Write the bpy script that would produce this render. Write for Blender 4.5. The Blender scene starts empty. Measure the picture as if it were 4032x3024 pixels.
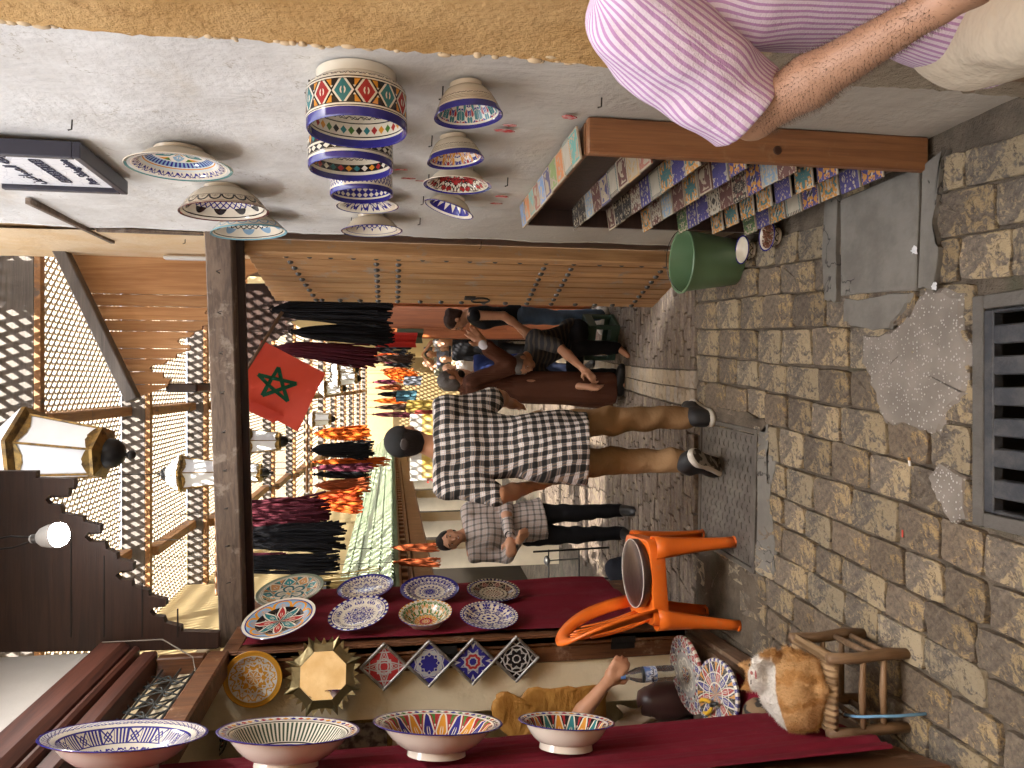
import bpy, math, random
import numpy as np
from mathutils import Vector, Matrix, Euler
PI = math.pi
random.seed(7)
scene = bpy.context.scene
COL = scene.collection
# ------------------------------------------------------------------ camera
FPX, HOR, CAMH = 2900.0, 1540.0, 1.69
PITCH = math.atan((2016 - HOR) / FPX)
CF = Vector((0, math.cos(PITCH), -math.sin(PITCH)))
CR = Vector((1, 0, 0))
CD = Vector((0, -math.sin(PITCH), -math.cos(PITCH)))
CC = Vector((0, 0, CAMH))
cam_d = bpy.data.cameras.new('camera')
cam = bpy.data.objects.new('camera', cam_d)
COL.objects.link(cam)
cam_d.sensor_width = 36.0
cam_d.lens = FPX / 4032 * 36
cam_d.clip_start = 0.02
cam_d.clip_end = 500
mw = Matrix((CD, CR, -CF)).transposed().to_4x4()     # held in portrait: picture left is up
mw.translation = CC
cam.matrix_world = mw
scene.camera = cam
# ------------------------------------------------------------------ sky, sun, exposure
SUN_EL, SUN_AZ = math.radians(60), math.radians(160)   # azimuth clockwise from +Y: behind the viewer
world = bpy.data.worlds.new('World')
scene.world = world
world.use_nodes = True
wt = world.node_tree
wt.nodes.clear()
sky = wt.nodes.new('ShaderNodeTexSky')
sky.sky_type = 'NISHITA'
sky.sun_disc = False
sky.sun_elevation = SUN_EL
sky.sun_rotation = SUN_AZ
sky.dust_density = 4.0
sky.air_density = 1.0
hs = wt.nodes.new('ShaderNodeHueSaturation')
hs.inputs['Saturation'].default_value = 0.28
wb = wt.nodes.new('ShaderNodeBackground')
wb.inputs['Strength'].default_value = 0.15
wo = wt.nodes.new('ShaderNodeOutputWorld')
wt.links.new(sky.outputs[0], hs.inputs['Color'])
wt.links.new(hs.outputs[0], wb.inputs['Color'])
wt.links.new(wb.outputs[0], wo.inputs['Surface'])
sd = bpy.data.lights.new('sun', 'SUN')
sd.energy = 5.0
sd.angle = math.radians(0.5)
sd.color = (1.0, 0.93, 0.82)
sun = bpy.data.objects.new('sun', sd)
COL.objects.link(sun)
sv = Vector((math.sin(SUN_AZ) * math.cos(SUN_EL), math.cos(SUN_AZ) * math.cos(SUN_EL), math.sin(SUN_EL)))
sun.rotation_euler = sv.to_track_quat('Z', 'Y').to_euler()
sun.location = (0, 0, 30)
scene.view_settings.view_transform = 'Standard'
scene.view_settings.look = 'None'
scene.view_settings.gamma = 1.0
scene.view_settings.exposure = 3.0
scene.render.engine = 'CYCLES'
scene.cycles.max_bounces = 6
scene.cycles.diffuse_bounces = 3
scene.cycles.transparent_max_bounces = 8
scene.cycles.use_adaptive_sampling = True
scene.cycles.adaptive_threshold = .03
scene.cycles.caustics_reflective = False
scene.cycles.caustics_refractive = False
scene.cycles.sample_clamp_indirect = 6
# ------------------------------------------------------------------ measuring: a photo pixel to a point of the place
def ray(X, Y): return CF + (X - 2016) / FPX * CD - (Y - 1512) / FPX * CR
def atY(X, Y, y): d = ray(X, Y); return CC + d * (y / d.y)
def atX(X, Y, x): d = ray(X, Y); return CC + d * (x / d.x)
def atW(X, Y, off=0.0):          # onto the white wall, which runs very slightly askew
    d = ray(X, Y); return CC + d * ((.8324 - off) / (d.x + .02 * d.y))
def atZ(X, Y, z=0.0): d = ray(X, Y); return CC + d * ((z - CAMH) / d.z)
_gy = [-20, 3.9, 5.0, 6.2, 8, 14, 28, 60]
_gz = [0, 0, -.19, -.37, -.44, -.66, -1.5, -3.2]
def zg(y): return float(np.interp(y, _gy, _gz))
def onG(X, Y):                       # pixel to the (sloping) ground
    d = ray(X, Y); t = 1.0
    for i in range(4000):
        p = CC + d * t
        if p.z <= zg(p.y): return p
        t += 0.01
    return p
# ------------------------------------------------------------------ shader expressions
class S:
    def __init__(s, t, v): s.t = t; s.v = v
    def _b(a, op, b=None, c=None):
        n = a.t.nodes.new('ShaderNodeMath'); n.operation = op
        for i, q in enumerate((a, b, c)):
            if q is None: continue
            if isinstance(q, S):
                if isinstance(q.v, (int, float)): n.inputs[i].default_value = q.v
                else: a.t.links.new(q.v, n.inputs[i])
            else: n.inputs[i].default_value = float(q)
        return S(a.t, n.outputs[0])
    def __add__(a, b): return a._b('ADD', b)
    __radd__ = __add__
    def __sub__(a, b): return a._b('SUBTRACT', b)
    def __rsub__(a, b): return S(a.t, float(b))._b('SUBTRACT', a)
    def __mul__(a, b): return a._b('MULTIPLY', b)
    __rmul__ = __mul__
    def __truediv__(a, b): return a._b('DIVIDE', b)
    def __rtruediv__(a, b): return S(a.t, float(b))._b('DIVIDE', a)
    def __neg__(a): return a * -1
    def sin(a): return a._b('SINE')
    def cos(a): return a._b('COSINE')
    def abs(a): return a._b('ABSOLUTE')
    def fr(a): return a._b('FRACT')
    def fl(a): return a._b('FLOOR')
    def sqrt(a): return a._b('SQRT')
    def pow(a, b): return a._b('POWER', b)
    def mn(a, b): return a._b('MINIMUM', b)
    def mx(a, b): return a._b('MAXIMUM', b)
    def gt(a, b): return a._b('GREATER_THAN', b)
    def lt(a, b): return a._b('LESS_THAN', b)
    def bt(a, lo, hi): return a.gt(lo) * a.lt(hi)          # between
    def tri(a, n=1): return ((a * n).fr() - .5).abs() * 2   # triangle wave
class Nn:
    def __init__(s, t): s.t = t; s._tc = None
    def new(s, typ): return s.t.nodes.new(typ)
    def tc(s, k='Object'):
        if s._tc is None: s._tc = s.new('ShaderNodeTexCoord')
        return s._tc.outputs[k]
    def xyz(s, v=None):
        n = s.new('ShaderNodeSeparateXYZ'); s.t.links.new(v or s.tc(), n.inputs[0])
        return [S(s.t, o) for o in n.outputs]
    def vec(s, x, y, z):
        n = s.new('ShaderNodeCombineXYZ')
        for i, q in enumerate((x, y, z)):
            if isinstance(q, S): s.t.links.new(q.v, n.inputs[i])
            else: n.inputs[i].default_value = q
        return n.outputs[0]
    def scl(s, sx, sy, sz, v=None):
        n = s.new('ShaderNodeVectorMath'); n.operation = 'MULTIPLY'
        s.t.links.new(v or s.tc(), n.inputs[0]); n.inputs[1].default_value = (sx, sy, sz)
        return n.outputs[0]
    def atan2(s, y, x): return y._b('ARCTAN2', x)
    def noise(s, scale=5, detail=3, rough=.5, v=None, dist=0):
        n = s.new('ShaderNodeTexNoise'); s.t.links.new(v or s.tc(), n.inputs['Vector'])
        n.inputs['Scale'].default_value = scale; n.inputs['Detail'].default_value = detail
        n.inputs['Roughness'].default_value = rough; n.inputs['Distortion'].default_value = dist
        return S(s.t, n.outputs['Fac'])
    def voro(s, scale=5, v=None, feat='F1', out='Distance', rnd=1):
        n = s.new('ShaderNodeTexVoronoi'); s.t.links.new(v or s.tc(), n.inputs['Vector'])
        n.feature = feat; n.inputs['Scale'].default_value = scale; n.inputs['Randomness'].default_value = rnd
        return S(s.t, n.outputs[out])
    def rnd(s): return S(s.t, s.new('ShaderNodeObjectInfo').outputs['Random'])
    def isl(s): return S(s.t, s.new('ShaderNodeNewGeometry').outputs['Random Per Island'])
    def ss(s, a, lo, hi):           # smooth ramp 0..1
        n = s.new('ShaderNodeMapRange'); n.interpolation_type = 'SMOOTHSTEP'
        s.t.links.new(a.v, n.inputs[0]); n.inputs[1].default_value = lo; n.inputs[2].default_value = hi
        return S(s.t, n.outputs[0])
    def mix(s, f, a, b, mode='MIX'):
        n = s.new('ShaderNodeMix'); n.data_type = 'RGBA'; n.blend_type = mode
        for k, q in ((0, f), (6, a), (7, b)):
            if isinstance(q, S): s.t.links.new(q.v, n.inputs[k])
            elif k == 0: n.inputs[0].default_value = q
            elif isinstance(q, tuple): n.inputs[k].default_value = (*q[:3], 1)
            else: s.t.links.new(q, n.inputs[k])
        return n.outputs[2]
    def scale_col(s, c, f):         # colour times a value
        n = s.new('ShaderNodeVectorMath'); n.operation = 'SCALE'
        if isinstance(c, tuple): n.inputs[0].default_value = c[:3]
        else: s.t.links.new(c, n.inputs[0])
        s.t.links.new(f.v, n.inputs['Scale'])
        return n.outputs[0]
MATS = {}
def mat(name, fn=None, col=(.5, .5, .5), rough=.6, metal=0, var=.12, vs=9, bump=.0, bs=60, spec=.5, trans=0, emit=None, coat=0, sss=0):
    """fn(n) may return a colour or (colour, bump height S, bump strength[, distance])"""
    if name in MATS: return MATS[name]
    m = bpy.data.materials.new(name); m.use_nodes = True
    t = m.node_tree; t.nodes.clear()
    o = t.nodes.new('ShaderNodeOutputMaterial'); b = t.nodes.new('ShaderNodeBsdfPrincipled')
    t.links.new(b.outputs[0], o.inputs[0])
    n = Nn(t); h = None; st = .5; ds = .01
    b.inputs['Roughness'].default_value = rough; b.inputs['Metallic'].default_value = metal
    b.inputs['Specular IOR Level'].default_value = spec
    b.inputs['Transmission Weight'].default_value = trans
    b.inputs['Coat Weight'].default_value = coat
    b.inputs['Coat Roughness'].default_value = .08
    if fn:
        r = fn(n)
        if isinstance(r, tuple) and len(r) in (3, 4) and isinstance(r[1], S):
            c, h, st = r[:3]; ds = r[3] if len(r) > 3 else .01
        else: c = r
    else:
        c = col
        if var: c = n.scale_col(col, n.noise(vs, 4) * (2 * var) + (1 - var))
        if bump: h = n.noise(bs, 4); st = bump
    if isinstance(c, tuple): b.inputs['Base Color'].default_value = (*c[:3], 1)
    else: t.links.new(c.v if isinstance(c, S) else c, b.inputs['Base Color'])
    if h is not None:
        bp = t.nodes.new('ShaderNodeBump'); bp.inputs['Strength'].default_value = st; bp.inputs['Distance'].default_value = ds
        t.links.new(h.v, bp.inputs['Height']); t.links.new(bp.outputs[0], b.inputs['Normal'])
    if emit:
        b.inputs['Emission Color'].default_value = (*emit[:3], 1); b.inputs['Emission Strength'].default_value = emit[3]
    MATS[name] = m
    return m
# ------------------------------------------------------------------ meshes
class MB:
    def __init__(s): s.v = []; s.f = []
    def add(s, vs, fs):
        o = len(s.v); s.v += [tuple(q) for q in vs]; s.f += [tuple(i + o for i in q) for q in fs]; return s
    def box(s, a, b, M=None):
        (x0, y0, z0), (x1, y1, z1) = a, b
        vs = [(x0, y0, z0), (x1, y0, z0), (x1, y1, z0), (x0, y1, z0), (x0, y0, z1), (x1, y0, z1), (x1, y1, z1), (x0, y1, z1)]
        if M: vs = [M @ Vector(q) for q in vs]
        return s.add(vs, [(0, 3, 2, 1), (4, 5, 6, 7), (0, 1, 5, 4), (1, 2, 6, 5), (2, 3, 7, 6), (3, 0, 4, 7)])
    def bbox(s, a, b, c=.006, M=None):      # box with chamfered edges
        a = np.minimum(a, b); b2 = np.maximum(a, b) if False else b
        lo = np.minimum(np.array(a, float), np.array(b, float)); hi = np.maximum(np.array(a, float), np.array(b, float))
        lo = np.array(lo); c = min(c, (hi - lo).min() * .4)
        V = []; idx = {}
        for sx in (0, 1):
            for sy in (0, 1):
                for sz in (0, 1):
                    for ax in range(3):
                        p = [(lo[k] if (sx, sy, sz)[k] == 0 else hi[k]) for k in range(3)]
                        for k in range(3):
                            if k != ax: p[k] += c if (sx, sy, sz)[k] == 0 else -c
                        idx[(sx, sy, sz, ax)] = len(V); V.append(M @ Vector(p) if M else tuple(p))
        F = []
        def q(l): F.append(tuple(idx[k] for k in l))
        for ax in range(3):
            o = [k for k in range(3) if k != ax]
            for sgn in (0, 1):
                l = []
                for (a1, b1) in ((0, 0), (1, 0), (1, 1), (0, 1)):
                    k = [0, 0, 0]; k[ax] = sgn; k[o[0]] = a1; k[o[1]] = b1; l.append((*k, ax))
                q(l)
            for (a1, b1) in ((0, 0), (1, 0), (1, 1), (0, 1)):   # edges along ax
                k0 = [0, 0, 0]; k1 = [0, 0, 0]
                k0[o[0]] = k1[o[0]] = a1; k0[o[1]] = k1[o[1]] = b1; k1[ax] = 1
                q([(*k0, o[0]), (*k1, o[0]), (*k1, o[1]), (*k0, o[1])])
        for sx in (0, 1):
            for sy in (0, 1):
                for sz in (0, 1): q([(sx, sy, sz, 0), (sx, sy, sz, 1), (sx, sy, sz, 2)])
        return s.add(V, F)
    def tube(s, pts, rad, n=8, cap=True, flat=1.0):
        pts = [Vector(p) for p in pts]; m = len(pts)
        if isinstance(rad, (int, float)): rad = [rad] * m
        vs = []; up = None
        for i in range(m):
            d = (pts[min(i + 1, m - 1)] - pts[max(i - 1, 0)]).normalized()
            if up is None:
                up = Vector((0, 0, 1)) if abs(d.z) < .9 else Vector((1, 0, 0))
            a = d.cross(up).normalized(); b = a.cross(d).normalized(); up = b
            for k in range(n):
                t = 2 * PI * k / n
                vs.append(pts[i] + (a * math.cos(t) + b * math.sin(t) * flat) * rad[i])
        fs = []
        for i in range(m - 1):
            for k in range(n):
                k2 = (k + 1) % n
                fs.append((i * n + k, i * n + k2, (i + 1) * n + k2, (i + 1) * n + k))
        if cap: fs += [tuple(range(n))[::-1], tuple(range((m - 1) * n, m * n))]
        return s.add(vs, fs)
    def lathe(s, prof, n=48, M=None):
        vs = []; fs = []; rows = []
        for (r, z) in prof:
            if r < 1e-6: rows.append([len(vs)]); vs.append(Vector((0, 0, z)))
            else:
                rows.append(list(range(len(vs), len(vs) + n)))
                vs += [Vector((r * math.cos(2 * PI * k / n), r * math.sin(2 * PI * k / n), z)) for k in range(n)]
        for a, b in zip(rows, rows[1:]):
            for k in range(n):
                k2 = (k + 1) % n
                if len(a) == 1 and len(b) == 1: continue
                if len(a) == 1: fs.append((a[0], b[k2], b[k]))
                elif len(b) == 1: fs.append((a[k], a[k2], b[0]))
                else: fs.append((a[k], a[k2], b[k2], b[k]))
        if M: vs = [M @ q for q in vs]
        return s.add(vs, fs)
    def prism(s, poly, h0, h1, M=None):      # polygon in XY extruded h0..h1 along Z
        n = len(poly)
        vs = [Vector((p[0], p[1], h0)) for p in poly] + [Vector((p[0], p[1], h1)) for p in poly]
        if M: vs = [M @ q for q in vs]
        fs = [tuple(range(n))[::-1], tuple(range(n, 2 * n))]
        for i in range(n):
            j = (i + 1) % n; fs.append((i, j, n + j, n + i))
        return s.add(vs, fs)
    def grid(s, fn, nu, nv, closeu=False):
        vs = [fn(i / (nu - (0 if closeu else 1)), j / (nv - 1)) for j in range(nv) for i in range(nu)]
        fs = []
        for j in range(nv - 1):
            for i in range(nu if closeu else nu - 1):
                i2 = (i + 1) % nu
                fs.append((j * nu + i, j * nu + i2, (j + 1) * nu + i2, (j + 1) * nu + i))
        return s.add(vs, fs)
    def sphere(s, c, r, n=12, m=8, M=None):
        r = (r, r, r) if isinstance(r, (int, float)) else r
        o = len(s.v); prof = [(math.sin(PI * i / m), -math.cos(PI * i / m)) for i in range(m + 1)]
        prof[0] = (0, -1); prof[-1] = (0, 1)
        T = Matrix.Translation(c) @ (M or Matrix.Identity(4)) @ Matrix.Diagonal((*r, 1))
        return s.lathe(prof, n, T)
    def mesh(s, name, smooth=None):
        me = bpy.data.meshes.new(name)
        me.from_pydata([tuple(q) for q in s.v], [], s.f); me.update()
        if smooth is not None:
            me.polygons.foreach_set('use_smooth', [True] * len(me.polygons))
            if smooth < 180: me.set_sharp_from_angle(angle=math.radians(smooth))
        return me
    def obj(s, name, m, parent=None, smooth=None, loc=None, rot=None, **tags):
        return obj(name, s.mesh(name, smooth), m, parent, loc, rot, **tags)
def obj(name, me, m, parent=None, loc=None, rot=None, **tags):
    o = bpy.data.objects.new(name, me)
    if m is not None and me is not None and not me.materials: me.materials.append(m)
    COL.objects.link(o)
    if parent is not None: o.parent = parent
    if loc is not None: o.location = loc
    if rot is not None: o.rotation_euler = rot
    for k, q in tags.items(): o[k] = q
    return o
def thing(name, label, category, loc=(0, 0, 0), rot=(0, 0, 0), group=None):
    o = bpy.data.objects.new(name, None); COL.objects.link(o)
    o.empty_display_size = .05
    o.location = loc; o.rotation_euler = rot
    o['label'] = label; o['category'] = category
    if group: o['group'] = group
    return o
def tags(label, category, group=None):
    d = dict(label=label, category=category)
    if group: d['group'] = group
    return d
def fixn(o):                                   # outward normals
    import bmesh
    bm = bmesh.new(); bm.from_mesh(o.data); bmesh.ops.recalc_face_normals(bm, faces=bm.faces); bm.to_mesh(o.data); bm.free(); return o
def frame(o, z, x=None):                       # matrix with origin o and Z axis z
    z = Vector(z).normalized(); x = Vector(x) if x is not None else (Vector((0, 0, 1)) if abs(z.z) < .9 else Vector((1, 0, 0)))
    y = z.cross(x).normalized(); x = y.cross(z).normalized()
    M = Matrix((x, y, z)).transposed().to_4x4(); M.translation = o
    return M
# ------------------------------------------------------------------ smooth bodies: blended round cones -> one continuous surface
def nvec(p): return np.array(p, float)
def blob(prims, res=.012, k=.03, cuts=(), disp=None, pad=.03):
    lo = np.array([9e9] * 3); hi = -lo
    for q in prims:
        if q[0] == 'c':
            for p, r in ((q[1], q[3]), (q[2], q[4])): lo = np.minimum(lo, nvec(p) - r); hi = np.maximum(hi, nvec(p) + r)
        elif q[0] == 'e':
            r = max(q[2]); lo = np.minimum(lo, nvec(q[1]) - r); hi = np.maximum(hi, nvec(q[1]) + r)
    lo -= pad; hi += pad
    ax = [np.arange(lo[i], hi[i] + res, res) for i in range(3)]
    f = np.full([len(a) for a in ax], 1.0, np.float32)
    for q in prims:
        kind = q[0]; sub = kind.startswith('-')
        if kind[-1] == 'c': pts = [nvec(q[1]), nvec(q[2])]; rr = max(q[3], q[4])
        else: pts = [nvec(q[1])]; rr = max(q[2])
        m = rr + 3 * k + 3 * res
        a = np.min(pts, 0) - m; b = np.max(pts, 0) + m
        sl = []; sub_ax = []
        for i in range(3):
            i0 = max(0, int((a[i] - lo[i]) / res)); i1 = min(len(ax[i]), int((b[i] - lo[i]) / res) + 2)
            sl.append(slice(i0, i1)); sub_ax.append(ax[i][i0:i1])
        if min(len(t) for t in sub_ax) == 0: continue
        P = np.stack(np.meshgrid(*sub_ax, indexing='ij'), -1)
        if kind[-1] == 'c':
            p0, p1 = nvec(q[1]), nvec(q[2]); d = p1 - p0; L = max(d @ d, 1e-9)
            t = np.clip(((P - p0) @ d) / L, 0, 1)
            fl = q[5] if len(q) > 5 else None
            w = P - (p0 + t[..., None] * d)
            if fl is not None: w = w / np.array(fl)
            g = np.sqrt((w * w).sum(-1)) - (q[3] + (q[4] - q[3]) * t)
        else:
            w = P - nvec(q[1]); r = nvec(q[2])
            if len(q) > 3 and q[3] is not None:
                Rm = np.array(Euler(q[3]).to_matrix()); w = w @ Rm
            l = np.sqrt(((w / r) ** 2).sum(-1)); g = (l - 1) * r.min() if False else (l - 1) * l / np.maximum(np.sqrt(((w / r ** 2) ** 2).sum(-1)), 1e-6)
        F0 = f[tuple(sl)]; kk = k
        if sub: F0 = np.maximum(F0, -g)
        else:
            h = np.clip(.5 + .5 * (g - F0) / kk, 0, 1); F0 = g * (1 - h) + F0 * h - kk * h * (1 - h)
        f[tuple(sl)] = F0
    if disp is not None or cuts:
        P = np.stack(np.meshgrid(*ax, indexing='ij'), -1)
        if disp is not None: f = f + disp(P).astype(np.float32)
        for c in cuts: f = np.maximum(f, ((P - nvec(c[0])) @ nvec(c[1])).astype(np.float32))
    f[0] = f[-1] = 1; f[:, 0] = f[:, -1] = 1; f[:, :, 0] = f[:, :, -1] = 1
    return nets(f, lo, res)
def nets(f, lo, res):
    s = f < 0
    cs = [(i, j, k) for i in (0, 1) for j in (0, 1) for k in (0, 1)]
    n = f.shape
    def c8(a, c): return a[c[0]:n[0] - 1 + c[0], c[1]:n[1] - 1 + c[1], c[2]:n[2] - 1 + c[2]]
    cnt = sum(c8(s, c).astype(np.int8) for c in cs)
    mask = (cnt > 0) & (cnt < 8)
    ijk = np.argwhere(mask); N = len(ijk)
    idx = np.full(mask.shape, -1, np.int64); idx[mask] = np.arange(N)
    val = np.stack([f[ijk[:, 0] + c[0], ijk[:, 1] + c[1], ijk[:, 2] + c[2]] for c in cs], 1)
    pos = np.zeros((N, 3)); num = np.zeros(N)
    for a in range(8):
        for b in range(a + 1, 8):
            if sum(abs(np.array(cs[a]) - np.array(cs[b]))) != 1: continue
            x = (val[:, a] < 0) != (val[:, b] < 0)
            t = np.where(x, val[:, a] / (val[:, a] - val[:, b] + 1e-12), 0)
            pos += np.where(x[:, None], np.array(cs[a]) + t[:, None] * (np.array(cs[b]) - np.array(cs[a])), 0); num += x
    V = lo + (ijk + pos / num[:, None]) * res
    F = []
    for ax in range(3):
        o1, o2 = (ax + 1) % 3, (ax + 2) % 3
        A = [slice(None)] * 3; B = [slice(None)] * 3; A[ax] = slice(0, -1); B[ax] = slice(1, None)
        d = s[tuple(A)] != s[tuple(B)]
        e = np.argwhere(d)
        e = e[(e[:, o1] > 0) & (e[:, o2] > 0) & (e[:, o1] < n[o1] - 1) & (e[:, o2] < n[o2] - 1)]
        if not len(e): continue
        q = []
        for (d1, d2) in ((-1, -1), (0, -1), (0, 0), (-1, 0)):
            c = e.copy(); c[:, o1] += d1; c[:, o2] += d2; q.append(idx[c[:, 0], c[:, 1], c[:, 2]])
        q = np.stack(q, 1)
        ins = s[e[:, 0], e[:, 1], e[:, 2]]
        q[~ins] = q[~ins][:, ::-1]
        F.append(q)
    return V, np.concatenate(F)
def bmesh_np(name, V, F, smooth=True):
    me = bpy.data.meshes.new(name)
    me.vertices.add(len(V)); me.vertices.foreach_set('co', np.asarray(V, np.float32).ravel())
    me.loops.add(F.size); me.loops.foreach_set('vertex_index', F.ravel().astype(np.int32))
    me.polygons.add(len(F)); me.polygons.foreach_set('loop_start', np.arange(0, F.size, F.shape[1], dtype=np.int32))
    me.update(calc_edges=True); me.validate()
    me.polygons.foreach_set('use_smooth', [smooth] * len(F))
    return me
def bobj(name, prims, m, parent=None, res=.012, k=.03, cuts=(), disp=None, loc=None, rot=None, **tg):
    V, F = blob(prims, res, k, cuts, disp)
    return obj(name, bmesh_np(name, V, F), m, parent, loc, rot, **tg)
def folds(amp, fx, fy, fz, seed=0):           # cloth folds as gentle offsets of a body surface
    r = np.random.RandomState(seed); ph = r.rand(6) * 6.28
    def fn(P):
        x, y, z = P[..., 0], P[..., 1], P[..., 2]
        return amp * (np.sin(fx * x + .6 * fz * z + ph[0] + 1.5 * np.sin(fz * .7 * z + ph[1])) * .5
                      + np.sin(fz * z + .5 * fx * x + fy * y + ph[2] + 1.3 * np.sin(fx * .8 * x + ph[3])) * .5)
    return fn
# ================================================================== surfaces
scene.cycles.use_denoising = True
def woodfn(c1, c2, ax='z', sc=1.0, wear=None, bst=.35):
    def fn(n):
        k = dict(x=(1.2, 22, 22), y=(22, 1.2, 22), z=(22, 22, 1.2))[ax]
        v = n.scl(*[q * sc for q in k])
        a = n.noise(1.0, 5, .6, v, 1.2); b = n.noise(5.0, 3, .6, v)
        r = n.rnd()
        g = n.ss(a * .7 + b * .3, .32, .68)
        c = n.mix(g, c1, c2)
        c = n.scale_col(c, r * .3 + .85)
        c = n.scale_col(c, n.noise(2.3, 3) * .5 + .75)
        if wear: c = n.mix(n.ss(n.noise(7, 5, .7), .56, .68), c, wear)
        return c, a + b * .4, bst, .004
    return fn
WOOD_OR = mat('orange pine', woodfn((.29, .125, .048), (.15, .058, .022), 'z', 1.0, (.33, .18, .09)), rough=.5)
WOOD_DOOR = mat('weathered door wood', woodfn((.50, .285, .125), (.30, .15, .06), 'z', 1.0, (.34, .26, .19)), rough=.6)
WOOD_PLANK = mat('pale cedar boards', woodfn((.55, .30, .13), (.33, .145, .05), 'z', .55), rough=.6)
WOOD_BEAM = mat('grey beam wood', woodfn((.17, .12, .085), (.07, .047, .035), 'x', 1.0, (.25, .2, .16)), rough=.7)
WOOD_GREY = mat('grey roof boards', woodfn((.15, .13, .115), (.085, .075, .07), 'x'), rough=.75)
WOOD_DARK = mat('dark and shaded boards', woodfn((.040, .017, .011), (.018, .008, .006), 'x'), rough=.5)  # dark timber; on the far right bracket it stands for shade
WOOD_RED = mat('red brown joinery', woodfn((.13, .042, .025), (.06, .02, .013), 'y'), rough=.5)
WOOD_STALL = mat('stall door wood', woodfn((.20, .082, .032), (.085, .032, .014), 'z', 1.2, (.3, .19, .12)), rough=.5)
WOOD_ROOF = mat('roof rafters', woodfn((.34, .17, .06), (.2, .09, .035), 'y', 1.0, (.12, .09, .07)), rough=.65)
WOOD_LAT = mat('lattice slats', col=(.46, .38, .28), rough=.75, var=.3, vs=6)
WOOD_DOOR2 = mat('orange shop door', woodfn((.33, .10, .03), (.23, .065, .02), 'z'), rough=.4)
def f_white(n):
    x, y, z = n.xyz()
    a = n.noise(3.2, 6, .65); b = n.noise(38, 4, .6); s = n.noise(1, 4, .6, n.scl(1, 26, 9))
    c = n.mix(n.ss(a, .35, .7), (.60, .575, .54), (.74, .725, .70))
    low = n.ss(z * -1 + a * .8, -1.75, -.35)
    c = n.mix(low * .8, c, (.34, .29, .22))
    c = n.mix(n.ss(n.noise(9, 5, .7), .60, .72) * n.ss(z * -1, -1.8, -.4) * .7, c, (.30, .245, .17))
    c = n.mix(n.ss(n.noise(16, 4, .6), .68, .74) * .55, c, (.36, .27, .17))
    st2 = n.ss(n.noise(1.3, 5, .65, n.scl(1, 1, 2.2)), .55, .75); c = n.mix(st2 * .5, c, (.48, .40, .29))
    cr = n.ss((n.noise(1.6, 6, .6, dist=.5) - .5).abs() + n.ss(n.noise(2.7, 1), .5, .42) * .1, .0006, .0025); c = n.mix(cr, (.46, .42, .36), c)
    m = n.ss(n.noise(2.0, 3), .35, .65)
    return c, b * m * .6 + s * .7 * (1 - m) + a * .9, .6, .014
PLASTER = mat('whitewashed plaster', f_white, rough=.9, spec=.2)
def f_ochre(n):
    a = n.noise(2.4, 6, .65); b = n.noise(55, 5, .65); p = n.voro(28, feat='SMOOTH_F1')
    c = n.mix(n.ss(a, .32, .68), (.47, .27, .095), (.60, .38, .165))
    c = n.mix(n.ss(n.noise(7, 5, .7), .58, .7) * .6, c, (.34, .18, .06))
    z = n.xyz()[2]; c = n.mix(n.ss(z + (n.noise(5, 5, .7) - .5) * .35, .93, .80), c, n.mix(a, (.20, .155, .105), (.36, .30, .22)))
    return c, b * .8 + a + p * .3, 1.0, .012
OCHRE = mat('ochre plaster', f_ochre, rough=.92, spec=.2)
CREAM = mat('cream plaster', col=(.78, .66, .45), rough=.9, var=.12, vs=5, bump=.5, bs=30)
BOUNCEWALL = mat('bounce tinted plaster', lambda n: (n.mix(n.ss(n.noise(4, 6, .65), .3, .7), (.66, .46, .25), (.72, .56, .37)), n.noise(30, 5), .4), rough=.9)  # warm bounced light is put into this plaster colour
LEFTWALL = mat('grey white plaster', col=(.52, .48, .43), rough=.9, var=.15, vs=4, bump=.4, bs=25)
FARWALL = mat('yellow far plaster', col=(.52, .40, .20), rough=.9, var=.15, vs=3)
IRON = mat('dark iron', col=(.035, .035, .036), rough=.45, metal=.7, var=.3, vs=30)
STUD = mat('stud iron', col=(.10, .095, .09), rough=.4, metal=.6, var=.3, vs=30)
# ================================================================== ground and paving
def f_stone(n):
    r = n.rnd(); i = n.isl()
    a = n.noise(11, 6, .7, dist=.6); b = n.noise(45, 5, .7); big = n.noise(2.2, 3)
    geo = n.new('ShaderNodeNewGeometry')
    c = n.mix(n.ss(b, .35, .65), n.mix(r, (.125, .094, .066), (.115, .098, .080)), n.mix(r, (.225, .170, .115), (.20, .168, .135)))
    fine = n.noise(26, 6, .75, dist=1.5)
    yel = n.ss(fine * .6 + a * .4 + (r - .5) * .10 + (big - .5) * .25, .50, .555)
    c = n.mix(yel * .85, c, n.mix(r, (.43, .29, .12), (.41, .33, .21)))
    dark = n.ss(n.noise(17, 6, .75, dist=1.0), .57, .64)
    c = n.mix(dark * .8, c, (.045, .036, .029))
    c = n.scale_col(c, (r * 7.3).fr() * .38 + .66)
    return c, a * .8 + b * .5 + fine * .5, 1.0, .016
STONE = mat('worn paving stone', f_stone, rough=.72, spec=.35)
def f_brick(n):
    r = n.rnd(); i = n.isl(); q = (r + i * 3.7).fr()
    b = n.noise(40, 5, .7); a = n.noise(9, 4, .6)
    c = n.mix(n.ss(b, .35, .65), (.115, .085, .066), (.19, .148, .112))
    c = n.mix(n.ss(a, .55, .62) * .6, c, (.25, .2, .13))
    return n.scale_col(c, q * .5 + .72), a + b * .5, .9, .01
BRICKP = mat('small paving brick', f_brick, rough=.75, spec=.3)
def f_gut(n):
    q = (n.rnd() + n.isl() * 3.1).fr(); b = n.noise(30, 5, .7)
    c = n.mix(q, (.33, .25, .155), (.26, .22, .18))
    return n.scale_col(c, b * .7 + .62), b, .6
GUTTER = mat('pale channel stone', f_gut, rough=.75)
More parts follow.
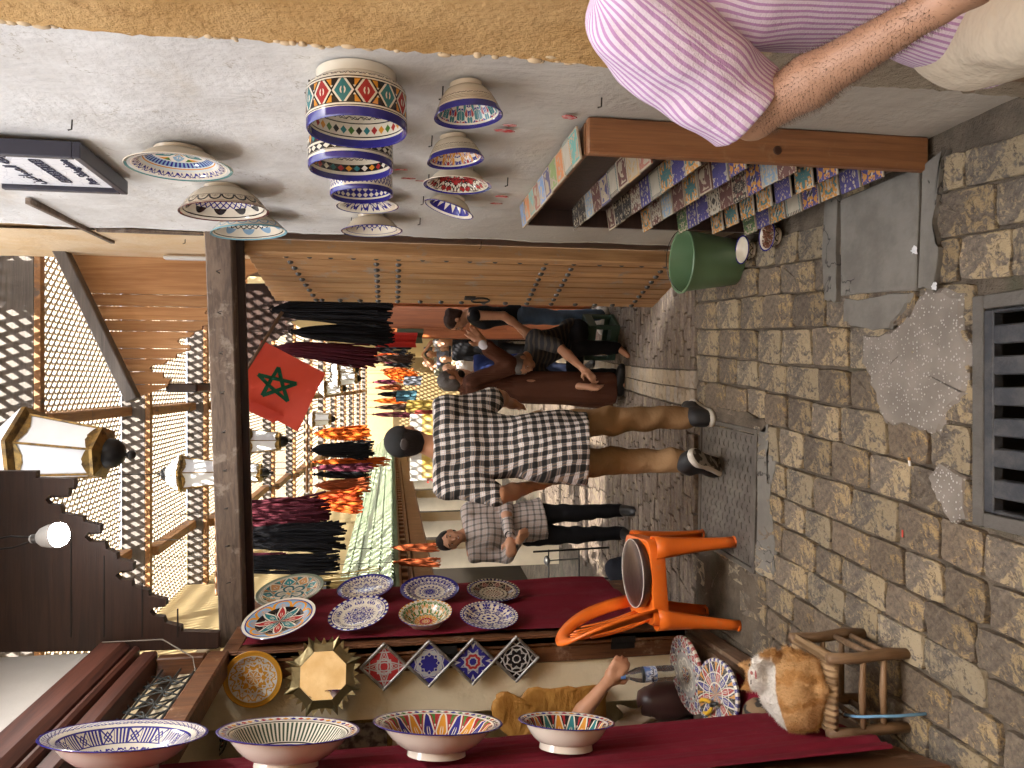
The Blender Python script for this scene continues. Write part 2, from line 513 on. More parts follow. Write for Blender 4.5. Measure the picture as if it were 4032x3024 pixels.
def f_mortar(n):
    a = n.noise(6, 5, .7); b = n.noise(70, 4, .7)
    c = n.mix(n.ss(a, .35, .65), (.075, .060, .045), (.14, .112, .082))
    c = n.mix(n.ss(n.noise(3.1, 3), .58, .68) * .5, c, (.07, .075, .045))
    return c, b + a, .9, .01
MORTAR = mat('dirty mortar', f_mortar, rough=.9, spec=.2)
mb = MB()
xs = [-45, -12, -4, -2.4, -1.2, -.37, .214, 1.2, 2.4, 6, 14, 45]; ys = [-25, -6, 0, 1.474, 1.876, 3, 3.9, 4.4, 5, 5.6, 6.2, 7, 8, 10, 12, 14, 18, 22, 28, 40, 60, 140]
vs = [(x, y, zg(min(y, 60)) - .022) for y in ys for x in xs]; nx = len(xs)
mb.add(vs, [(j * nx + i, j * nx + i + 1, (j + 1) * nx + i + 1, (j + 1) * nx + i) for j in range(len(ys) - 1) for i in range(nx - 1) if not (i == 5 and j == 3)])
ground = mb.obj('ground', MORTAR, kind='structure')
rs = random.Random(3)
def stone_mesh(poly, th=.05, round_=.014, bump=.004, z0=0.0, name='paving_stone'):
    """poly: outline in XY round its centre; rounded shoulders and a slightly uneven top"""
    out = []; n = len(poly)
    for i in range(n):                                 # cut the corners
        p0, p, p1 = Vector(poly[i - 1]), Vector(poly[i]), Vector(poly[(i + 1) % n])
        c = round_ * rs.uniform(.8, 2.4)
        a = (p0 - p); b = (p1 - p)
        out += [p + a * min(.3, c / max(a.length, .01)), p + (a.normalized() + b.normalized()) * c * .18, p + b * min(.3, c / max(b.length, .01))]
        if (b.length > .1): out.append(p + b * rs.uniform(.4, .6) + Vector((rs.uniform(-.004, .004), rs.uniform(-.004, .004))))
    m = len(out); ct = sum(out, Vector((0, 0))) / m
    rings = [(1.0, -th), (1.0, -.007), (.982, -.0015), (.85, 0), (.4, 0)]
    vs = []
    for (s_, z) in rings:
        for p in out:
            q = ct + (p - ct) * s_
            zz = z0 + z + (rs.uniform(-bump, bump) if z > -.005 else 0)
            vs.append((q.x, q.y, zz))
    vs.append((ct.x, ct.y, z0 + rs.uniform(-bump, bump)))
    fs = []
    for k in range(len(rings) - 1):
        for i in range(m):
            j = (i + 1) % m; fs.append((k * m + i, k * m + j, (k + 1) * m + j, (k + 1) * m + i))
    k = (len(rings) - 1) * m
    for i in range(m): fs.append((k + i, k + (i + 1) % m, len(vs) - 1))
    return vs, fs
def put_stone(poly, m, z, tilt=.006, parent=None, name='paving_stone', rnd=.014, sl=0):
    cx = sum(p[0] for p in poly) / len(poly); cy = sum(p[1] for p in poly) / len(poly)
    v, f = stone_mesh([(p[0] - cx, p[1] - cy) for p in poly], round_=rnd)
    me = MB().add(v, f).mesh(name, 50)
    return obj(name, me, m, parent if parent is not None else ground, (cx, cy, z), (rs.uniform(-tilt, tilt) + sl, rs.uniform(-tilt, tilt), 0))
XB = [.74, .615, .48, .345, .20, .05, -.09, -.24, -.39, -.535, -.665, -.795, -.925, -1.055, -1.19, -1.33]
def xb(i, y): return XB[i] + .082 * (y - 2.4) * (1 - .35 * i / len(XB)) + .006 * math.sin(3 * y + i * 1.7)
for i in range(len(XB) - 1):
    y = 1.45 + rs.random() * .2
    yend = 3.93 + rs.uniform(-.03, .03)
    while y < yend - .03:
        L = rs.uniform(.165, .27)
        y2 = min(y + L, yend)
        if yend - y2 < .09: y2 = yend
        xm = (xb(i, y) + xb(i + 1, y)) / 2
        in_plate = -.8 < xm < -.26 and y > 3.22
        if -.48 < xm < .31 and y < 1.925: y = 1.925; y2 = y + L
        in_grate = False
        in_slab = xm > .36 and y > 2.12 and y2 < 2.62
        wallhit = xm > .70 + (0 if y < 3.6 else -.1)
        if not (in_plate or in_grate or in_slab or wallhit):
            g = .0045; j = lambda: rs.uniform(-.005, .005)
            sk = rs.uniform(-.012, .012)
            put_stone([(xb(i + 1, y) + g + j(), y + g + j()), (xb(i, y) - g + j(), y + g + j() + sk), (xb(i, y2) - g + j(), y2 - g + j() + sk * .5), (xb(i + 1, y2) + g + j(), y2 - g + j())], STONE, rs.uniform(-.006, .004))
        y = y2
# small bricks laid across, either side of the channel, going down the street
far = MB(); farg = MB(); nb = 0
y = 3.96; row = 0
def chan(y): return -.03 + .03 * (y - 4) + .012 * max(0, y - 5) ** 2
while y < 11:
    d = rs.uniform(.082, .10) * (1 if y < 7 else 1.5)
    for side in (-1, 1):
        x = chan(y) + side * (.11) + (0 if side > 0 else 0)
        first = rs.uniform(.06, .2)
        while abs(x) < (1.1 if side > 0 else 1.9):
            w = first if first else rs.uniform(.15, .25); first = None
            xa, xc = (x, x + w) if side > 0 else (x - w, x)
            if not (side < 0 and xa < -.20 and xc > -.86 and y < 3.95):
                g = .005
                poly = [(xa + g, y + g), (xc - g, y + g + rs.uniform(-.006, .006)), (xc - g, y + d - g), (xa + g, y + d - g + rs.uniform(-.006, .006))]
                sl = math.atan2(zg(y + d) - zg(y), d)
                zc = zg(y + d / 2) + rs.uniform(-.004, .004)
                if y < 4.95 and nb < 180: put_stone(poly, BRICKP, zc, .01, name='paving_brick', rnd=.006, sl=sl); nb += 1
                else:
                    v, f = stone_mesh([(p[0], p[1]) for p in poly], .03, .005, .003)
                    far.add([(q[0], q[1], q[2] + zc + (q[1] - y - d / 2) * math.tan(sl)) for q in v], f)
            x += side * w
    y += d; row += 1
for side in (0, 1):
    y = 3.95
    while y < 12:
        d = rs.uniform(.10, .15); g = .004
        xa = chan(y) + (-.105 if side == 0 else .003); xc = xa + .102; o = chan(y + d) - chan(y)
        poly = [(xa, y + g), (xc, y + g), (xc + o, y + d - g), (xa + o, y + d - g)]
        sl = math.atan2(zg(y + d) - zg(y), d); zc = zg(y + d / 2) + .001
        if y < 6: put_stone(poly, GUTTER, zc, .004, name='channel_stone', rnd=.004, sl=sl)
        else:
            v, f = stone_mesh(poly, .03, .004, .002)
            farg.add([(q[0], q[1], q[2] + zc + (q[1] - y - d / 2) * math.tan(sl)) for q in v], f)
        y += d
far.obj('far_paving_bricks', BRICKP, ground, 50, kind='stuff')
farg.obj('far_channel_stones', GUTTER, ground, 50, kind='stuff')
# concrete slab with cracks, pebbly patch, broken pieces
def f_conc(n):
    a = n.noise(4, 6, .65); b = n.noise(60, 4)
    w = (n.noise(2.6, 5, .55, dist=.4) - .5).abs() + n.ss(n.noise(1.7, 1), .5, .4) * .1
    cr = n.ss(w, .0015, .006)
    c = n.mix(n.ss(a, .35, .65), (.125, .115, .098), (.185, .172, .148))
    return n.mix(cr, (.05, .045, .04), c), b * .3 + a * .5 + cr, .7, .008
CONC = mat('cracked concrete', f_conc, rough=.8)
def f_peb(n):
    d = n.voro(95); cid = n.voro(95, out='Color'); a = n.noise(8, 4)
    on = d.lt(.33) * n.ss(cid, .45, .5)
    c = n.mix(n.ss(a, .3, .7), (.15, .128, .105), (.215, .185, .155))
    return n.mix(on, c, n.mix(n.noise(60, 2), (.5, .47, .42), (.33, .3, .27))), (0 - d) * on + a * .5, .8, .01
PEBBLE = mat('pebbly concrete', f_peb, rough=.8)
def patch(poly, m, name, z0=-.03, z1=.006, jag=.006, sub=4, label=None):
    out = []
    for i in range(len(poly)):
        p, q = Vector(poly[i]), Vector(poly[(i + 1) % len(poly)])
        for k in range(sub): out.append(p.lerp(q, k / sub) + Vector((rs.uniform(-jag, jag), rs.uniform(-jag, jag))))
    cx = sum((p.x for p in out)) / len(out); cy = sum((p.y for p in out)) / len(out)
    mb = MB(); n = len(out); c = Vector((cx, cy))
    vs = [(p.x, p.y, z0) for p in out] + [(p.x, p.y, z1 - (.011 if z1 < .008 else .004)) for p in out] + [tuple(c.lerp(p, .93 if z1 < .008 else .98)) + (z1,) for p in out] + [(cx, cy, z1)]
    fs = []
    for r in (0, 1):
        for i in range(n): fs.append((r * n + i, r * n + (i + 1) % n, (r + 1) * n + (i + 1) % n, (r + 1) * n + i))
    for i in range(n): fs.append((2 * n + i, 2 * n + (i + 1) % n, 3 * n))
    o = mb.add(vs, fs).obj(name, m, ground)
    if label: o['label'] = label
    return o
patch([(.31, 2.10), (.27, 1.96), (.17, 1.955), (.1, 1.93), (-.02, 1.94), (-.06, 1.97), (-.11, 2.03), (-.16, 2.05), (-.15, 2.13), (-.14, 2.3), (-.09, 2.35), (0, 2.39), (.08, 2.44), (.18, 2.43), (.18, 2.27), (.24, 2.18)], PEBBLE, 'pebbly_patch', label='pebbly grey concrete patch beside the drain grate', jag=.011)
patch([(-.24, 2.05), (-.28, 1.95), (-.40, 1.94), (-.43, 2.0), (-.36, 2.06), (-.3, 2.1)], PEBBLE, 'pebbly_patch')
patch([(.70, 2.13), (.70, 2.55), (.335, 2.55), (.305, 2.145)], CONC, 'concrete_slab', z1=.012, jag=.002, sub=3)
patch([(.73, 2.56), (.73, 2.64), (.50, 2.66), (.33, 2.64), (.31, 2.565), (.5, 2.565)], CONC, 'slab_kerb', z1=.02, jag=.004)
patch([(.72, 2.03), (.70, 2.115), (.31, 2.13), (.29, 2.06), (.42, 2.045), (.5, 2.07), (.6, 2.05)], CONC, 'slab_kerb', z1=.014, jag=.005)
patch([(.30, 2.17), (.32, 2.55), (.24, 2.56), (.20, 2.45), (.19, 2.29), (.25, 2.2)], CONC, 'broken_slab', z1=.004, jag=.008)
patch([(-.88, 3.06), (-.9, 3.24), (-.2, 3.2), (-.16, 3.1), (-.3, 3.12), (-.34, 3.04), (-.5, 3.1), (-.7, 3.04)], CONC, 'mortar_strip', z1=.003, jag=.012)
patch([(-1.25, 3.05), (-.9, 3.2), (-.86, 3.9), (-1.3, 3.95)], MORTAR, 'mortar_strip', z1=.002, jag=.02)
patch([(-.23, 3.12), (-.22, 3.82), (-.10, 3.7), (-.14, 3.3), (-.17, 3.1)], MORTAR, 'mortar_strip', z1=.003, jag=.012)
# drain grate in its frame
CAST = mat('cast iron drain', lambda n: (n.mix(n.ss(n.noise(9, 5, .7), .4, .66), (.035, .038, .045), (.075, .074, .075)), n.noise(90, 4), .5, .003), rough=.5, metal=.35)
gr = thing('drain_grate', 'dark cast iron drain grate with slots set in the paving', 'drain grate', (-.078, 1.775, 0))
mb = MB()
gx0, gx1, gy0, gy1 = -.29, .29, -.30, .10
sl = [(.26 - k * .0935) for k in range(7)]
slots = [(-.265 + .088 * k, ) for k in range(7)]
xsl = [gx0]
for k in range(7):
    c = -.262 + .0873 * k; xsl += [c - .017, c + .017]
xsl.append(gx1)
for i in range(0, len(xsl), 2): mb.bbox((xsl[i], gy0 + .03, -.03), (xsl[i + 1], gy1 - .035, .006), .004)
mb.bbox((gx0, gy1 - .035, -.03), (gx1, gy1, .0055), .004); mb.bbox((gx0, gy0, -.03), (gx1, gy0 + .03, .0055), .004)
mb.obj('slotted_plate', CAST, gr)
mb = MB()
for a, b in (((gx0 - .045, gy1 + .004, -.04), (gx1 + .045, gy1 + .045, .004)), ((gx0 - .045, gy0 - .05, -.04), (gx0 - .004, gy1 + .004, .003)), ((gx1 + .004, gy0 - .05, -.04), (gx1 + .045, gy1 + .004, .003))): mb.bbox(a, b, .003)
mb.obj('frame', mat('worn drain frame', col=(.10, .09, .078), rough=.7, metal=.2, var=.35, vs=12, bump=.4), gr)
MB().add([(gx0, gy0, -.02), (gx1, gy0, -.02), (gx1, gy1, -.02), (gx0, gy1, -.02), (gx0, gy0, -.4), (gx1, gy0, -.4), (gx1, gy1, -.4), (gx0, gy1, -.4)], [(4, 5, 6, 7), (0, 1, 5, 4), (1, 2, 6, 5), (2, 3, 7, 6), (3, 0, 4, 7)]).obj('pit', mat('pit black', col=(.02, .018, .016), var=0), gr)
# tread plate over an access hole
def f_tread(n):
    a = n.noise(6, 5, .7)
    return n.mix(n.ss(a, .35, .65), (.085, .075, .064), (.145, .13, .112)), n.noise(80, 3), .3, .003
TREAD = mat('tread plate', f_tread, rough=.6, metal=.4)
tp = thing('access_cover', 'steel tread plate cover set in the ground by the orange chair', 'access cover', (-.54, 3.53, 0), (0, 0, math.radians(-2.5)))
MB().bbox((-.315, -.285, -.02), (.315, .30, .006), .004).obj('plate', TREAD, tp)
mb = MB()
for a, b in (((-.33, -.312, -.02), (.33, -.289, .010)), ((-.33, .304, -.02), (.33, .325, .010)), ((-.342, -.312, -.02), (-.319, .325, .009)), ((.319, -.312, -.02), (.342, .325, .009))): mb.bbox(a, b, .003)
mb.obj('rim', TREAD, tp)
mb = MB()
for i in range(13):
    for j in range(11):
        cx = -.285 + i * .0475; cy = -.25 + j * .052 + (.026 if i % 2 else 0)
        if cy > .27: continue
        for a in (90, 210, 330):
            t = math.radians(a); dx, dy = math.cos(t), math.sin(t)
            M = Matrix.Translation((cx + dx * .008, cy + dy * .008, .006)) @ Matrix.Rotation(t, 4, 'Z')
            mb.box((-.008, -.0028, -.002), (.011, .0028, .0022), M)
mb.obj('raised_tread', TREAD, tp, kind='stuff')
# ================================================================== right hand walls
wall_r = thing('plaster_wall', 'rough whitewashed wall hung with ceramic bowls', 'wall', (.7804, 2.6, 0), (0, 0, .02))
def rough_sheet(name, x, y0, y1, z0, z1, m, parent, amp=.004, ny=40, nz=90, rag0=0, rag1=0, th=.3):
    r = np.random.RandomState(5); mb = MB()
    e0 = r.randn(nz) * rag0; e1 = r.randn(nz) * rag1
    def fn(u, v):
        j = int(round(v * (nz - 1)))
        ya = y0 + e0[j]; yb = y1 + e1[j]
        y = ya + (yb - ya) * u; z = z0 + (z1 - z0) * v
        return (x + amp * (math.sin(7 * y + 3 * z) + math.sin(11 * z - 5 * y + 1)) + r.randn() * amp * .25, y, z)
    mb.grid(fn, ny, nz)
    n0 = len(mb.v)                                  # give it depth: returns at both ends
    k = nz
    left = [j * ny for j in range(nz)]; right = [j * ny + ny - 1 for j in range(nz)]
    for col in (left, right):
        b = len(mb.v); mb.v += [(x + th, mb.v[i][1], mb.v[i][2]) for i in col]
        for j in range(nz - 1): mb.f.append((col[j], col[j + 1], b + j + 1, b + j))
    o = mb.obj(name, m, parent, 180)
    return o
o = rough_sheet('wall_face', .0, -.98, 1.22, -.05, 3.9, PLASTER, wall_r, .0035, 60, 130)
oc = thing('ochre_pier', 'rough ochre plastered pier with a ragged edge at the right border', 'pier', (.81, 1.29, 0))
rough_sheet('pier_face', -.022, .17, .476, -.02, 3.9, OCHRE, oc, .003, 20, 200, 0, .0045, .3)
mb = MB(); r = random.Random(8)                      # crumbs of plaster along the ragged edge
for k in range(170):
    z = r.uniform(.4, 3.4); s = r.uniform(.004, .013)
    mb.sphere((-.012 - r.uniform(0, .008), .476 + r.gauss(0, .006), z), (s * .7, s, s * r.uniform(.8, 1.8)), 6, 4)
mb.obj('crumbling_edge', mat('crumbling plaster', col=(.62, .47, .29), rough=.95, var=.3, vs=40), oc, 180, kind='stuff')
wt_ = thing('bounce_tinted_wall', 'plaster wall above the studded door, coloured with warm bounced light', 'wall', (.742, 4.2, 0))
MB().grid(lambda u, v: (.003 * math.sin(9 * u + 14 * v), -.37 + u * .85 - .0, 2.48 + v * 3), 10, 24).add([], []).obj('wall_face', BOUNCEWALL, wt_, 180)
MB().box((.02, -.37, 2.45), (.3, .6, 5.5)).obj('wall_core', BOUNCEWALL, wt_)
# nails, hooks, sticks on the wall
WIRE = mat('bent wire', col=(.05, .045, .04), rough=.4, metal=.8, var=.2)
def nail(X, Y, par=wall_r, L=.03, x=.75):
    p = Matrix.Rotation(-.02, 3, 'Z') @ (atW(X, Y) - Vector(par.location))
    MB().tube([p + Vector((.01, 0, 0)), p + Vector((-L, 0, .002)), p + Vector((-L - .003, 0, .012))], .0022, 6).obj('nail', WIRE, par)
for q in ((285, 470), (1218, 318), (1745, 345), (1702, 538), (1690, 680), (1668, 775), (1655, 858), (1385, 850), (600, 600), (795, 740), (2370, 378), (2000, 700), (1895, 955), (730, 935)): nail(*q)
SMEAR = mat('red paint smear', lambda n: n.mix(n.ss(n.noise(60, 4), .4, .62), (.50, .05, .05), (.55, .30, .27)), rough=.8)
for (X, Y, L, W) in ((1990, 500, .075, .010), (2010, 478, .05, .006), (1975, 763, .06, .012), (1955, 790, .05, .009), (1575, 655, .05, .006), (1610, 690, .06, .006), (1660, 700, .05, .004), (2240, 445, .05, .012)):
    q = Matrix.Rotation(-.02, 3, 'Z') @ (atW(X, Y) - Vector(wall_r.location)); r_ = random.Random(X)
    pts = [(L * .5 * math.cos(t) * r_.uniform(.7, 1.1), W * math.sin(t) * r_.uniform(.6, 1.3)) for t in [2 * PI * i / 18 for i in range(18)]]
    MB().prism(pts, 0, .003, Matrix.Translation((-.0105, q.y, q.z)) @ Matrix(((0, 0, -1, 0), (0, -1, 0, 0), (-1, 0, 0, 0), (0, 0, 0, 1)))).obj('paint_smear', SMEAR, wall_r)
def stick(pts, name, label, w=.012):
    a, b = [Vector(q) for q in pts]
    d = (b - a); M = Matrix.Translation(a) @ d.to_track_quat('Z', 'X').to_matrix().to_4x4()
    return MB().bbox((-.010, -w, 0), (.012, w, d.length), .002, M).obj(name, WOOD_BEAM, **tags(label, 'batten'))
stick((atW(110, 790, .012), atW(445, 950, .012)), 'wooden_batten', 'dark wooden batten nailed slantwise on the wall above the beam', .013)
stick((atW(380, 905, .011), atW(800, 920, .011)), 'wooden_batten', 'thin upright wooden strip on the wall just above the beam end', .009)
# ================================================================== beam, door
bm = thing('lintel_beam', 'weathered grey timber beam across the alley above the gate', 'beam', (0, 3.98, 2.47))
MB().bbox((-1.42, -.055, 0), (.80, .065, .125), .006, Matrix.Rotation(math.radians(-8.5), 4, 'Z')).obj('timber', WOOD_BEAM, bm)
MB().bbox((-1.40, .068, -.035), (.78, .10, .09), .006, Matrix.Rotation(math.radians(-8.5), 4, 'Z')).obj('rebate_strip', WOOD_DARK, bm)
mb = MB()
for k in range(9):
    x = .55 - k * .2; mb.tube([(x, -.055 - x * .148, .06), (x + .005, -.085 - x * .148, .07), (x + .012, -.09 - x * .148, .05)], .0025, 5)
mb.obj('bent_nails', WIRE, bm, kind='stuff')
# studded door leaf, swung open
DH = Vector((.715, 4.02, -.03)); DF = Vector((.53, 4.70, -.03)); dv = DF - DH; DW = dv.length; DZ = 2.47
ang = math.atan2(dv.y, dv.x)
door = thing('studded_door', 'tall plank door with iron studs swung open on the right', 'door', DH, (0, 0, ang))
np_ = 9; pw = DW / np_
for k in range(np_):
    z1 = DZ - .0 - k * .006
    MB().bbox((k * pw + .0022, -.022, .0), ((k + 1) * pw - .0022, .022 + (.002 if k % 2 else 0), z1), .004).obj('plank', WOOD_DOOR, door, 40)
sm = MB().lathe([(.0, .014), (.006, .0135), (.012, .010), (.0165, .004), (.0175, 0)][::-1], 12).mesh('stud', 180)
sm.materials.append(STUD)
def stud(k, z): obj('stud', sm, STUD, door, ((k + .5) * pw, .023, z), (-PI / 2, 0, 0))
fl = -1
for zz in (2.27, 1.80, 1.68, .86, .70, .16):
    for k in range(np_): stud(k, zz - (.012 * k if zz > 2 else 0))
for zz in (2.15, 2.04, 1.92, 1.55, 1.42, 1.29, 1.15, 1.01, .55, .42, .30):
    stud(0, zz); stud(np_ - 1, zz - .01)
mb = MB()
RL = mb
RL.tube([Vector((7.4 * pw, .028, 1.22)) + Vector((math.cos(t) * .010 * 0, .008 + .012 * math.sin(t / 2), math.sin(t) * .055)) + Vector((math.cos(t) * .05, 0, -.05)) for t in [2 * PI * i / 24 for i in range(25)]], .006, 8, False)
RL.obj('ring_handle', IRON, door, 180)
MB().bbox((7.1 * pw, .022, 1.20), (7.8 * pw, .032, 1.27), .004).obj('handle_plate', IRON, door)
MB().bbox((-.05, -.03, 0), (.0, .05, DZ + .02), .006).obj('hanging_stile', WOOD_DOOR, door)
MB().bbox((.02, -.05, 2.25), (DW - .02, -.0225, 2.37), .004).obj('ledge', WOOD_DOOR, door)
for (x, y, z, L) in ((.35, 0, 2.33, .02),): pass
# timber post behind the wall end
MB().bbox((.76, 3.83, -.05), (.95, 3.98, 2.47), .008).obj('gate_post', WOOD_DARK, **tags('dark timber post behind the hinge side of the studded door', 'post'))
# ================================================================== carved canopies
def extr_y(pts, y, th):        # outline (world x,z) extruded along Y from y to y+th
    n = len(pts); vs = [(p[0], y, p[1]) for p in pts] + [(p[0], y + th, p[1]) for p in pts]
    fs = [tuple(range(n)), tuple(range(n, 2 * n))[::-1]] + [(i, n + i, n + (i + 1) % n, (i + 1) % n) for i in range(n)]
    return MB().add(vs, fs)
def px_poly(l, y): return [(q.x, q.z) for q in (atY(X, Y, y) for X, Y in l)]
z3 = lambda a, b: (a * .738, 1800 + b * .738)
LB = [(-420, 75), (190, 75), (190, 112), (395, 115), (395, 160), (365, 165), (365, 200), (262, 205), (240, 228), (260, 252), (320, 258), (330, 300), (440, 320), (445, 345), (535, 362), (535, 400), (470, 402), (450, 428), (480, 452), (560, 455), (565, 490), (620, 512), (625, 545), (710, 566), (710, 600), (640, 610), (615, 632), (640, 655), (700, 660), (705, 690), (790, 712), (795, 740), (885, 762), (885, 792), (820, 800), (798, 825), (820, 850), (870, 855), (880, 885), (965, 905), (965, 930), (1165, 937), (1165, 1020), (750, 1030), (-420, 1042)]
LBP = px_poly([z3(*q) for q in LB], 3.74)
lbr = thing('carved_bracket', 'dark carved canopy bracket with stepped edge beside the glowing bulb', 'bracket', (-1.3, 3.74, 2.5))
o = fixn(extr_y([(x + 1.3, z - 2.5) for x, z in LBP], 0, .045).obj('carved_board', WOOD_DARK, lbr))
o = fixn(extr_y([(x + 1.3 - .018, z - 2.5 + .018) for x, z in LBP], .046, .03).obj('backing_board', WOOD_DARK, lbr))
for X in (280, 410, 560, 700):       # board joints
    p = atY(X, 2350, 3.74); a = atY(X, 2550, 3.74); b = atY(X, 1810 + X * .72, 3.74)
    MB().box((min(a.x, b.x) + 1.3 + .05, -.0035, p.z - 2.5 - .003), (max(a.x, b.x) + 1.3 - .1, .002, p.z - 2.5 + .003)).obj('board_joint', mat('joint black', col=(.008, .005, .004), var=0), lbr)
MB().bbox((-.05, -.9, 1.25), (1.4, .0, 1.32), .01).obj('canopy_soffit', WOOD_DARK, lbr)
# light plank bracket on the right, and its twin further on, coloured dark for shade
z4 = lambda a, b: (a * .633, 900 + b * .633)
RBt = [(440, 160), (850, 1050), (1035, 985), (1062, 935), (1012, 930), (1012, 892), (945, 886), (928, 870), (945, 850), (1012, 845), (1040, 822), (1095, 806), (1095, 780), (1180, 756), (1180, 725), (1120, 720), (1100, 700), (1120, 680), (1182, 674), (1210, 640), (1255, 626), (1255, 605), (1330, 585), (1335, 540), (1270, 530), (1285, 508), (1340, 500), (1420, 470), (1425, 440), (1510, 420), (1510, 380), (1470, 370), (1500, 350), (1540, 290), (1640, 250), (1640, 160)]
YB = 4.58
RBP = px_poly([z4(*q) for q in RBt], YB)
rb = thing('plank_bracket', 'pale plank canopy bracket with sloping top above the beam', 'bracket', (.75, YB, 2.6))
# split into boards side by side
xs_ = sorted(set([min(p[0] for p in RBP), max(p[0] for p in RBP)]))
def clip_x(poly, x, keep_less):
    out = []
    for i in range(len(poly)):
        a, b = poly[i], poly[(i + 1) % len(poly)]
        ia = (a[0] <= x) == keep_less; ib = (b[0] <= x) == keep_less
        if ia: out.append(a)
        if ia != ib:
            t = (x - a[0]) / (b[0] - a[0]); out.append((x, a[1] + (b[1] - a[1]) * t))
    return out
x0, x1 = xs_; cuts_ = [x0, x0 + .075, x0 + .15, x0 + .225, x0 + .285, x0 + .385, x0 + .45, x0 + .53, x0 + .60, x1]
for a, b in zip(cuts_, cuts_[1:]):
    pl = clip_x(clip_x(RBP, b - .0022, True), a + .0022, False)
    if len(pl) > 2:
        fixn(extr_y([(x - .75, z - 2.6) for x, z in pl], rs.uniform(-.002, .002), .03).obj('board', WOOD_PLANK, rb))
a = atY(*z4(415, 150), YB); b = atY(*z4(850, 1050), YB)
d = (b - a); L = d.length
M = Matrix.Translation(a - Vector(rb.location) + Vector((0, -.035, 0))) @ d.to_track_quat('X', 'Z').to_matrix().to_4x4()
MB().bbox((-.02, -.0, -.035), (L + .02, .09, .03), .005, M).obj('sloping_cap', WOOD_GREY, rb)
rb2 = thing('shade_toned_bracket', 'carved bracket of the canopy beyond the beam, darkened in colour for shade', 'bracket', (.75, 6.55, 2.4))
s2 = 1.0
fixn(extr_y([(x - .75 + .1, z - 2.6 - .0) for x, z in RBP], 0, .05).obj('carved_board', WOOD_DARK, rb2))  # shade on the twin bracket is put into its board colour
MB().bbox((-.80, -1.95, .42), (-.745, .05, .60), .01).obj('front_fascia', WOOD_DARK, rb2)
# ================================================================== right street front beyond the gate
rf = thing('right_shopfront', 'shadowed shop front behind the woman on the right', 'shop front', (.95, 8, 0))
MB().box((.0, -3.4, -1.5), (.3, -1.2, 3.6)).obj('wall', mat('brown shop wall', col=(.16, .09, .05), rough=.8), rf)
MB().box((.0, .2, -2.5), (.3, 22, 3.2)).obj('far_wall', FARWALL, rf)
MB().box((-8, 0, -4), (8, .5, 7)).obj('street_end_house', mat('end house plaster', col=(.24, .17, .075), rough=.9), None, None, (0, 26.6, 0), **tags('sunlit yellow house closing the far end of the street', 'house'))
MB().box((.65, -2, -.02), (1.2, .17, 3.9)).obj('recess_wall', OCHRE, oc)
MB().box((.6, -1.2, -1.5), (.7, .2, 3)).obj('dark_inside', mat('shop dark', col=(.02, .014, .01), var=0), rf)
sdr = thing('panelled_door', 'orange brown panelled shop door standing open behind the woman', 'door', (.86, 7.7, -.42), (0, 0, math.radians(192)))
DWd, DHh = .40, 2.45
MB().bbox((0, -.02, 0), (DWd, .02, DHh), .004).obj('leaf', WOOD_DOOR2, sdr)
for (a, b) in ((.12, .80), (.92, 1.18), (1.32, 2.30)):
    MB().bbox((.08, .020, a), (DWd - .08, .028, b), .006).obj('panel', WOOD_DOOR2, sdr)
    MB().bbox((.11, .028, a + .03), (DWd - .11, .036, b - .03), .006).obj('panel', WOOD_DOOR2, sdr)
MB().bbox((.12, .03, 1.21), (.26, .045, 1.30), .004).obj('lock_plate', mat('brass', col=(.45, .33, .13), rough=.35, metal=.9), sdr)
MB().tube([(.14, .06, 1.255), (.26, .06, 1.25)], .008, 8).obj('door_handle', MATS['brass'], sdr)
MB().bbox((.0, .042, 0), (.05, .06, DHh + .1), .004).obj('jamb', WOOD_DOOR2, sdr)
# ================================================================== left street front with green tiled eave
lf = thing('left_shopfront', 'sunlit shop front under the green tiled eave on the left', 'shop front', (-2.15, 9, 0))
WALL2 = mat('sunlit plaster', col=(.62, .52, .36), rough=.9, var=.15)
mb = MB()
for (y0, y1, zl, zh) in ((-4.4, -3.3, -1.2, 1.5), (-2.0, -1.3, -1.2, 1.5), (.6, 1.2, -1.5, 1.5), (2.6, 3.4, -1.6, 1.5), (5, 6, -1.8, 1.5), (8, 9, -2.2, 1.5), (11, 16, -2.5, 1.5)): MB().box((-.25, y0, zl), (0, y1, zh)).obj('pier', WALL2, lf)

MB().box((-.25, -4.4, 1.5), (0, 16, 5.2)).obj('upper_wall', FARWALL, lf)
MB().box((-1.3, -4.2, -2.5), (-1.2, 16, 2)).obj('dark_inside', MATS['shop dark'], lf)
MB().bbox((.0, -4.2, 1.30), (.42, 16, 1.50), .02).obj('carved_fascia', WOOD_OR, lf)
MB().bbox((.0, -4.2, 1.50), (.47, 16, 1.54), .008).obj('fascia_cap', WOOD_OR, lf)
for k in range(70):
    y = -4.1 + k * .24
    MB().bbox((.40, y, 1.545), (.52, y + .10, 1.60), .006).obj('corbel', WOOD_OR, lf)
MB().bbox((.0, -4.2, 1.605), (.56, 16, 1.632), .004).obj('eave_board', WOOD_OR, lf)
GTILE = mat('green glazed tile', lambda n: n.mix(n.noise(6, 3), n.mix(n.isl(), (.20, .26, .15), (.34, .37, .27)), (.13, .19, .11)), rough=.3)
e0, e1, zt0, zt1 = .60, .02, 1.655, 2.22
tl = math.hypot(e0 - e1, zt1 - zt0)
tilev, tilef = [], []
tb = MB().grid(lambda u, v: ((u - .5) * .115, v * .155, .028 * math.sin(PI * u) ** .8 - .02 * v * 0), 7, 2)
me_t = tb.mesh('roof_tile', 180)
sl_ = math.atan2(zt1 - zt0, -(e0 - e1))
rest = MB(); cnt = 0
nrow = 5
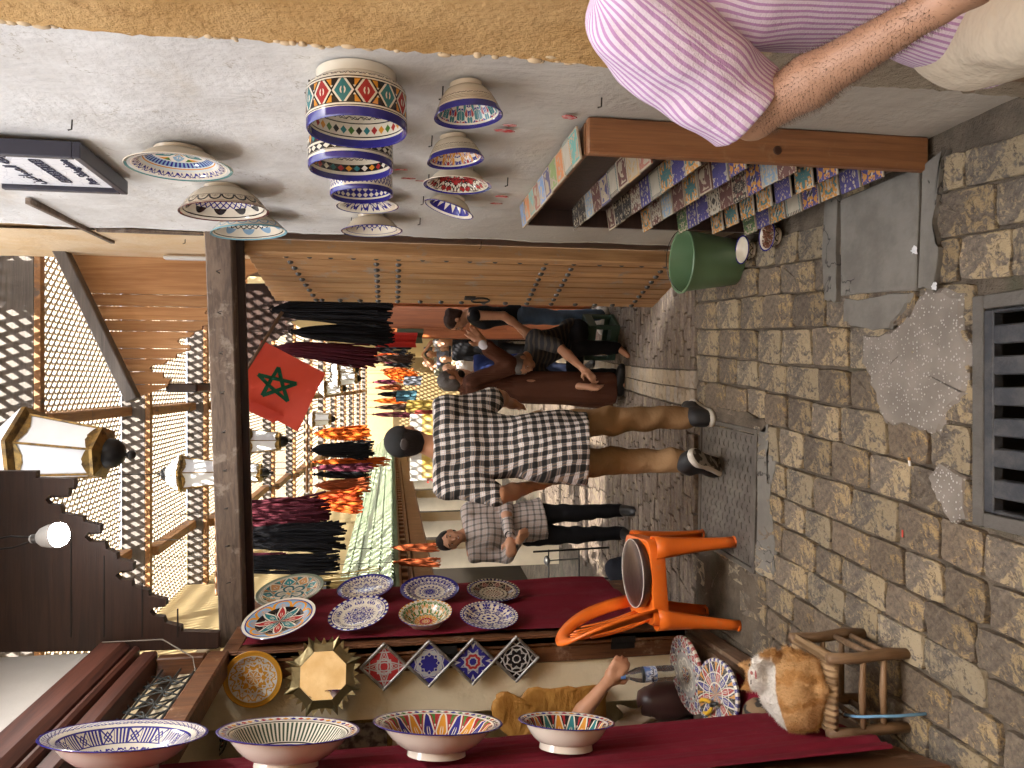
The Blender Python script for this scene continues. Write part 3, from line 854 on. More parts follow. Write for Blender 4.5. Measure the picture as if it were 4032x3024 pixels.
for k in range(165):
    y = -4.15 + k * .122
    for r_ in range(nrow):
        s0 = r_ / nrow
        x = e0 + (e1 - e0) * s0; z = zt0 + (zt1 - zt0) * s0 + (.012)
        M = Matrix.Translation((x, y, z)) @ Matrix(((0, -.716, .698, 0), (1, 0, 0, 0), (0, .698, .716, 0), (0, 0, 0, 1))) @ Matrix.Rotation(math.radians(-5), 4, 'X')
        if k < 44:
            o = obj('roof_tile', me_t, GTILE, lf); o.matrix_local = M; cnt += 1
        else: rest.add([M @ Vector(v) for v in tb.v], tb.f)
rest.obj('far_roof_tiles', GTILE, lf, 180, kind='stuff')
vs = [(e0 - .01, -4.2, zt0), (e0 - .01, 16, zt0), (e1, 16, zt1), (e1, -4.2, zt1)]
MB().add(vs + [(v[0], v[1], v[2] - .03) for v in vs], [(0, 1, 2, 3), (7, 6, 5, 4), (0, 3, 7, 4), (0, 4, 5, 1), (1, 5, 6, 2), (2, 6, 7, 3)]).obj('tile_bed', mat('green tile bed', col=(.10, .15, .08), rough=.7), lf)
# ================================================================== stepped lattice roof
steps = [(3.95, 4.27)]
roofs = thing('lattice_roof', 'stepped timber lattice roof shading the street', 'lattice roof', (0, 6, 3.9))
ty = [3.9, 5.39, 7.0, 8.35, 9.7, 11.1, 12.5, 14, 15.5, 17.2, 19, 21, 23.5, 26]
tz = [4.27, 4.05, 3.85, 3.68, 3.53, 3.40, 3.28, 3.17, 3.06, 2.96, 2.86, 2.76, 2.68]
x0, x1 = -2.3, 1.75
def lattice(y0, y1, z, pitch=.06, w=.0225, t=.012):
    mb = MB(); L = y1 - y0; W = x1 - x0
    for sgn in (1, -1):
        c = -L if sgn > 0 else 0
        k = 0
        s0 = (x0 - L if sgn > 0 else x0)
        s1 = (x1 if sgn > 0 else x1 + L)
        s = s0
        zz = z + (0 if sgn > 0 else t + .001)
        while s < s1:                       # slat along (sgn,1)
            ya, yb = 0, L; xa, xb_ = s, s + sgn * L
            # clip to x0..x1
            pts = []
            def cl(px, py, qx, qy):
                ta, tb_ = 0.0, 1.0; dx = qx - px
                for lim, sg in ((x0, 1), (x1, -1)):
                    if abs(dx) < 1e-9: continue
                    tt = (lim - px) / dx
                    if (dx > 0) == (sg > 0): ta = max(ta, tt)
                    else: tb_ = min(tb_, tt)
                return ta, tb_
            ta, tb_ = cl(xa, ya, xb_, yb)
            if tb_ - ta > .02:
                ax_, ay_ = xa + (xb_ - xa) * ta, L * ta; bx_, by_ = xa + (xb_ - xa) * tb_, L * tb_
                h = w * .7071
                mb.add([(ax_ - h, y0 + ay_, zz), (ax_ + h, y0 + ay_, zz), (bx_ + h, y0 + by_, zz), (bx_ - h, y0 + by_, zz),
                        (ax_ - h, y0 + ay_, zz + t), (ax_ + h, y0 + ay_, zz + t), (bx_ + h, y0 + by_, zz + t), (bx_ - h, y0 + by_, zz + t)],
                       [(0, 3, 2, 1), (4, 5, 6, 7), (0, 1, 5, 4), (2, 3, 7, 6), (1, 2, 6, 5), (3, 0, 4, 7)])
            s += pitch * 1.4142
    return mb
for k in range(len(tz)):
    y0, y1, z = ty[k] + .03, ty[k + 1], tz[k]
    lm = lattice(y0, y1, z) if k < 6 else lattice(y0, y1, z, .10, .036)
    lm.v = [(v[0], v[1] - 6, v[2] - 3.9) for v in lm.v]
    lm.obj('lattice_panel', WOOD_LAT, roofs, kind='stuff')
    if k + 1 < len(tz) + 1:
        zb = tz[k + 1] if k + 1 < len(tz) else z - .12
        MB().bbox((x0, y1 - 6 + .001, zb - 3.9 + .004), (x1, y1 - 6 + .03, z - 3.9 - .002), .003).obj('riser_board', WOOD_GREY, roofs)
        MB().bbox((x0, y1 - 6 - .012, zb - 3.9 - .045), (x1, y1 - 6 + .05, zb - 3.9 - .002), .004).obj('cross_rail', WOOD_ROOF, roofs)
    if k > 0:
        for bx in (-.24, -1.5, 1.2):
            MB().bbox((bx - .04, y0 - 6 + .02, z - 3.9 - .1), (bx + .04, y1 - 6 - .02, z - 3.9 - .003), .006).obj('long_rafter', WOOD_ROOF, roofs)
# ================================================================== tall unseen building added behind the viewer to shade the lane
bh = thing('sun_blocker', 'tall ochre sun blocker added out of view behind the viewer', 'building', (0, -5.6, 0))
MB().box((-3.0, -3, 0), (5.5, 0, 23.0)).obj('wall', OCHRE, bh)
# ================================================================== glazed patterns
W_ = (.70, .64, .52); CB = (.030, .026, .20); RD = (.36, .03, .03); TL = (.03, .17, .18); GN = (.07, .17, .035); YO = (.62, .26, .03); BK = (.014, .012, .014); LB_ = (.22, .36, .50); MR = (.12, .03, .03); CRM = (.62, .52, .38)
def polar(n):
    x, y, z = n.xyz()
    return x, y, z, n.atan2(y, x), (x * x + y * y).sqrt()
def fold(n, th, r, N, off=0.0):
    a = ((th * (N / (2 * PI)) + off).fr() - .5).abs() * (2 * PI / N)
    return r * a.cos(), r * a.sin()
def lines_pat(n, p, q, lines, cols, w, lc):
    c = cols[0]; m = None
    for i, (ph, k) in enumerate(lines):
        d = p * math.cos(ph) + q * math.sin(ph) - k
        c = n.mix(d.gt(0), c, cols[(i + 1) % len(cols)]) if i % 2 == 0 else n.mix(d.gt(0), c, cols[(i + 1) % len(cols)])
        m = d.abs() if m is None else m.mn(d.abs())
    return n.mix(m.lt(w), c, lc)
def star_fn(R, N, cols, lc=W_, w=.028, seed=0, rim=CB, ring=.88, rimpat=None):
    rr = random.Random(seed)
    L = [(rr.uniform(-.5, .5) + (1.2 if i % 2 else 0), rr.uniform(.22, .8)) for i in range(5)]
    def fn(n):
        x, y, z, th, r = polar(n)
        r = r * (1 / R)
        p, q = fold(n, th, r, N)
        c = lines_pat(n, p, q, L, cols, w, lc)
        p2, q2 = fold(n, th, r, N, .5)
        d = (p2 * .8 + q2 * 1.3 - .42).abs().mn((p - .30).abs())
        c = n.mix(d.lt(w * .8), c, lc)
        e = n.voro(9.0, n.vec(p + seed, q * 1.6, 0.0), 'DISTANCE_TO_EDGE'); ec = n.voro(9.0, n.vec(p + seed, q * 1.6, 0.0), 'F1', 'Color')
        c = n.mix(ec.gt(.60) * e.gt(.05), c, cols[1]); c = n.mix((ec.lt(.36)) * e.gt(.07), c, cols[2]); c = n.mix(e.lt(.045), c, lc)
        c = n.mix(r.bt(ring - .03, ring), c, W_)
        band = rim
        if rimpat: band = n.mix((th * (rimpat[0] / (2 * PI))).fr().gt(.5), rimpat[1], rimpat[2])
        c = n.mix(r.gt(ring), c, band)
        c = n.mix(r.gt(.965), c, rim)
        return c
    return fn
def bands_fn(R, bands, base=W_):
    """bands of radius: (lo, hi, kind, N, colours...)"""
    def fn(n):
        x, y, z, th, r = polar(n)
        return bands_col(n, th, r * (1 / R), bands, base)
    return fn
def zbands_fn(H, bands, base=CRM):
    def fn(n):
        x, y, z, th, r = polar(n)
        return bands_col(n, th, z * (1 / H), bands, base)
    return fn
def bands_col(n, th, t, bands, base):
    c = base
    for b in bands:
        lo, hi, kind = b[:3]
        s = (t - lo) * (1 / (hi - lo)); inb = t.bt(lo, hi)
        if kind == 'solid': k = b[3]
        else:
            N = b[3]; cs = b[4:]
            a = th * (N / (2 * PI)) + .5; f = a.fr()
            if kind == 'diam':
                d = (f - .5).abs() * 2 + (s - .5).abs() * 2
                idx = ((a.fl() * .37) + .01).fr()
                cc = cs[1]
                for i, q in enumerate(cs[2:]): cc = n.mix(idx.gt((i + 1) / len(cs[1:])), cc, q)
                k = n.mix(d.lt(.86), cs[0], cc)
            elif kind == 'hatch':
                u1 = ((a + s * 2).fr() - .5).abs(); u2 = ((a - s * 2).fr() - .5).abs()
                k = n.mix(u1.mn(u2).lt(.13), cs[0], cs[1])
            elif kind == 'arch':
                d = (f - .5) * 2; e = (d * d + s * s * 1.1).sqrt()
                k = n.mix((e - .9).abs().lt(.13), cs[0], cs[1])
                k = n.mix(((f - .5).abs() * 14).fr().lt(.3) * e.lt(.5), k, cs[1])
            elif kind == 'stripe': k = n.mix(f.gt(.5), cs[0], cs[1])
            elif kind == 'medal':
                d = ((f - .5).abs() * 2.1 + (s - .5).abs() * 1.5)
                e = ((f - .5) * (f - .5) * 5 + (s - .5) * (s - .5) * 3).sqrt()
                idx = (a.fl() * .5 + .01).fr()
                cc = n.mix(idx.gt(.4), cs[1], cs[2])
                k = n.mix((d - 1.12).abs().lt(.10), cs[0], cs[3])
                k = n.mix(d.gt(1.22) * (s - .5).abs().gt(.2), k, n.mix(idx.gt(.4), cs[4], cs[5]))
                k = n.mix(d.lt(.80), k, cc)
                k = n.mix(((e - .22).abs().lt(.07)) * (f - .5).abs().gt(.05), k, cs[0])
                k = n.mix((f - .5).abs().lt(.045) * s.bt(.05, .95) * d.gt(.5), k, cc)
            elif kind == 'sq':
                odd = (a.fl() * .5).fr().gt(.25); u_ = (f - .5).abs(); v_ = (s - .5).abs()
                xx = ((u_ - v_).abs().lt(.07)).mx((u_ + v_ - .3).abs().lt(.06)).mx(u_.mx(v_).gt(.45))
                k = n.mix(odd, n.mix(xx, cs[0], cs[1]), n.mix((f * 4).fr().lt(.55), cs[0], cs[1]))
            elif kind == 'dense':
                v = n.vec((a * 1.0), s * (b[-1]), 0.0)
                e = n.voro(2.2, v, 'DISTANCE_TO_EDGE'); ec = n.voro(2.2, v, 'F1', 'Color')
                k = n.mix(ec.gt(.5), cs[1], cs[2]); k = n.mix(ec.lt(.34), k, cs[3]); k = n.mix(e.lt(.07), k, cs[0])
            elif kind == 'vine':
                w = ((a * 6.283).sin() * .25 + .5 - s).abs(); w2 = ((a * 12.566 + 1).cos() * .3 + .5 - s).abs()
                k = n.mix(w.mn(w2).lt(.10), cs[0], cs[1])
            elif kind == 'check':
                k = n.mix(((a * 1).fl() + (s * b[-1]).fl())._b('MODULO', 2).abs().gt(.5), cs[0], cs[1])
        c = n.mix(inb, c, k)
    return c
GL = dict(rough=.13, spec=.6)
def pot(name, label, cat, outer, inner, mo, mi, loc, axis, group=None, seg=72, roll=0.0, parent=None):
    """outer: foot centre to rim; inner: rim to inside centre; faces carry outside / inside glaze"""
    mb = MB().lathe(outer + inner, seg); me = mb.mesh(name, 50)
    me.materials.append(mo); me.materials.append(mi)
    nf = 0; cntf = 0
    prof = outer + inner
    for k in range(len(prof) - 1):
        a, b = prof[k][0] < 1e-6, prof[k + 1][0] < 1e-6
        m = 0 if (a and b) else seg
        if k >= len(outer) - 1:
            for f in range(cntf, cntf + m): me.polygons[f].material_index = 1
        cntf += m
    o = obj(name, me, None, parent, **tags(label, cat, group))
    o.matrix_world = frame(loc, axis) @ Matrix.Rotation(roll, 4, 'Z')
    return o
def bowl_prof(R, h, rf=.45, flare=.0, foot=.012, th=.007, drum=False):
    rf *= R
    if drum:
        out = [(0, .004), (rf * .9, .004), (rf * .95, 0), (rf, 0), (rf * 1.0, foot + .012), (R * .97, h * .28), (R, h * .36), (R, h * .97), (R - th * .4, h)]
        inn = [(R - th, h * .985), (R - th, h * .38), (R * .9, h * .27), (rf * .8, foot + .014), (0, foot + .012)]
    else:
        out = [(0, .004), (rf * .88, .004), (rf * .92, 0), (rf, 0), (rf * .97, foot)]
        for i in range(1, 8):
            t = i / 7; out.append((rf + (R * (1 - flare) - rf) * (t ** .8), foot + (h - foot) * (t ** 1.35) * (1 if not flare else .93)))
        if flare: out.append((R * .985, h * .955))
        out.append((R, h - .002)); out.append((R - th * .3, h))
        inn = [(R - th * .8, h - .001)]
        if flare: inn.append((R * (1 - flare), h * .94))
        for i in range(6, 0, -1):
            t = i / 7; inn.append((max((rf + (R * (1 - flare) - rf) * (t ** .8)) - th, .01), foot + th * .7 + (h - foot) * (t ** 1.35) * (1 if not flare else .93)))
        inn.append((rf * .5, foot + .005)); inn.append((0, foot + .004))
    return out, inn
zz1 = lambda a, b: (.633 * a, .633 * b)
zz2 = lambda a, b: (1100 + .633 * a, .633 * b)
GRP = 'ceramics hung on the white wall'
def hang(name, label, ft, rm, Rpx, mo, mi, rf=.45, flare=0, drum=False, th=.007):
    P = atW(*ft, .004); Q = atY(*rm, P.y); ax = Q - P; h = min(max(ax.length, .035), .20)
    R = Rpx / FPX * (Q - CC).dot(CF)
    o, i = bowl_prof(R, h, rf, flare, th=th, drum=drum)
    return pot(name, label, 'bowl' if not drum else 'drum pot', o, i, mo(R, h), mi(R, h), P, ax, GRP)
BASE = mat('bare cream glaze', col=(.64, .55, .42), rough=.3, var=.06, vs=14)
cm = lambda nm, fn: (lambda R, h: mat(nm, fn(R, h), **GL))
blue_rim_out = cm('bowl cream outside blue lip', lambda R, h: zbands_fn(h, [(.5, .53, 'vine', 30, CRM, BK), (.60, .625, 'solid', BK), (.66, .68, 'solid', BK), (.71, .73, 'solid', BK), (.80, 1.1, 'solid', CB)]))
def out_bands(nm): return cm(nm, lambda R, h: zbands_fn(h, [(.50, .56, 'vine', 30, CRM, BK), (.60, .612, 'solid', BK), (.65, .662, 'solid', BK), (.70, .712, 'solid', BK), (.79, 1.1, 'solid', CB)]))
# drums
hang('painted_drum_pot', 'large drum shaped pot with red and blue medallions on white wall', zz2(480, 470), zz2(485, 826), 308 * .633,
     cm('drum medallion outside', lambda R, h: zbands_fn(h, [(.25, .31, 'vine', 34, W_, BK), (.34, .36, 'solid', BK), (.385, .78, 'medal', 14, W_, RD, TL, BK, YO, BK), (.39, .40, 'solid', BK), (.775, .79, 'solid', BK), (.82, .835, 'solid', BK), (.85, 1.1, 'solid', CB)], W_)),
     cm('drum diamond inside', lambda R, h: zbands_fn(h, [(.42, .50, 'vine', 24, W_, BK), (.55, .57, 'solid', BK), (.60, .78, 'diam', 36, W_, RD, BK, YO, TL, GN), (.80, .82, 'solid', BK), (.86, 1.1, 'solid', CB)], W_)), .8, 0, True)
hang('painted_drum_pot', 'drum pot with white diamonds on black band below the largest drum', zz2(440, 800), zz2(447, 1058), 260 * .633,
     cm('drum check outside', lambda R, h: zbands_fn(h, [(.28, .56, 'diam', 40, BK, RD, W_, TL, W_, YO), (.56, .58, 'solid', W_), (.60, .76, 'diam', 30, BK, W_, W_), (.60, .61, 'solid', W_), (.77, .785, 'solid', BK), (.84, 1.1, 'solid', CB)], W_)),
     cm('drum diamond inside 2', lambda R, h: zbands_fn(h, [(.42, .50, 'vine', 24, W_, BK), (.60, .78, 'diam', 30, BK, RD, W_, YO, TL), (.86, 1.1, 'solid', CB)], W_)), .8, 0, True)
hang('painted_drum_pot', 'smallest drum pot with fine blue diamond pattern', zz2(505, 1040), zz2(513, 1222), 193 * .633,
     cm('drum blue outside', lambda R, h: zbands_fn(h, [(.28, .78, 'hatch', 46, W_, CB), (.84, 1.1, 'solid', CB)], W_)),
     cm('drum blue inside', lambda R, h: zbands_fn(h, [(.40, .60, 'diam', 30, CB, W_, W_), (.60, .80, 'diam', 30, CB, W_, W_), (.86, 1.1, 'solid', CB)], W_)), .8, 0, True)
hang('painted_plate', 'shallow blue and white plate hanging between small drum and lowest bowl', zz2(548, 1215), zz2(550, 1286), 195 * .633, lambda R, h: BASE,
     cm('plate blue vines', lambda R, h: bands_fn(R, [(0, .3, 'stripe', 8, W_, CB), (.35, .82, 'vine', 12, W_, CB), (.94, 1.2, 'solid', CB)])), .45, .12)
hang('painted_bowl', 'blue zigzag patterned bowl hanging lowest beside the door stile', zz2(572, 1340), zz2(576, 1440), 189 * .633, cm('bowl blue lip', lambda R, h: zbands_fn(h, [(.9, 1.2, 'solid', CB)])),
     cm('bowl blue zig', lambda R, h: bands_fn(R, [(.25, .78, 'diam', 16, W_, CB, CB), (.4, .66, 'hatch', 22, W_, CB), (.80, .82, 'solid', CB), (.94, 1.2, 'solid', CB)])), .45, .10)
# right hand column
hang('painted_bowl', 'conical bowl with star pattern inside, nearest of the column by the tile rack', zz2(1160, 525), zz2(1177, 730), 215 * .633, out_bands('bowl bands outside A'),
     cm('bowl star A', lambda R, h: star_fn(R, 9, [CB, TL, RD, BK, GN], W_, .022, 2)), .48)
hang('painted_bowl', 'conical bowl with blue and orange motifs inside, second by the tile rack', zz2(1080, 850), zz2(1097, 1003), 178 * .633, out_bands('bowl bands outside B'),
     cm('bowl star B', lambda R, h: star_fn(R, 7, [CB, YO, RD, W_, GN], W_, .03, 5)), .48)
hang('painted_bowl', 'wide shallow bowl with red and yellow stars, third by the tile rack', zz2(1110, 1050), zz2(1108, 1156), 215 * .633, lambda R, h: BASE,
     cm('bowl star C', lambda R, h: star_fn(R, 8, [W_, RD, W_, YO, TL], BK, .014, 9)), .45, .12)
hang('painted_bowl', 'small blue and white bowl, last of the column by the tile rack', zz2(1080, 1222), zz2(1054, 1306), 159 * .633, cm('bowl blue lip 2', lambda R, h: zbands_fn(h, [(.9, 1.2, 'solid', CB)])),
     cm('bowl blue D', lambda R, h: bands_fn(R, [(.2, .8, 'diam', 14, CB, W_, W_), (.94, 1.2, 'solid', CB)])), .5, .08)
# left hand column
hang('painted_plate', 'wide teal rimmed plate with blue band under the street sign', zz1(1115, 930), zz1(1117, 1045), 315 * .633, lambda R, h: BASE,
     cm('plate teal', lambda R, h: bands_fn(R, [(0, .45, 'medal', 5, W_, TL, LB_, (.66, .62, .55), YO, GN), (.50, .62, 'stripe', 46, CB, LB_), (.64, .66, 'solid', YO), (.70, .86, 'vine', 26, W_, CB), (.93, 1.2, 'solid', TL)], (.60, .62, .60))), .46, .14)
hang('painted_bowl', 'cream bowl with dark arches round its outside, above the turquoise one', zz1(1385, 1160), zz1(1395, 1320), 265 * .633,
     cm('bowl arch outside', lambda R, h: zbands_fn(h, [(.60, .62, 'solid', BK), (.64, .88, 'arch', 20, CRM, BK), (.91, .93, 'solid', MR), (.96, 1.1, 'solid', MR)])),
     cm('bowl arch inside', lambda R, h: bands_fn(R, [(.4, .86, 'arch', 10, W_, BK), (.5, .75, 'hatch', 30, W_, CB), (.88, .90, 'solid', BK), (.95, 1.2, 'solid', MR)])), .42)
hang('painted_bowl', 'turquoise and white bowl overlapping the end of the timber beam', zz1(1540, 1330), zz1(1550, 1450), 228 * .633,
     cm('bowl turq outside', lambda R, h: zbands_fn(h, [(.60, .62, 'solid', BK), (.64, .86, 'arch', 20, W_, LB_), (.90, 1.1, 'solid', (.20, .42, .50))])),
     cm('bowl turq inside', lambda R, h: bands_fn(R, [(.3, .84, 'arch', 9, W_, LB_), (.45, .7, 'hatch', 26, W_, BK), (.88, .90, 'solid', BK), (.93, 1.2, 'solid', (.20, .42, .50))])), .42)
# ================================================================== street sign
sg = atX(280, 540, .75); sg2 = atX(480, 690, .745)
SY0, SY1, SZ0 = 2.43, 2.86, 2.645
sign = thing('street_sign', 'framed white street name sign high on the wall', 'street sign', (.767, 2.52, SZ0 + .015), (0, 0, .02))
SH = .42
FRM = mat('navy sign frame', col=(.030, .029, .045), rough=.4, var=.1)
MB().bbox((-.03, .012, .012), (.0, SY1 - SY0 - .012, SH), .002).obj('backing', FRM, sign)
mb_w = mat('white sign tiles', lambda n: n.mix(n.voro(22, feat='DISTANCE_TO_EDGE').lt(.03), (.78, .78, .80), (.62, .62, .66)), rough=.3)
MB().box((-.036, .03, .03), (-.031, SY1 - SY0 - .03, SH)).obj('panel', mb_w, sign)
for a, b in (((-.052, 0, 0), (0, SY1 - SY0, .025)), ((-.052, 0, .025), (0, .025, SH)), ((-.052, SY1 - SY0 - .025, .025), (0, SY1 - SY0, SH))): MB().bbox(a, b, .003).obj('frame_bar', FRM, sign)
INK = mat('sign ink', col=(.02, .02, .05), var=0)
def text(body, size, m, parent, M, name='lettering', ext=.0012, align='CENTER'):
    cu = bpy.data.curves.new(name, 'FONT'); cu.body = body; cu.size = size; cu.extrude = ext; cu.align_x = align; cu.align_y = 'CENTER'
    cu.resolution_u = 3
    o = bpy.data.objects.new(name, cu); COL.objects.link(o)
    dg = bpy.context.evaluated_depsgraph_get()
    me = bpy.data.meshes.new_from_object(o.evaluated_get(dg)); bpy.data.objects.remove(o)
    o = obj(name, me, m, parent); o.matrix_local = M
    return o
Ms = lambda y, z: Matrix.Translation((-.038, y, z)) @ Matrix(((0, 0, -1, 0), (-1, 0, 0, 0), (0, 1, 0, 0), (0, 0, 0, 1)))
cy_ = (SY1 - SY0) / 2
text('Rue Sbbaghine', .048, INK, sign, Ms(cy_, .085))
text('ⵜⴰⵙⵓⴽⵜ', .038, INK, sign, Ms(cy_ , .175))
text(''.join(chr(int(q, 16)) for q in 'FEAF FEE7 FED8 FE94 0020 FE8D FEDF FEBC FE92 FE8E FECF FEF4 FEE6'.split())[::-1], .058, INK, sign, Ms(cy_, .28))
# ================================================================== tile rack
RKX = .69
rk = thing('tile_rack', 'slanting orange pine rack of painted tiles against the white wall', 'rack', (.745, 2.12, 0))
MB().bbox((-.065, -.02, .0), (.042, .012, 1.118), .004).obj('near_side_board', WOOD_OR, rk, 40)
mb = MB()
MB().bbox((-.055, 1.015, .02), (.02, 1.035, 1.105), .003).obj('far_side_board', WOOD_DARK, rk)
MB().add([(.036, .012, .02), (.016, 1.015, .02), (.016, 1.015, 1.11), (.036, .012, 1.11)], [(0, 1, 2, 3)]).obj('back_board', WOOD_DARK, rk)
kn = MB().lathe([(0, .0015), (.012, .0015), (.014, 0)], 14).obj('wood_knot', mat('knot', col=(.06, .02, .008), var=.3, vs=60), rk); kn.matrix_local = Matrix.Translation((-.028, -.0215, .52)) @ Matrix.Rotation(PI / 2, 4, 'X')
SHZ = [1.122, .895, .738, .583, .415, .262, .105]
TH_ = [.128, .122, .118, .118, .118, .118, .118]
for i, z in enumerate(SHZ):
    vs = [(-.058, .0125, z - .014), (-.058, 1.0145, z - .014), (.014, 1.0145, z - .014), (.034, .0125, z - .014)]
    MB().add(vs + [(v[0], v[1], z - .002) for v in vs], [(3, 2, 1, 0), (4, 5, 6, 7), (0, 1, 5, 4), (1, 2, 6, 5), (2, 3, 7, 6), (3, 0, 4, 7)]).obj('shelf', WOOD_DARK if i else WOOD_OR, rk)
def tile_fn(kind, c1, c2, c3, s=.106, seed=0):
    rr = random.Random(seed); dm = lambda c: (c[0] * .74, c[1] * .72, c[2] * .68) if min(c) > .3 else c
    c1, c2, c3 = dm(c1), dm(c2), dm(c3); CK = c3 if c3 != c1 else c2
    def fn(n):
        x, y, z = n.xyz(); u = y * (1 / s); v = z * (1 / s)        # -.5 .. .5
        th = n.atan2(v, u); r = (u * u + v * v).sqrt()
        if kind == 'star':
            p, q = fold(n, th, r * 1.6, 8)
            L = [(rr.uniform(-.6, .6) + (1.1 if i % 2 else 0), rr.uniform(.15, .7)) for i in range(4)]
            c = lines_pat(n, p, q, L, [c1, c2, c3, c1], .03, c1)
            c = n.mix((p * .9 + q * 1.4 - .5).abs().lt(.05), c, c2)
        elif kind == 'petal':
            a = (th * 2).cos().abs(); c = n.mix((r * 2.1 - a).abs().lt(.13), n.mix((r * 2.1).lt(a), c1, c3), c2)
            c = n.mix(r.lt(.07), c, c3); c = n.mix(((u.abs() + v.abs()) * 9).fr().lt(.25) * (r * 2.1).gt(a), c, c2)
        elif kind == 'beast':
            d = n.noise(3.2, 2, .5, n.vec(u + seed * 3.3, v * .8, 0.0), .8)
            bd = u.abs().mx(v.abs())
            c = n.mix(n.ss(d, .50, .53) * bd.lt(.36), c1, c2)
            c = n.mix(bd.gt(.42 ), c, c2); c = n.mix((n.noise(9, 2, .5, n.vec(u, v, 0.0)) * .16 + bd).gt(.50), c, c2)
        elif kind == 'grid':
            a = ((u + v) * 4).fr(); b = ((u - v) * 4).fr()
            c = n.mix((a - .5).abs().mn((b - .5).abs()).lt(.16), c1, c2)
            c = n.mix(u.abs().mx(v.abs()).gt(.44), c, c2)
        elif kind == 'fan':
            a1 = ((u + .5) * (u + .5) + (v + .5) * (v + .5)).sqrt(); a2 = ((u - .5) * (u - .5) + (v - .5) * (v - .5)).sqrt()
            m = a1.mn(a2); c = n.mix((m * 5).fr().lt(.45), c1, c2); c = n.mix(m.lt(.2), c, c3); c = n.mix((m - .62).abs().lt(.04), c, BK)
        elif kind == 'num':
            c = n.mix(((u.abs() - .42).abs().lt(.05)) * ((v * 20).fr().lt(.6)), c1, c3)
            c = n.mix(v.abs().gt(.36) * ((u * 9).fr().lt(.5)), c, c2)
        if kind in ('petal', 'star', 'fan', 'grid'):
            e = n.voro(11.0, n.vec(u.abs() + seed, v.abs(), 0.0), 'F1', 'Color'); c = n.mix(e.gt(.56), c, CK); c = n.mix(e.lt(.33), c, c2)
        c = n.mix(u.abs().mx(v.abs()).gt(.485), c, c1)
        return n.scale_col(n.mix(.22, c, (.34, .30, .25)), n.noise(30, 3) * .3 + .80)
    return fn
TM = {}
OR_ = (.72, .24, .06); NV = (.06, .06, .18); LBL = (.20, .36, .66); AQ = (.22, .48, .40); SG = (.25, .36, .10)
specs = [('blue beast', 'beast', LBL, CRM, W_), ('orange beast', 'beast', OR_, CRM, W_), ('aqua vine', 'beast', AQ, CRM, W_), ('maroon beast', 'beast', (.38, .12, .08), CRM, W_), ('pale blue vase', 'beast', LBL, W_, W_), ('navy lettered', 'beast', NV, CRM, W_), ('green goat', 'beast', SG, CRM, W_), ('orange animal', 'beast', OR_, CRM, W_), ('yellow white numeral', 'num', W_, TL, YO), ('teal lion', 'beast', (.12, .42, .36), CRM, W_),
         ('black cross', 'grid', CRM, BK, BK), ('black floral', 'petal', CRM, BK, BK), ('pale blue lattice', 'grid', CRM, LB_, W_), ('maroon leaf', 'petal', CRM, MR, MR), ('navy cat', 'beast', CRM, NV, W_), ('white numeral', 'num', W_, BK, TL), ('maroon vine', 'beast', MR, CRM, W_), ('tan camel', 'beast', CRM, (.5, .3, .12), W_),
         ('cobalt star', 'star', W_, CB, CB), ('blue petal', 'petal', W_, CB, CB), ('teal orange star', 'star', W_, TL, YO), ('teal fan', 'fan', W_, TL, YO), ('green star', 'star', CRM, (.03, .1, .05), GN), ('cobalt lattice', 'grid', CRM, CB, CB), ('orange blossom', 'petal', W_, YO, TL), ('brown star', 'star', CRM, MR, BK), ('navy fan', 'fan', W_, CB, YO), ('black check', 'grid', CRM, BK, W_), ('maroon trellis', 'grid', CRM, MR, W_)]
for i, (nm, kd, a, b, c) in enumerate(specs): TM[nm] = mat('tile ' + nm, tile_fn(kd, a, b, c, .106, i), rough=.22)
rows = [['blue beast', 'orange beast', 'aqua vine', 'maroon beast', 'pale blue vase', 'navy lettered', 'green goat', 'orange animal', 'yellow white numeral', 'teal lion'][::-1],
        ['black cross', 'black floral', 'pale blue lattice', 'maroon leaf', 'navy cat', 'white numeral', 'maroon vine', 'tan camel', 'maroon beast'][::-1],
        ['maroon vine', 'black floral', 'black cross', 'maroon trellis', 'cobalt star', 'white numeral', 'orange blossom', 'blue petal', 'teal orange star'][::-1],
        ['teal orange star', 'maroon trellis', 'pale blue lattice', 'maroon leaf', 'orange blossom', 'maroon vine', 'blue petal', 'navy fan'][::-1],
        ['green star', 'cobalt star', 'blue petal', 'black check', 'maroon leaf', 'brown star', 'navy fan', 'pale blue lattice', 'maroon leaf'][::-1],
        ['teal orange star', 'orange blossom', 'teal fan', 'teal orange star', 'cobalt lattice', 'orange blossom', 'navy fan'][::-1],
        ['green star', 'cobalt lattice', 'teal fan', 'white numeral', 'navy fan', 'teal orange star', 'cobalt star', 'navy fan'][::-1]]
ordn = ['nearest', 'second', 'third', 'fourth', 'fifth', 'sixth', 'seventh', 'eighth', 'ninth', 'farthest']
shn = ['top', 'second', 'third', 'fourth', 'fifth', 'sixth', 'lowest']
tmesh = {}
for i, row in enumerate(rows):
    n_ = len(row); y0 = .02 + (0 if i == 0 else .015); wid = (1.0 - y0) / n_
    for j, nm in enumerate(row):
        h = .100; w = min(wid * .97, .108)
        if (nm, i) not in tmesh:
            me = MB().bbox((-.004, -w / 2, -h / 2), (.004, w / 2, h / 2), .0015).mesh('painted_tile'); me.materials.append(TM[nm]); tmesh[(nm, i)] = me
        yc = y0 + wid * (j + .5)
        od = ordn[j] if j < n_ - 1 else 'farthest'
        o = obj('painted_tile', tmesh[(nm, i)], TM[nm], None, (.725 - .006 * yc + rs.uniform(-.003, .003), 2.12 + yc, SHZ[i] + .013), (0, math.radians(83 + rs.uniform(-2, 2)), 0),
                **tags('%s tile, %s from near post on %s rack row' % (nm, od, shn[i]), 'tile', 'painted tiles on the rack'))
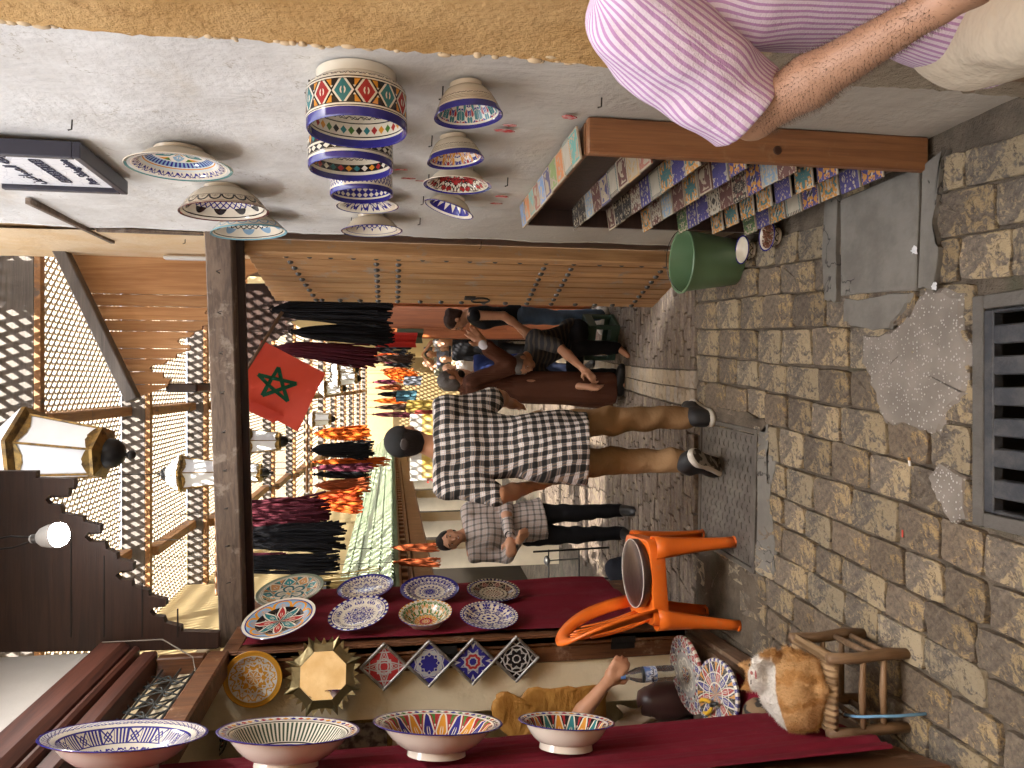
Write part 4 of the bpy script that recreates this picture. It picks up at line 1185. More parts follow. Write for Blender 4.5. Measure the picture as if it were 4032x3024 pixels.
# ================================================================== bucket, dishes on the ground, litter
def f_plastic(c):
    return lambda n: (n.scale_col(c, n.noise(5, 4) * .35 + .8), n.noise(50, 3), .08, .003)
PGREEN = mat('dull green plastic', f_plastic((.12, .21, .105)), rough=.42)
bk = thing('green_bucket', 'green plastic bucket with wire handle at the foot of the wall', 'bucket', (.605, 3.44, 0))
MB().lathe([(0, .004), (.105, .004), (.108, 0), (.112, .006), (.150, .268), (.158, .270), (.160, .282), (.155, .286), (.150, .284), (.146, .276), (.108, .014), (0, .012)], 40).obj('pail', PGREEN, bk, 40)
MB().lathe([(0, 0), (.128, 0)], 36).obj('water', mat('bucket water', col=(.03, .07, .055), rough=.05, var=0), bk).location = (0, 0, .15)
MB().tube([(.0 + .155 * math.cos(t), .158 * math.sin(t) * .2 - .02, .27 + .085 * math.sin(t)) for t in [PI * i / 16 for i in range(17)]], .0022, 6).obj('wire_handle', WIRE, bk)
o, i = bowl_prof(.068, .052, .55, 0)
p1, p2 = atZ(2962, 985, 0), atZ(3062, 930, 0)
b1 = pot('small_dish', 'small painted dish on the paving below the rack, beside the bucket', 'dish', o, i, mat('dish outside', zbands_fn(.052, [(.3, .85, 'arch', 10, W_, BK), (.88, 1.1, 'solid', CB)], W_), **GL), mat('dish inside', bands_fn(.068, [(.9, 1.2, 'solid', CB)]), **GL), (p1.x, p1.y, .002), (0, 0, 1))
b2 = pot('small_dish', 'small painted dish filled with brown cat food below the rack', 'dish', o, i, MATS['dish outside'], MATS['dish inside'], (p2.x, p2.y, .002), (0, 0, 1))
mb = MB()
for k in range(150):
    t, r_ = random.uniform(0, 6.28), .056 * math.sqrt(random.random()); mb.sphere((p2.x + r_ * math.cos(t), p2.y + r_ * math.sin(t), .036 + random.random() * .01), random.uniform(.004, .006), 6, 4)
mb.obj('cat_food', mat('kibble', col=(.16, .06, .03), var=.3, vs=80), kind='stuff', **tags('brown dry cat food heaped in the dish', 'cat food'))
o = MB().tube([(0, 0, 0), (.028, .006, 0)], .004, 8).obj('cigarette_end', mat('cig', lambda n: n.mix(n.xyz()[0].gt(.018), (.7, .68, .64), (.5, .25, .06)), rough=.8), **tags('white cigarette end lying in a joint of the paving', 'litter')); q = atZ(3590, 1835, 0); o.location = (q.x, q.y, .006)
o = MB().tube([(0, 0, 0), (.024, 0, 0)], .0028, 6).obj('red_scrap', mat('red scrap', col=(.5, .06, .04), var=0), **tags('tiny red plastic scrap on the left of the paving', 'litter')); q = atZ(3560, 2115, 0); o.location = (q.x, q.y, .006)
for (X, Y), lb in (((3702, 1126), 'crumpled white paper scrap by the concrete slab corner'), ((3620, 985), 'clear crumpled plastic wrapper on the concrete kerb')):
    q = atZ(X, Y, 0); mb = MB(); mb.grid(lambda u, v: ((u - .5) * .024 + rs.uniform(-.003, .003), (v - .5) * .02 + rs.uniform(-.003, .003), rs.uniform(0, .012)), 6, 5)
    mb.obj('paper_scrap', mat('white scrap', col=(.6, .6, .6), rough=.4, var=.1), None, 180, (q.x, q.y, .014), **tags(lb, 'litter'))
# ================================================================== left: the pottery stall
SX = -1.30
REDC = mat('dark red cloth', lambda n: (n.mix(n.ss(n.noise(5, 6, .7), .5, .75) * .35, n.scale_col((.17, .010, .022), n.noise(3, 4) * .7 + .65), (.24, .06, .07)), n.noise(1, 3, .5, n.scl(4, 16, 2.5)) + n.noise(220, 2) * .15, .5, .012), rough=.9, spec=.15)
st = thing('pottery_stall', 'timber fronted pottery stall on the left with grille above', 'stall', (SX, 3.3, 0))
def sp(a, b, name, m, c=.006, par=None): return MB().bbox(a, b, c).obj(name, m, par or st)
# stall floor, plinth boards
mb = MB(); pl = [(.02, -1.2), (-.03, .52)]
def plinth(z0, z1, o0, name, m):
    vs = [(o0, -.9, z0), (o0 - .09, .50, z0), (o0 - .09, .50, z1), (o0, -.9, z1)]
    vs2 = [(v[0] - .10, v[1], v[2]) for v in vs]
    return MB().add(vs + vs2, [(0, 1, 2, 3), (7, 6, 5, 4), (3, 2, 6, 7), (1, 5, 6, 2), (0, 3, 7, 4), (0, 4, 5, 1)]).obj(name, m, st)
plinth(0, .085, .055, 'plinth_board', mat('worn plinth', woodfn((.20, .12, .07), (.10, .06, .036), 'y', 1, (.25, .18, .12)), rough=.7))
plinth(.086, .125, .035, 'plinth_nosing', MATS['worn plinth'])
sp((-1.4, -.9, .0), (-.06, .46, .12), 'floor', mat('stall floor', col=(.10, .07, .05), rough=.8))
# far jamb, facing the lane: two boards with a dark joint and hinges, cream wall beside
sp((-.145, .44, .13), (-.062, .50, 2.49), 'jamb_board', WOOD_STALL)
sp((-.055, .425, .14), (.0, .50, 2.49), 'leaf_edge_board', WOOD_STALL)
sp((-.063, .455, .13), (-.054, .50, 2.49), 'jamb_joint', MATS['joint black'], .001)
for z in (.42, 1.36, 2.24):
    for a, b in ((-.085, -.066), (-.052, -.030)): sp((a - .01, .419 if a > -.06 else .434, z), (b + .006, .426 if a > -.06 else .441, z + .13), 'hinge_leaf', IRON, .002)
    MB().tube([(-.058, .43, z + .03), (-.058, .43, z + .1)], .006, 8).obj('hinge_pin', IRON, st)
sp((-.385, .46, .0), (-.1455, .56, 3.0), 'cream_wall', CREAM)
sp((-2.4, .98, .0), (-.385, 1.05, 3.0), 'recess_wall', CREAM)
sp((-.395, .561, .0), (-.385, .98, 3.0), 'recess_cheek', CREAM)
sp((-1.45, -.9, .0), (-1.40, .98, 3.0), 'back_wall', CREAM)
sp((-1.4, -.9, 2.62), (-.07, .98, 2.68), 'ceiling', CREAM)
sp((-1.4, -1.2, .0), (-.1, -.9, 3), 'near_partition', LEFTWALL)
# ledges at mid height of the recess
sp((-.386, .60, 2.02), (-.3, .61, 2.03), 'wall_ridge', CREAM, .002)
# lintel, transom with iron grille, cornice
sp((-.10, -1.4, 2.46), (.015, .44, 2.56), 'lintel', WOOD_STALL, .01)
sp((-.16, -1.4, 2.565), (-.12, .44, 2.78), 'transom_backing', mat('transom brown', col=(.16, .10, .06)), .004)  # plain brown board behind the grille
for y in (-1.35, .38): sp((-.11, y, 2.565), (.01, y + .06, 2.78), 'transom_post', WOOD_STALL)
sp((-.09, -1.4, 2.785), (.03, .44, 2.86), 'transom_head', WOOD_RED, .01)
sp((-.09, -1.4, 2.865), (.06, .44, 2.90), 'cornice_step', WOOD_RED, .012)
sp((-.09, -1.4, 2.905), (.09, .45, 3.06), 'cornice', WOOD_RED, .03)
mb = MB()
for k in range(13):
    y = -1.25 + k * .125
    pts = [Vector((-.045, y + .055 * math.sin(t * 2) * (1 - .2 * t / 6.28), 2.575 + .2 * t / 6.28)) for t in [6.28 * i / 20 for i in range(21)]]
    mb.tube(pts, .005, 5)
    mb.tube([(-.045, y - .06, 2.575), (-.045, y + .06, 2.775)], .004, 5); mb.tube([(-.045, y + .06, 2.575), (-.045, y - .06, 2.775)], .004, 5)
for z in (2.60, 2.67, 2.75): mb.tube([(-.045, -1.35, z), (-.045, .38, z)], .005, 6)
mb.obj('iron_grille', mat('grille iron', col=(.09, .095, .09), rough=.5, metal=.5), st, 180, kind='stuff')
uw = thing('upper_left_wall', 'pale plaster wall above the red brown stall cornice', 'wall', (SX, 3, 3))
MB().box((-.5, -4.5, .062), (.03, .76, .9)).obj('wall_face', LEFTWALL, uw)
MB().box((-.3, -4.5, -3.05), (.10, -1.05, .06)).obj('near_wall_face', LEFTWALL, uw)
cab = MB().tube([Vector((SX + .095, 3.7, 3.02)), Vector((SX + .1, 3.68, 2.75)), Vector((SX + .03, 3.62, 2.6)), Vector((SX - .02, 3.55, 2.57))], .003, 6).obj('white_cable', mat('cable', col=(.22, .19, .15), var=.1), **tags('thin pale cable draped at the cornice corner of the stall', 'cable'))
# ------------------------------------------------------------------ far leaf with red cloth
fl_ = thing('display_leaf', 'open stall leaf with red cloth and eight plates', 'stall leaf', (SX, 3.725, .14))
MB().bbox((-.045, 0, 0), (-.004, 1.0, 2.36), .006).obj('leaf_frame', WOOD_STALL, fl_)
for a, b in (((-.004, .0, 2.28), (.006, 1.0, 2.36)), ((-.004, 0, 0), (.006, .05, 2.28))): MB().bbox(a, b, .003).obj('frame_rail', WOOD_STALL, fl_)
def cloth(u, v):
    y = .052 + u * (.95 + .008 * math.sin(9 * v)); z = .16 + v * 2.11
    if v > .95: z -= .06 * (u) * 0
    return (.019 + .005 * math.sin(14 * u + 3 * v) + .004 * math.sin(31 * u + 4 * math.sin(3 * v)) * (1 - .5 * v) + .004 * math.sin(19 * v + 6 * u) * (1 - v), y, z)
MB().grid(cloth, 30, 30).obj('red_cloth', REDC, fl_, 180)
# ------------------------------------------------------------------ near leaf with red cloth
NA = math.radians(14); NL = Vector((math.cos(NA), math.sin(NA), 0)); NT_ = Vector((-math.sin(NA), math.cos(NA), 0)); NP = Vector((-1.122, 1.95, 0))
def onleaf(X, Y): d = ray(X, Y); return CC + d * ((NP - CC).dot(NL) / d.dot(NL))
nl = thing('display_leaf', 'near stall leaf edge with red cloth and four hanging bowls', 'stall leaf', (NP.x, NP.y, .06), (0, 0, NA))
MB().bbox((-.045, -.02, 0), (-.006, .74, 2.95), .006).obj('leaf_frame', WOOD_STALL, nl)
def ncloth(u, v):
    y = .06 + u * .66; z = .30 + v * 2.6 - (.22 * (1 - v) ** 6) * (.5 + .5 * math.sin(3.1 * u + .6))
    out = (.011 + .006 * math.sin(31 * u + 2.5 * v) + .004 * math.sin(67 * u - 3 * v + 2 * math.sin(5 * v))) * (1 - v * .75) + .02 * (1 - v) ** 4
    return (out + .002, y, z)
MB().grid(ncloth, 46, 40).obj('red_cloth', REDC, nl, 180)
sp_ = MB()
CH = mat('rusty chain', col=(.13, .085, .06), rough=.5, metal=.6, var=.3, vs=60)
a_, b_ = onleaf(3085, 2845) + NL * .06, onleaf(3420, 2960) + NL * .10
chn = thing('rusty_chain', 'rusty chain hanging down over the near red cloth', 'chain', a_)
for k in range(13):
    p = (b_ - a_) * (k / 12) * .8 + Vector((0, 0, -.02 * math.sin(PI * k / 12)))
    L = MB().tube([Vector((.008 * math.cos(t), 0, .016 * math.sin(t))) for t in [2 * PI * i / 12 for i in range(13)]], .0028, 6, False).obj('link', CH, chn, 180)
    L.location = p; L.rotation_euler = (.5, .4, (PI / 2) * (k % 2) + .4)
MB().tube([(b_ - a_) * .8, (b_ - a_) * .95, (b_ - a_) * 1.05 + Vector((0, 0, -.1)), (b_ - a_) * 1.06 + Vector((0, 0, -.3))], .005, 6).obj('blue_string', mat('blue string', col=(.12, .25, .38), rough=.9), chn, 180)
# four large bowls on the near leaf
def leafbowl(ft, h, R, label, mi, rf=.45):
    o, i = bowl_prof(R, h, rf, .13, .02, .009)
    return pot('large_painted_bowl', label, 'bowl', o, i, mat('white bowl outside %.2f' % R, zbands_fn(h, [(.925, 1.2, 'solid', CB)], (.66, .60, .52)), **GL), mi, onleaf(*ft) + NL * .03, NL + Vector((0, 0, -.075)), 'large bowls on the near stall leaf', 96)
leafbowl((472, 3069), .105, .25, 'largest blue and white bowl, topmost on the near stall leaf', mat('big bowl blue', bands_fn(.25, [(0, .35, 'hatch', 18, W_, CB), (.42, .56, 'vine', 22, W_, CB), (.60, .78, 'sq', 26, W_, CB), (.60, .615, 'solid', CB), (.77, .79, 'solid', CB), (.80, .84, 'solid', W_), (.85, .95, 'hatch', 60, W_, CB), (.96, 1.2, 'solid', CB)]), **GL))
leafbowl((1125, 3053), .105, .222, 'large bowl with dark green stripes inside, second on near stall leaf', mat('big bowl stripes', bands_fn(.222, [(0, .4, 'medal', 6, W_, YO, CB, W_, YO, W_), (.44, .47, 'solid', CB), (.50, .53, 'solid', CB), (.55, .57, 'solid', BK), (.58, .80, 'stripe', 74, W_, (.05, .075, .045)), (.82, .84, 'solid', BK), (.86, .95, 'diam', 50, W_, RD, CB, YO), (.96, 1.2, 'solid', CB)]), **GL))
leafbowl((1719, 3010), .10, .212, 'large bowl with red and green arabesque inside, third on near leaf', mat('big bowl arabesque', bands_fn(.212, [(0, .30, 'medal', 6, W_, RD, GN, CB, YO, GN), (.34, .84, 'medal', 18, W_, CB, YO, RD, GN, RD), (.86, .95, 'diam', 46, W_, RD, GN, CB), (.96, 1.2, 'solid', CB)]), **GL))
leafbowl((2230, 2985), .085, .159, 'smallest bowl with star strapwork, lowest on the near leaf', mat('big bowl star', bands_fn(.159, [(0, .32, 'diam', 6, W_, RD, TL), (.36, .82, 'medal', 16, W_, YO, TL, BK, RD, BK), (.86, .95, 'diam', 36, W_, RD, CB, YO), (.96, 1.2, 'solid', CB)]), **GL), .55)
# eight plates on the far leaf
z5 = lambda a, b: (800 + .7233 * a, 2200 + .7233 * b)
PG = 'plates on the red display leaf'
def leafplate(c, sem, label, mi, tilt=0.0, yaw=-.10, h=.04, rim=CB, rf=.5, fl2=.12, mo=None):
    p = atX(*z5(*c), SX + .04); R = sem * .7233 / FPX * (p - CC).dot(CF); p = atX(*z5(*c), SX + .03 + R * (abs(tilt) + abs(yaw)) * .8 + h * .5); R = sem * .7233 / FPX * (p - CC).dot(CF)
    o, i = bowl_prof(R, h, rf, fl2, .012)
    ax = Vector((1, yaw, tilt)).normalized()
    return pot('painted_plate', label, 'plate', o, i, mo or mat('plate back blue lip', zbands_fn(.04, [(.85, 1.5, 'solid', CB)], (.62, .55, .46)), **GL), mi, p - ax * h, ax, PG)
leafplate((412, 318), 198, 'plate with black flowered star and red dots, top inner row', mat('plate dots', lambda n: (lambda x, y, z, th, r: bands_col(n, th, r * (1 / .195), [(.0, .62, 'medal', 8, W_, RD, TL, BK, BK, BK), (.62, .84, 'arch', 8, LB_, YO), (.86, .93, 'solid', W_), (.95, 1.2, 'solid', CB)], W_))(*polar(n)), **GL), .16, -.24)
leafplate((472, 165), 183, 'dull green edged plate with teal scrolls, top outer row', mat('plate teal scroll', bands_fn(.18, [(0, .16, 'diam', 5, (.42, .38, .28), YO, TL), (.16, .52, 'arch', 5, (.46, .42, .32), (.03, .10, .11)), (.52, .86, 'medal', 9, (.46, .42, .32), TL, (.4, .2, .08), (.10, .09, .07), (.4, .2, .08), TL), (.88, .93, 'vine', 30, (.46, .42, .32), (.08, .1, .08)), (.95, 1.2, 'solid', (.14, .17, .12))], (.42, .38, .28)), **GL), .13, -.2, rim=GN, mo=mat('plate back dull', col=(.2, .2, .15), **GL))
leafplate((845, 290), 165, 'cobalt geometric plate, second of the inner row', mat('plate cobalt A', star_fn(.165, 10, [CB, CB, W_, CB, CB], W_, .034, 12, CB, .84, (26, CB, W_)), **GL), .16, -.26)
leafplate((883, 150), 153, 'cobalt plate with white medallions, second of the outer row', mat('plate cobalt B', star_fn(.15, 6, [W_, CB, CB, W_, CB], W_, .04, 21, CB, .86, (40, CB, W_)), **GL), .10, -.18)
leafplate((1210, 290), 146, 'bowl with red and green strapwork, third of the inner row', mat('plate strap', star_fn(.145, 12, [RD, GN, YO, BK, W_], W_, .03, 17, YO, .9, (30, W_, YO)), **GL), .05, -.2, h=.07, rf=.55, mo=mat('bowl back cream', zbands_fn(.07, [(.9, 1.5, 'solid', CB)], (.62, .55, .46)), **GL))
leafplate((1233, 160), 160, 'cobalt starburst plate, third of the outer row', mat('plate cobalt C', star_fn(.16, 16, [CB, CB, W_, CB, CB], W_, .034, 30, CB, .9, (34, CB, W_)), **GL), .0, -.2)
leafplate((1557, 303), 159, 'cobalt lotus plate, lowest of the inner row', mat('plate cobalt D', star_fn(.16, 8, [W_, CB, CB, W_, CB], W_, .028, 33, CB, .9, (44, CB, W_)), **GL), -.04, -.18)
leafplate((1580, 167), 145, 'brown and cream rosette plate, lowest of the outer row', mat('plate brown', bands_fn(.15, [(0, .16, 'stripe', 8, BK, CRM), (.18, .3, 'stripe', 14, MR, CRM), (.34, .5, 'solid', (.5, .42, .3)), (.36, .48, 'diam', 18, (.5, .42, .3), BK), (.55, .8, 'medal', 16, (.42, .36, .26), BK, MR, MR, BK, BK), (.86, 1.2, 'stripe', 40, BK, (.42, .36, .26))], (.45, .4, .3)), **GL), -.05, -.16)
# ------------------------------------------------------------------ things on the stall's inner wall
FY = 3.722
q = atY(*z5(278, 640), FY); o, i = bowl_prof(.137, .035, .5, .1)
pot('painted_plate', 'round yellow plate with white scrolls on the stall jamb', 'plate', o, i, mat('plate back yellow', col=(.5, .25, .03), **GL), mat('plate yellow', bands_fn(.137, [(0, .22, 'medal', 6, W_, YO, YO, W_, YO, YO), (.24, .42, 'diam', 8, W_, YO), (.36, .62, 'vine', 7, (.52, .25, .03), (.56, .53, .48)), (.55, .82, 'vine', 11, (.56, .53, .48), (.52, .25, .03)), (.9, 1.2, 'solid', (.58, .27, .03))], (.52, .25, .03)), **GL), (q.x, FY - .004, q.z), (0, -1, 0))
q = atY(*z5(660, 605), FY)
mir = thing('sunburst_mirror', 'octagonal mirror in a spiky brass sunburst frame', 'mirror', (q.x, FY - .07, q.z), (math.radians(-3), 0, math.radians(20)))
BR = mat('aged brass', col=(.16, .125, .06), rough=.38, metal=.85, var=.4, vs=14, bump=.2)
Rm, Ri = .198, .118
mb = MB(); N = 8
for k in range(N):
    t0 = 2 * PI * (k - .5) / N; t1 = 2 * PI * (k + .5) / N; tm = 2 * PI * k / N
    I0 = Vector((Ri * math.cos(t0), 0, Ri * math.sin(t0))); I1 = Vector((Ri * math.cos(t1), 0, Ri * math.sin(t1)))
    O = [(t0, .99), (t0 + .10, .80), (t0 + .16, .93), (t0 + .30, .74), (tm, .88), (t1 - .30, .74), (t1 - .16, .93), (t1 - .10, .80), (t1, .99)]
    vs = [I0 + Vector((0, -.012, 0)), I1 + Vector((0, -.012, 0))] + [Vector((Rm * r_ * math.cos(t), -.002 - .006 * (r_ > .9), Rm * r_ * math.sin(t))) for t, r_ in O]
    mb.add(vs, [(1, 0) + tuple(range(2, 11))])
    mb.add([I0 + Vector((0, -.012, 0)), I1 + Vector((0, -.012, 0)), I1, I0], [(0, 1, 2, 3)])
    mb.tube([I0 + Vector((0, -.014, 0)), Vector((Rm * .97 * math.cos(t0), -.006, Rm * .97 * math.sin(t0)))], .003, 5)
mb.obj('brass_frame', BR, mir)
MB().add([(Ri * math.cos(2 * PI * (k + .5) / 8), -.004, Ri * math.sin(2 * PI * (k + .5) / 8)) for k in range(8)], [tuple(range(8))]).obj('glass', mat('mirror glass', col=(.85, .85, .85), rough=.02, metal=1, var=0), mir)
SILV = mat('beaded silver frame', lambda n: (n.mix(n.noise(60, 3), (.22, .21, .20), (.5, .48, .45)), n.voro(120), .8, .004), rough=.35, metal=.8)
for k, (c, N, cols, lb) in enumerate([((985, 582), 4, [RD, W_, BK, YO, CB], 'red and black'), ((1230, 565), 8, [CB, W_, CB, LB_, CB], 'blue and white'), ((1467, 555), 8, [CB, RD, YO, W_, BK], 'multicoloured'), ((1703, 540), 8, [BK, W_, CB, W_, BK], 'dark lattice')]):
    q = atY(*z5(*c), FY); s = .0805
    t = thing('framed_tile', '%s diamond hung tile in silver frame, %s from the mirror' % (lb, ['first', 'second', 'third', 'fourth'][k]), 'tile', (q.x, FY - .004, q.z), (0, PI / 4, 0), 'diamond hung tiles')
    def ftile(n, N=N, cols=cols, k=k):
        x, y, z = n.xyz(); u = x * (1 / s); v = z * (1 / s); th = n.atan2(v, u); r = (u * u + v * v).sqrt()
        rr = random.Random(50 + k); p, q_ = fold(n, th, r, N)
        c = lines_pat(n, p, q_, [(rr.uniform(-.6, .6) + (1.1 if i % 2 else 0), rr.uniform(.2, .9)) for i in range(5)], cols, .04, (.42, .40, .38))
        c = n.mix((p * .7 + q_ * 1.5 - .55).abs().lt(.04), c, (.42, .40, .38)); return n.mix(r.lt(.13), c, cols[0])
    MB().box((-s, -.010, -s), (s, -.002, s)).obj('tile_face', mat('framed tile %d' % k, ftile, rough=.2), t)
    for a, b in (((-s - .006, -.018, s - .009), (s + .006, 0, s + .006)), ((-s - .006, -.018, -s - .006), (s + .006, 0, -s + .009)), ((-s - .006, -.0175, -s + .009), (-s + .009, 0, s - .009)), ((s - .009, -.0175, -s + .009), (s + .006, 0, s - .009))): MB().bbox(a, b, .004).obj('frame_bar', SILV, t)
for k, (px, lb) in enumerate((((812, 2907), 'checked rim plate high on the recess wall behind the big bowls'), ((1081, 2885), 'checked rim plate lower on recess wall, mostly behind the bowls'))):
    q = atY(*px, 4.27); o, i = bowl_prof(.118, .03, .5, .15)
    pot('painted_plate', lb, 'plate', o, i, BASE, mat('plate check', bands_fn(.118, [(0, .4, 'hatch', 16, BK, W_), (.55, .72, 'diam', 26, BK, YO, W_, RD), (.74, .94, 'diam', 34, BK, W_, RD, YO), (.95, 1.2, 'solid', BK)]), **GL), (q.x, 4.272, q.z), (0, -1, 0))
a_, b_ = atY(1320, 2830, 4.27), atY(1510, 2945, 4.27)
pf = thing('picture_frame', 'gilt picture frame on the recess wall behind the bowls', 'picture', (a_.x, 4.27, b_.z))
w_, h_ = -.20, a_.z - b_.z + .05
GILT = mat('gilt frame', lambda n: (n.mix(n.noise(70, 3), (.10, .06, .02), (.5, .33, .10)), n.voro(90), .8, .004), rough=.4, metal=.6)
for a, b in (((w_, -.02, h_ - .03), (.0, 0, h_)), ((w_, -.02, -.05), (0, 0, -.02)), ((-.03, -.019, -.02), (0, 0, h_ - .03)), ((w_, -.019, -.02), (w_ + .03, 0, h_ - .03))): MB().bbox(a, b, .006).obj('frame_bar', GILT, pf)
MB().box((w_ + .03, -.008, -.02), (-.03, -.002, h_ - .03)).obj('picture', mat('picture', lambda n: n.mix(n.ss(n.noise(22, 4), .4, .6), (.12, .08, .09), (.5, .42, .38)), rough=.3), pf)
# leather hide on the recess wall
hz = lambda a, b: (800 + .7233 * a, 2200 + .7233 * b)
HP = [(1570, 800), (1600, 730), (1650, 720), (1680, 770), (1720, 765), (1760, 705), (1850, 700), (1990, 695), (2120, 690), (2190, 690), (2195, 800), (2190, 1000), (1900, 1010), (1760, 1000), (1690, 985), (1640, 950), (1580, 870)]
HP = [(a[0] + (b[0] - a[0]) * t + rs.uniform(-9, 9), a[1] + (b[1] - a[1]) * t + rs.uniform(-9, 9)) for a, b in zip(HP, HP[1:] + HP[:1]) for t in (0, .34, .67)]
hp = [atY(*hz(*q), 3.735) for q in HP]; c = sum(hp, Vector()) / len(hp); mb = MB()
rings = []
for s_ in (1, .8, .5): rings.append([c.lerp(p, s_) + Vector((0, rs.uniform(-.008, .0), 0)) for p in hp])
n_ = len(hp)
mb.add([v for r_ in rings for v in r_] + [c], [(k * n_ + i, k * n_ + (i + 1) % n_, (k + 1) * n_ + (i + 1) % n_, (k + 1) * n_ + i) for k in (0, 1) for i in range(n_)] + [(2 * n_ + i, 2 * n_ + (i + 1) % n_, 3 * n_) for i in range(n_)])
o = mb.obj('leather_hide', mat('ochre leather', lambda n: (n.mix(n.ss(n.noise(7, 5, .65), .3, .7), (.36, .15, .02), (.50, .25, .05)), n.noise(1, 4, .6, n.scl(9, 9, 22)), .8, .02), rough=.65), None, 180, **tags('ragged ochre leather hide hanging in the back of the stall', 'hide'))
sm_ = o.modifiers.new('thick', 'SOLIDIFY'); sm_.thickness = .004
# stools/pots in the shade, paper
DKC = [(.05, .02, .018), (.035, .04, .034), (.09, .07, .055)]
for k, (px, R, lb) in enumerate((((2610, 2760), .10, 'dark red lidded jar in the shaded stall back'), ((2720, 2850), .09, 'dark green lidded jar in the shaded stall back'), ((2610, 2860), .075, 'brown rounded jar in the shaded stall back'))):
    q = atY(*px, 3.72); z0 = .12
    j = thing('round_jar', lb, 'jar', (q.x, 3.72, z0)); h = max(q.z - z0 + R, .12)
    MB().lathe([(0, 0), (R * .8, 0), (R, h * .35), (R * .98, h * .7), (R * .75, h * .95), (R * .7, h)], 24).obj('body', mat('jar %d' % k, col=DKC[k], rough=.4), j, 180)
    MB().lathe([(R * .78, h * .95), (R * .6, h + .025), (R * .12, h + .04), (0, h + .04)], 24).obj('lid', MATS['jar %d' % k], j, 180)
q = atY(2510, 2830, 3.68)
MB().grid(lambda u, v: ((u - .5) * .14 + .01 * math.sin(9 * v), .02 * math.sin(8 * u + 5 * v), (v - .5) * .20 + .02 * math.sin(7 * u)), 9, 11).obj('cloth_bag', mat('beige bag', col=(.36, .28, .2), rough=.9), None, 180, (q.x, 3.68, q.z), **tags('crumpled beige cloth bag behind the mosaic table tops', 'bag'))
# round mosaic tops
def mosaic(n, seed, R, flower):
    x, y, z, th, r = polar(n); t = r * (1 / R)
    b = [(.0, .2, 'medal', 6, W_, RD, CB, W_, BK, YO), (.24, .46, 'arch', 6, (.40, .38, .34), W_), (.5, .54, 'solid', (.35, .33, .31)), (.56, .66, 'diam', 30, (.3, .28, .27), RD, W_, BK), (.70, .90, 'medal', 18, (.4, .38, .36), RD, CB, W_, RD, BK), (.93, 1.2, 'check', 60, W_, RD, 1)] if flower else \
        [(0, .9, 'medal', 12, W_, RD, CB, BK, YO, BK), (.3, .34, 'solid', W_), (.60, .63, 'solid', W_), (.92, 1.2, 'check', 64, W_, CB, 1)]
    c = bands_col(n, th, t, b, (.32, .3, .28))
    g = n.voro(150, feat='DISTANCE_TO_EDGE')
    return n.mix(g.lt(.05), c, (.33, .31, .29))
def roundtop(px, sem, z, tilt, label, flower, sd):
    p = atZ(*px, z); R = sem / FPX * (p - CC).dot(CF)
    t = thing('mosaic_table_top', label, 'table top', p, tilt)
    MB().lathe([(0, -.02), (R - .01, -.02), (R, -.015), (R, -.003), (R - .004, 0), (0, 0)], 64).obj('mosaic_face', mat('mosaic %d' % sd, lambda n: mosaic(n, sd, R, flower), rough=.25), t, 40)
    MB().lathe([(R * .3, -.1 if z < .3 else -.16), (R * .3, -.021)], 20).obj('pedestal', WOOD_DARK, t, 180)
    return p, R
roundtop((2700, 2656), 147, .22, (math.radians(3), math.radians(-4), 0), 'round mosaic table top with white flower centre, rear one', True, 1)
pT, RT = roundtop((2818, 2735), 135, .26, (math.radians(10), math.radians(8), 0), 'round mosaic table top with yellow pliers lying on it', False, 2)
# pliers
pla = thing('pliers', 'yellow handled pliers lying on the front mosaic top', 'pliers', atZ(2800, 2775, .285), (math.radians(10), math.radians(8), math.radians(-60)))
YP = mat('yellow rubber', col=(.62, .36, .02), rough=.4, var=.1)
for s_ in (-1, 1): MB().tube([(-.07, s_ * .022, .008), (-.045, s_ * .03, .008), (-.01, s_ * .022, .008), (.018, s_ * .006, .008)], [.007, .009, .009, .006], 8).obj('handle', YP, pla, 180)
MB().tube([(.016, 0, .008), (.035, 0, .008), (.065, 0, .008)], [.012, .012, .003], 8).obj('jaws', IRON, pla, 180)
# red cloth lying on the stall edge
q = atZ(3010, 2790, .13)
MB().grid(lambda u, v: (-.20 + u * .36 - .05 * v, -.30 + v * .52, .012 * math.sin(7 * u + 6 * v) + .02 * math.sin(11 * v) - .03 * max(0, u - .8)), 16, 18).obj('red_cloth_piece', REDC, None, 180, (q.x - .05, q.y + .02, .16), **tags('dark red cloth lying on the stall floor behind the cat', 'cloth'))
# ================================================================== orange plastic chair
ch = thing('plastic_chair', 'bright orange plastic chair standing by the stall', 'chair', (-.99, 3.6, 0), (0, 0, math.radians(6)))
OP = mat('orange plastic', lambda n: (n.mix(n.ss(n.noise(22, 6, .75), .56, .66) * .35, n.scale_col((.76, .15, .014), n.noise(4, 4) * .5 + .74), (.55, .22, .08)), n.noise(70, 3), .1, .003), rough=.32)
def rrect(hx, hy, r, n=6):
    out = []
    for cx, cy, a0 in ((hx - r, hy - r, 0), (-hx + r, hy - r, 90), (-hx + r, -hy + r, 180), (hx - r, -hy + r, 270)):
        for k in range(n + 1): t = math.radians(a0 + 90 * k / n); out.append((cx + r * math.cos(t), cy + r * math.sin(t)))
    return out
mb = MB(); o1 = rrect(.205, .195, .06); n_ = len(o1); prof = [(1.0, .365), (1.02, .385), (1.015, .425), (1.0, .437), (.96, .44), (.85, .434), (.4, .424)]
vs = []
for s_, z in prof: vs += [(x * s_, y * s_, z + .012 * (x / .2) * (1 if x > 0 else 0)) for x, y in o1]
vs.append((0, 0, .422)); fs = [(k * n_ + i, k * n_ + (i + 1) % n_, (k + 1) * n_ + (i + 1) % n_, (k + 1) * n_ + i) for k in range(len(prof) - 1) for i in range(n_)]
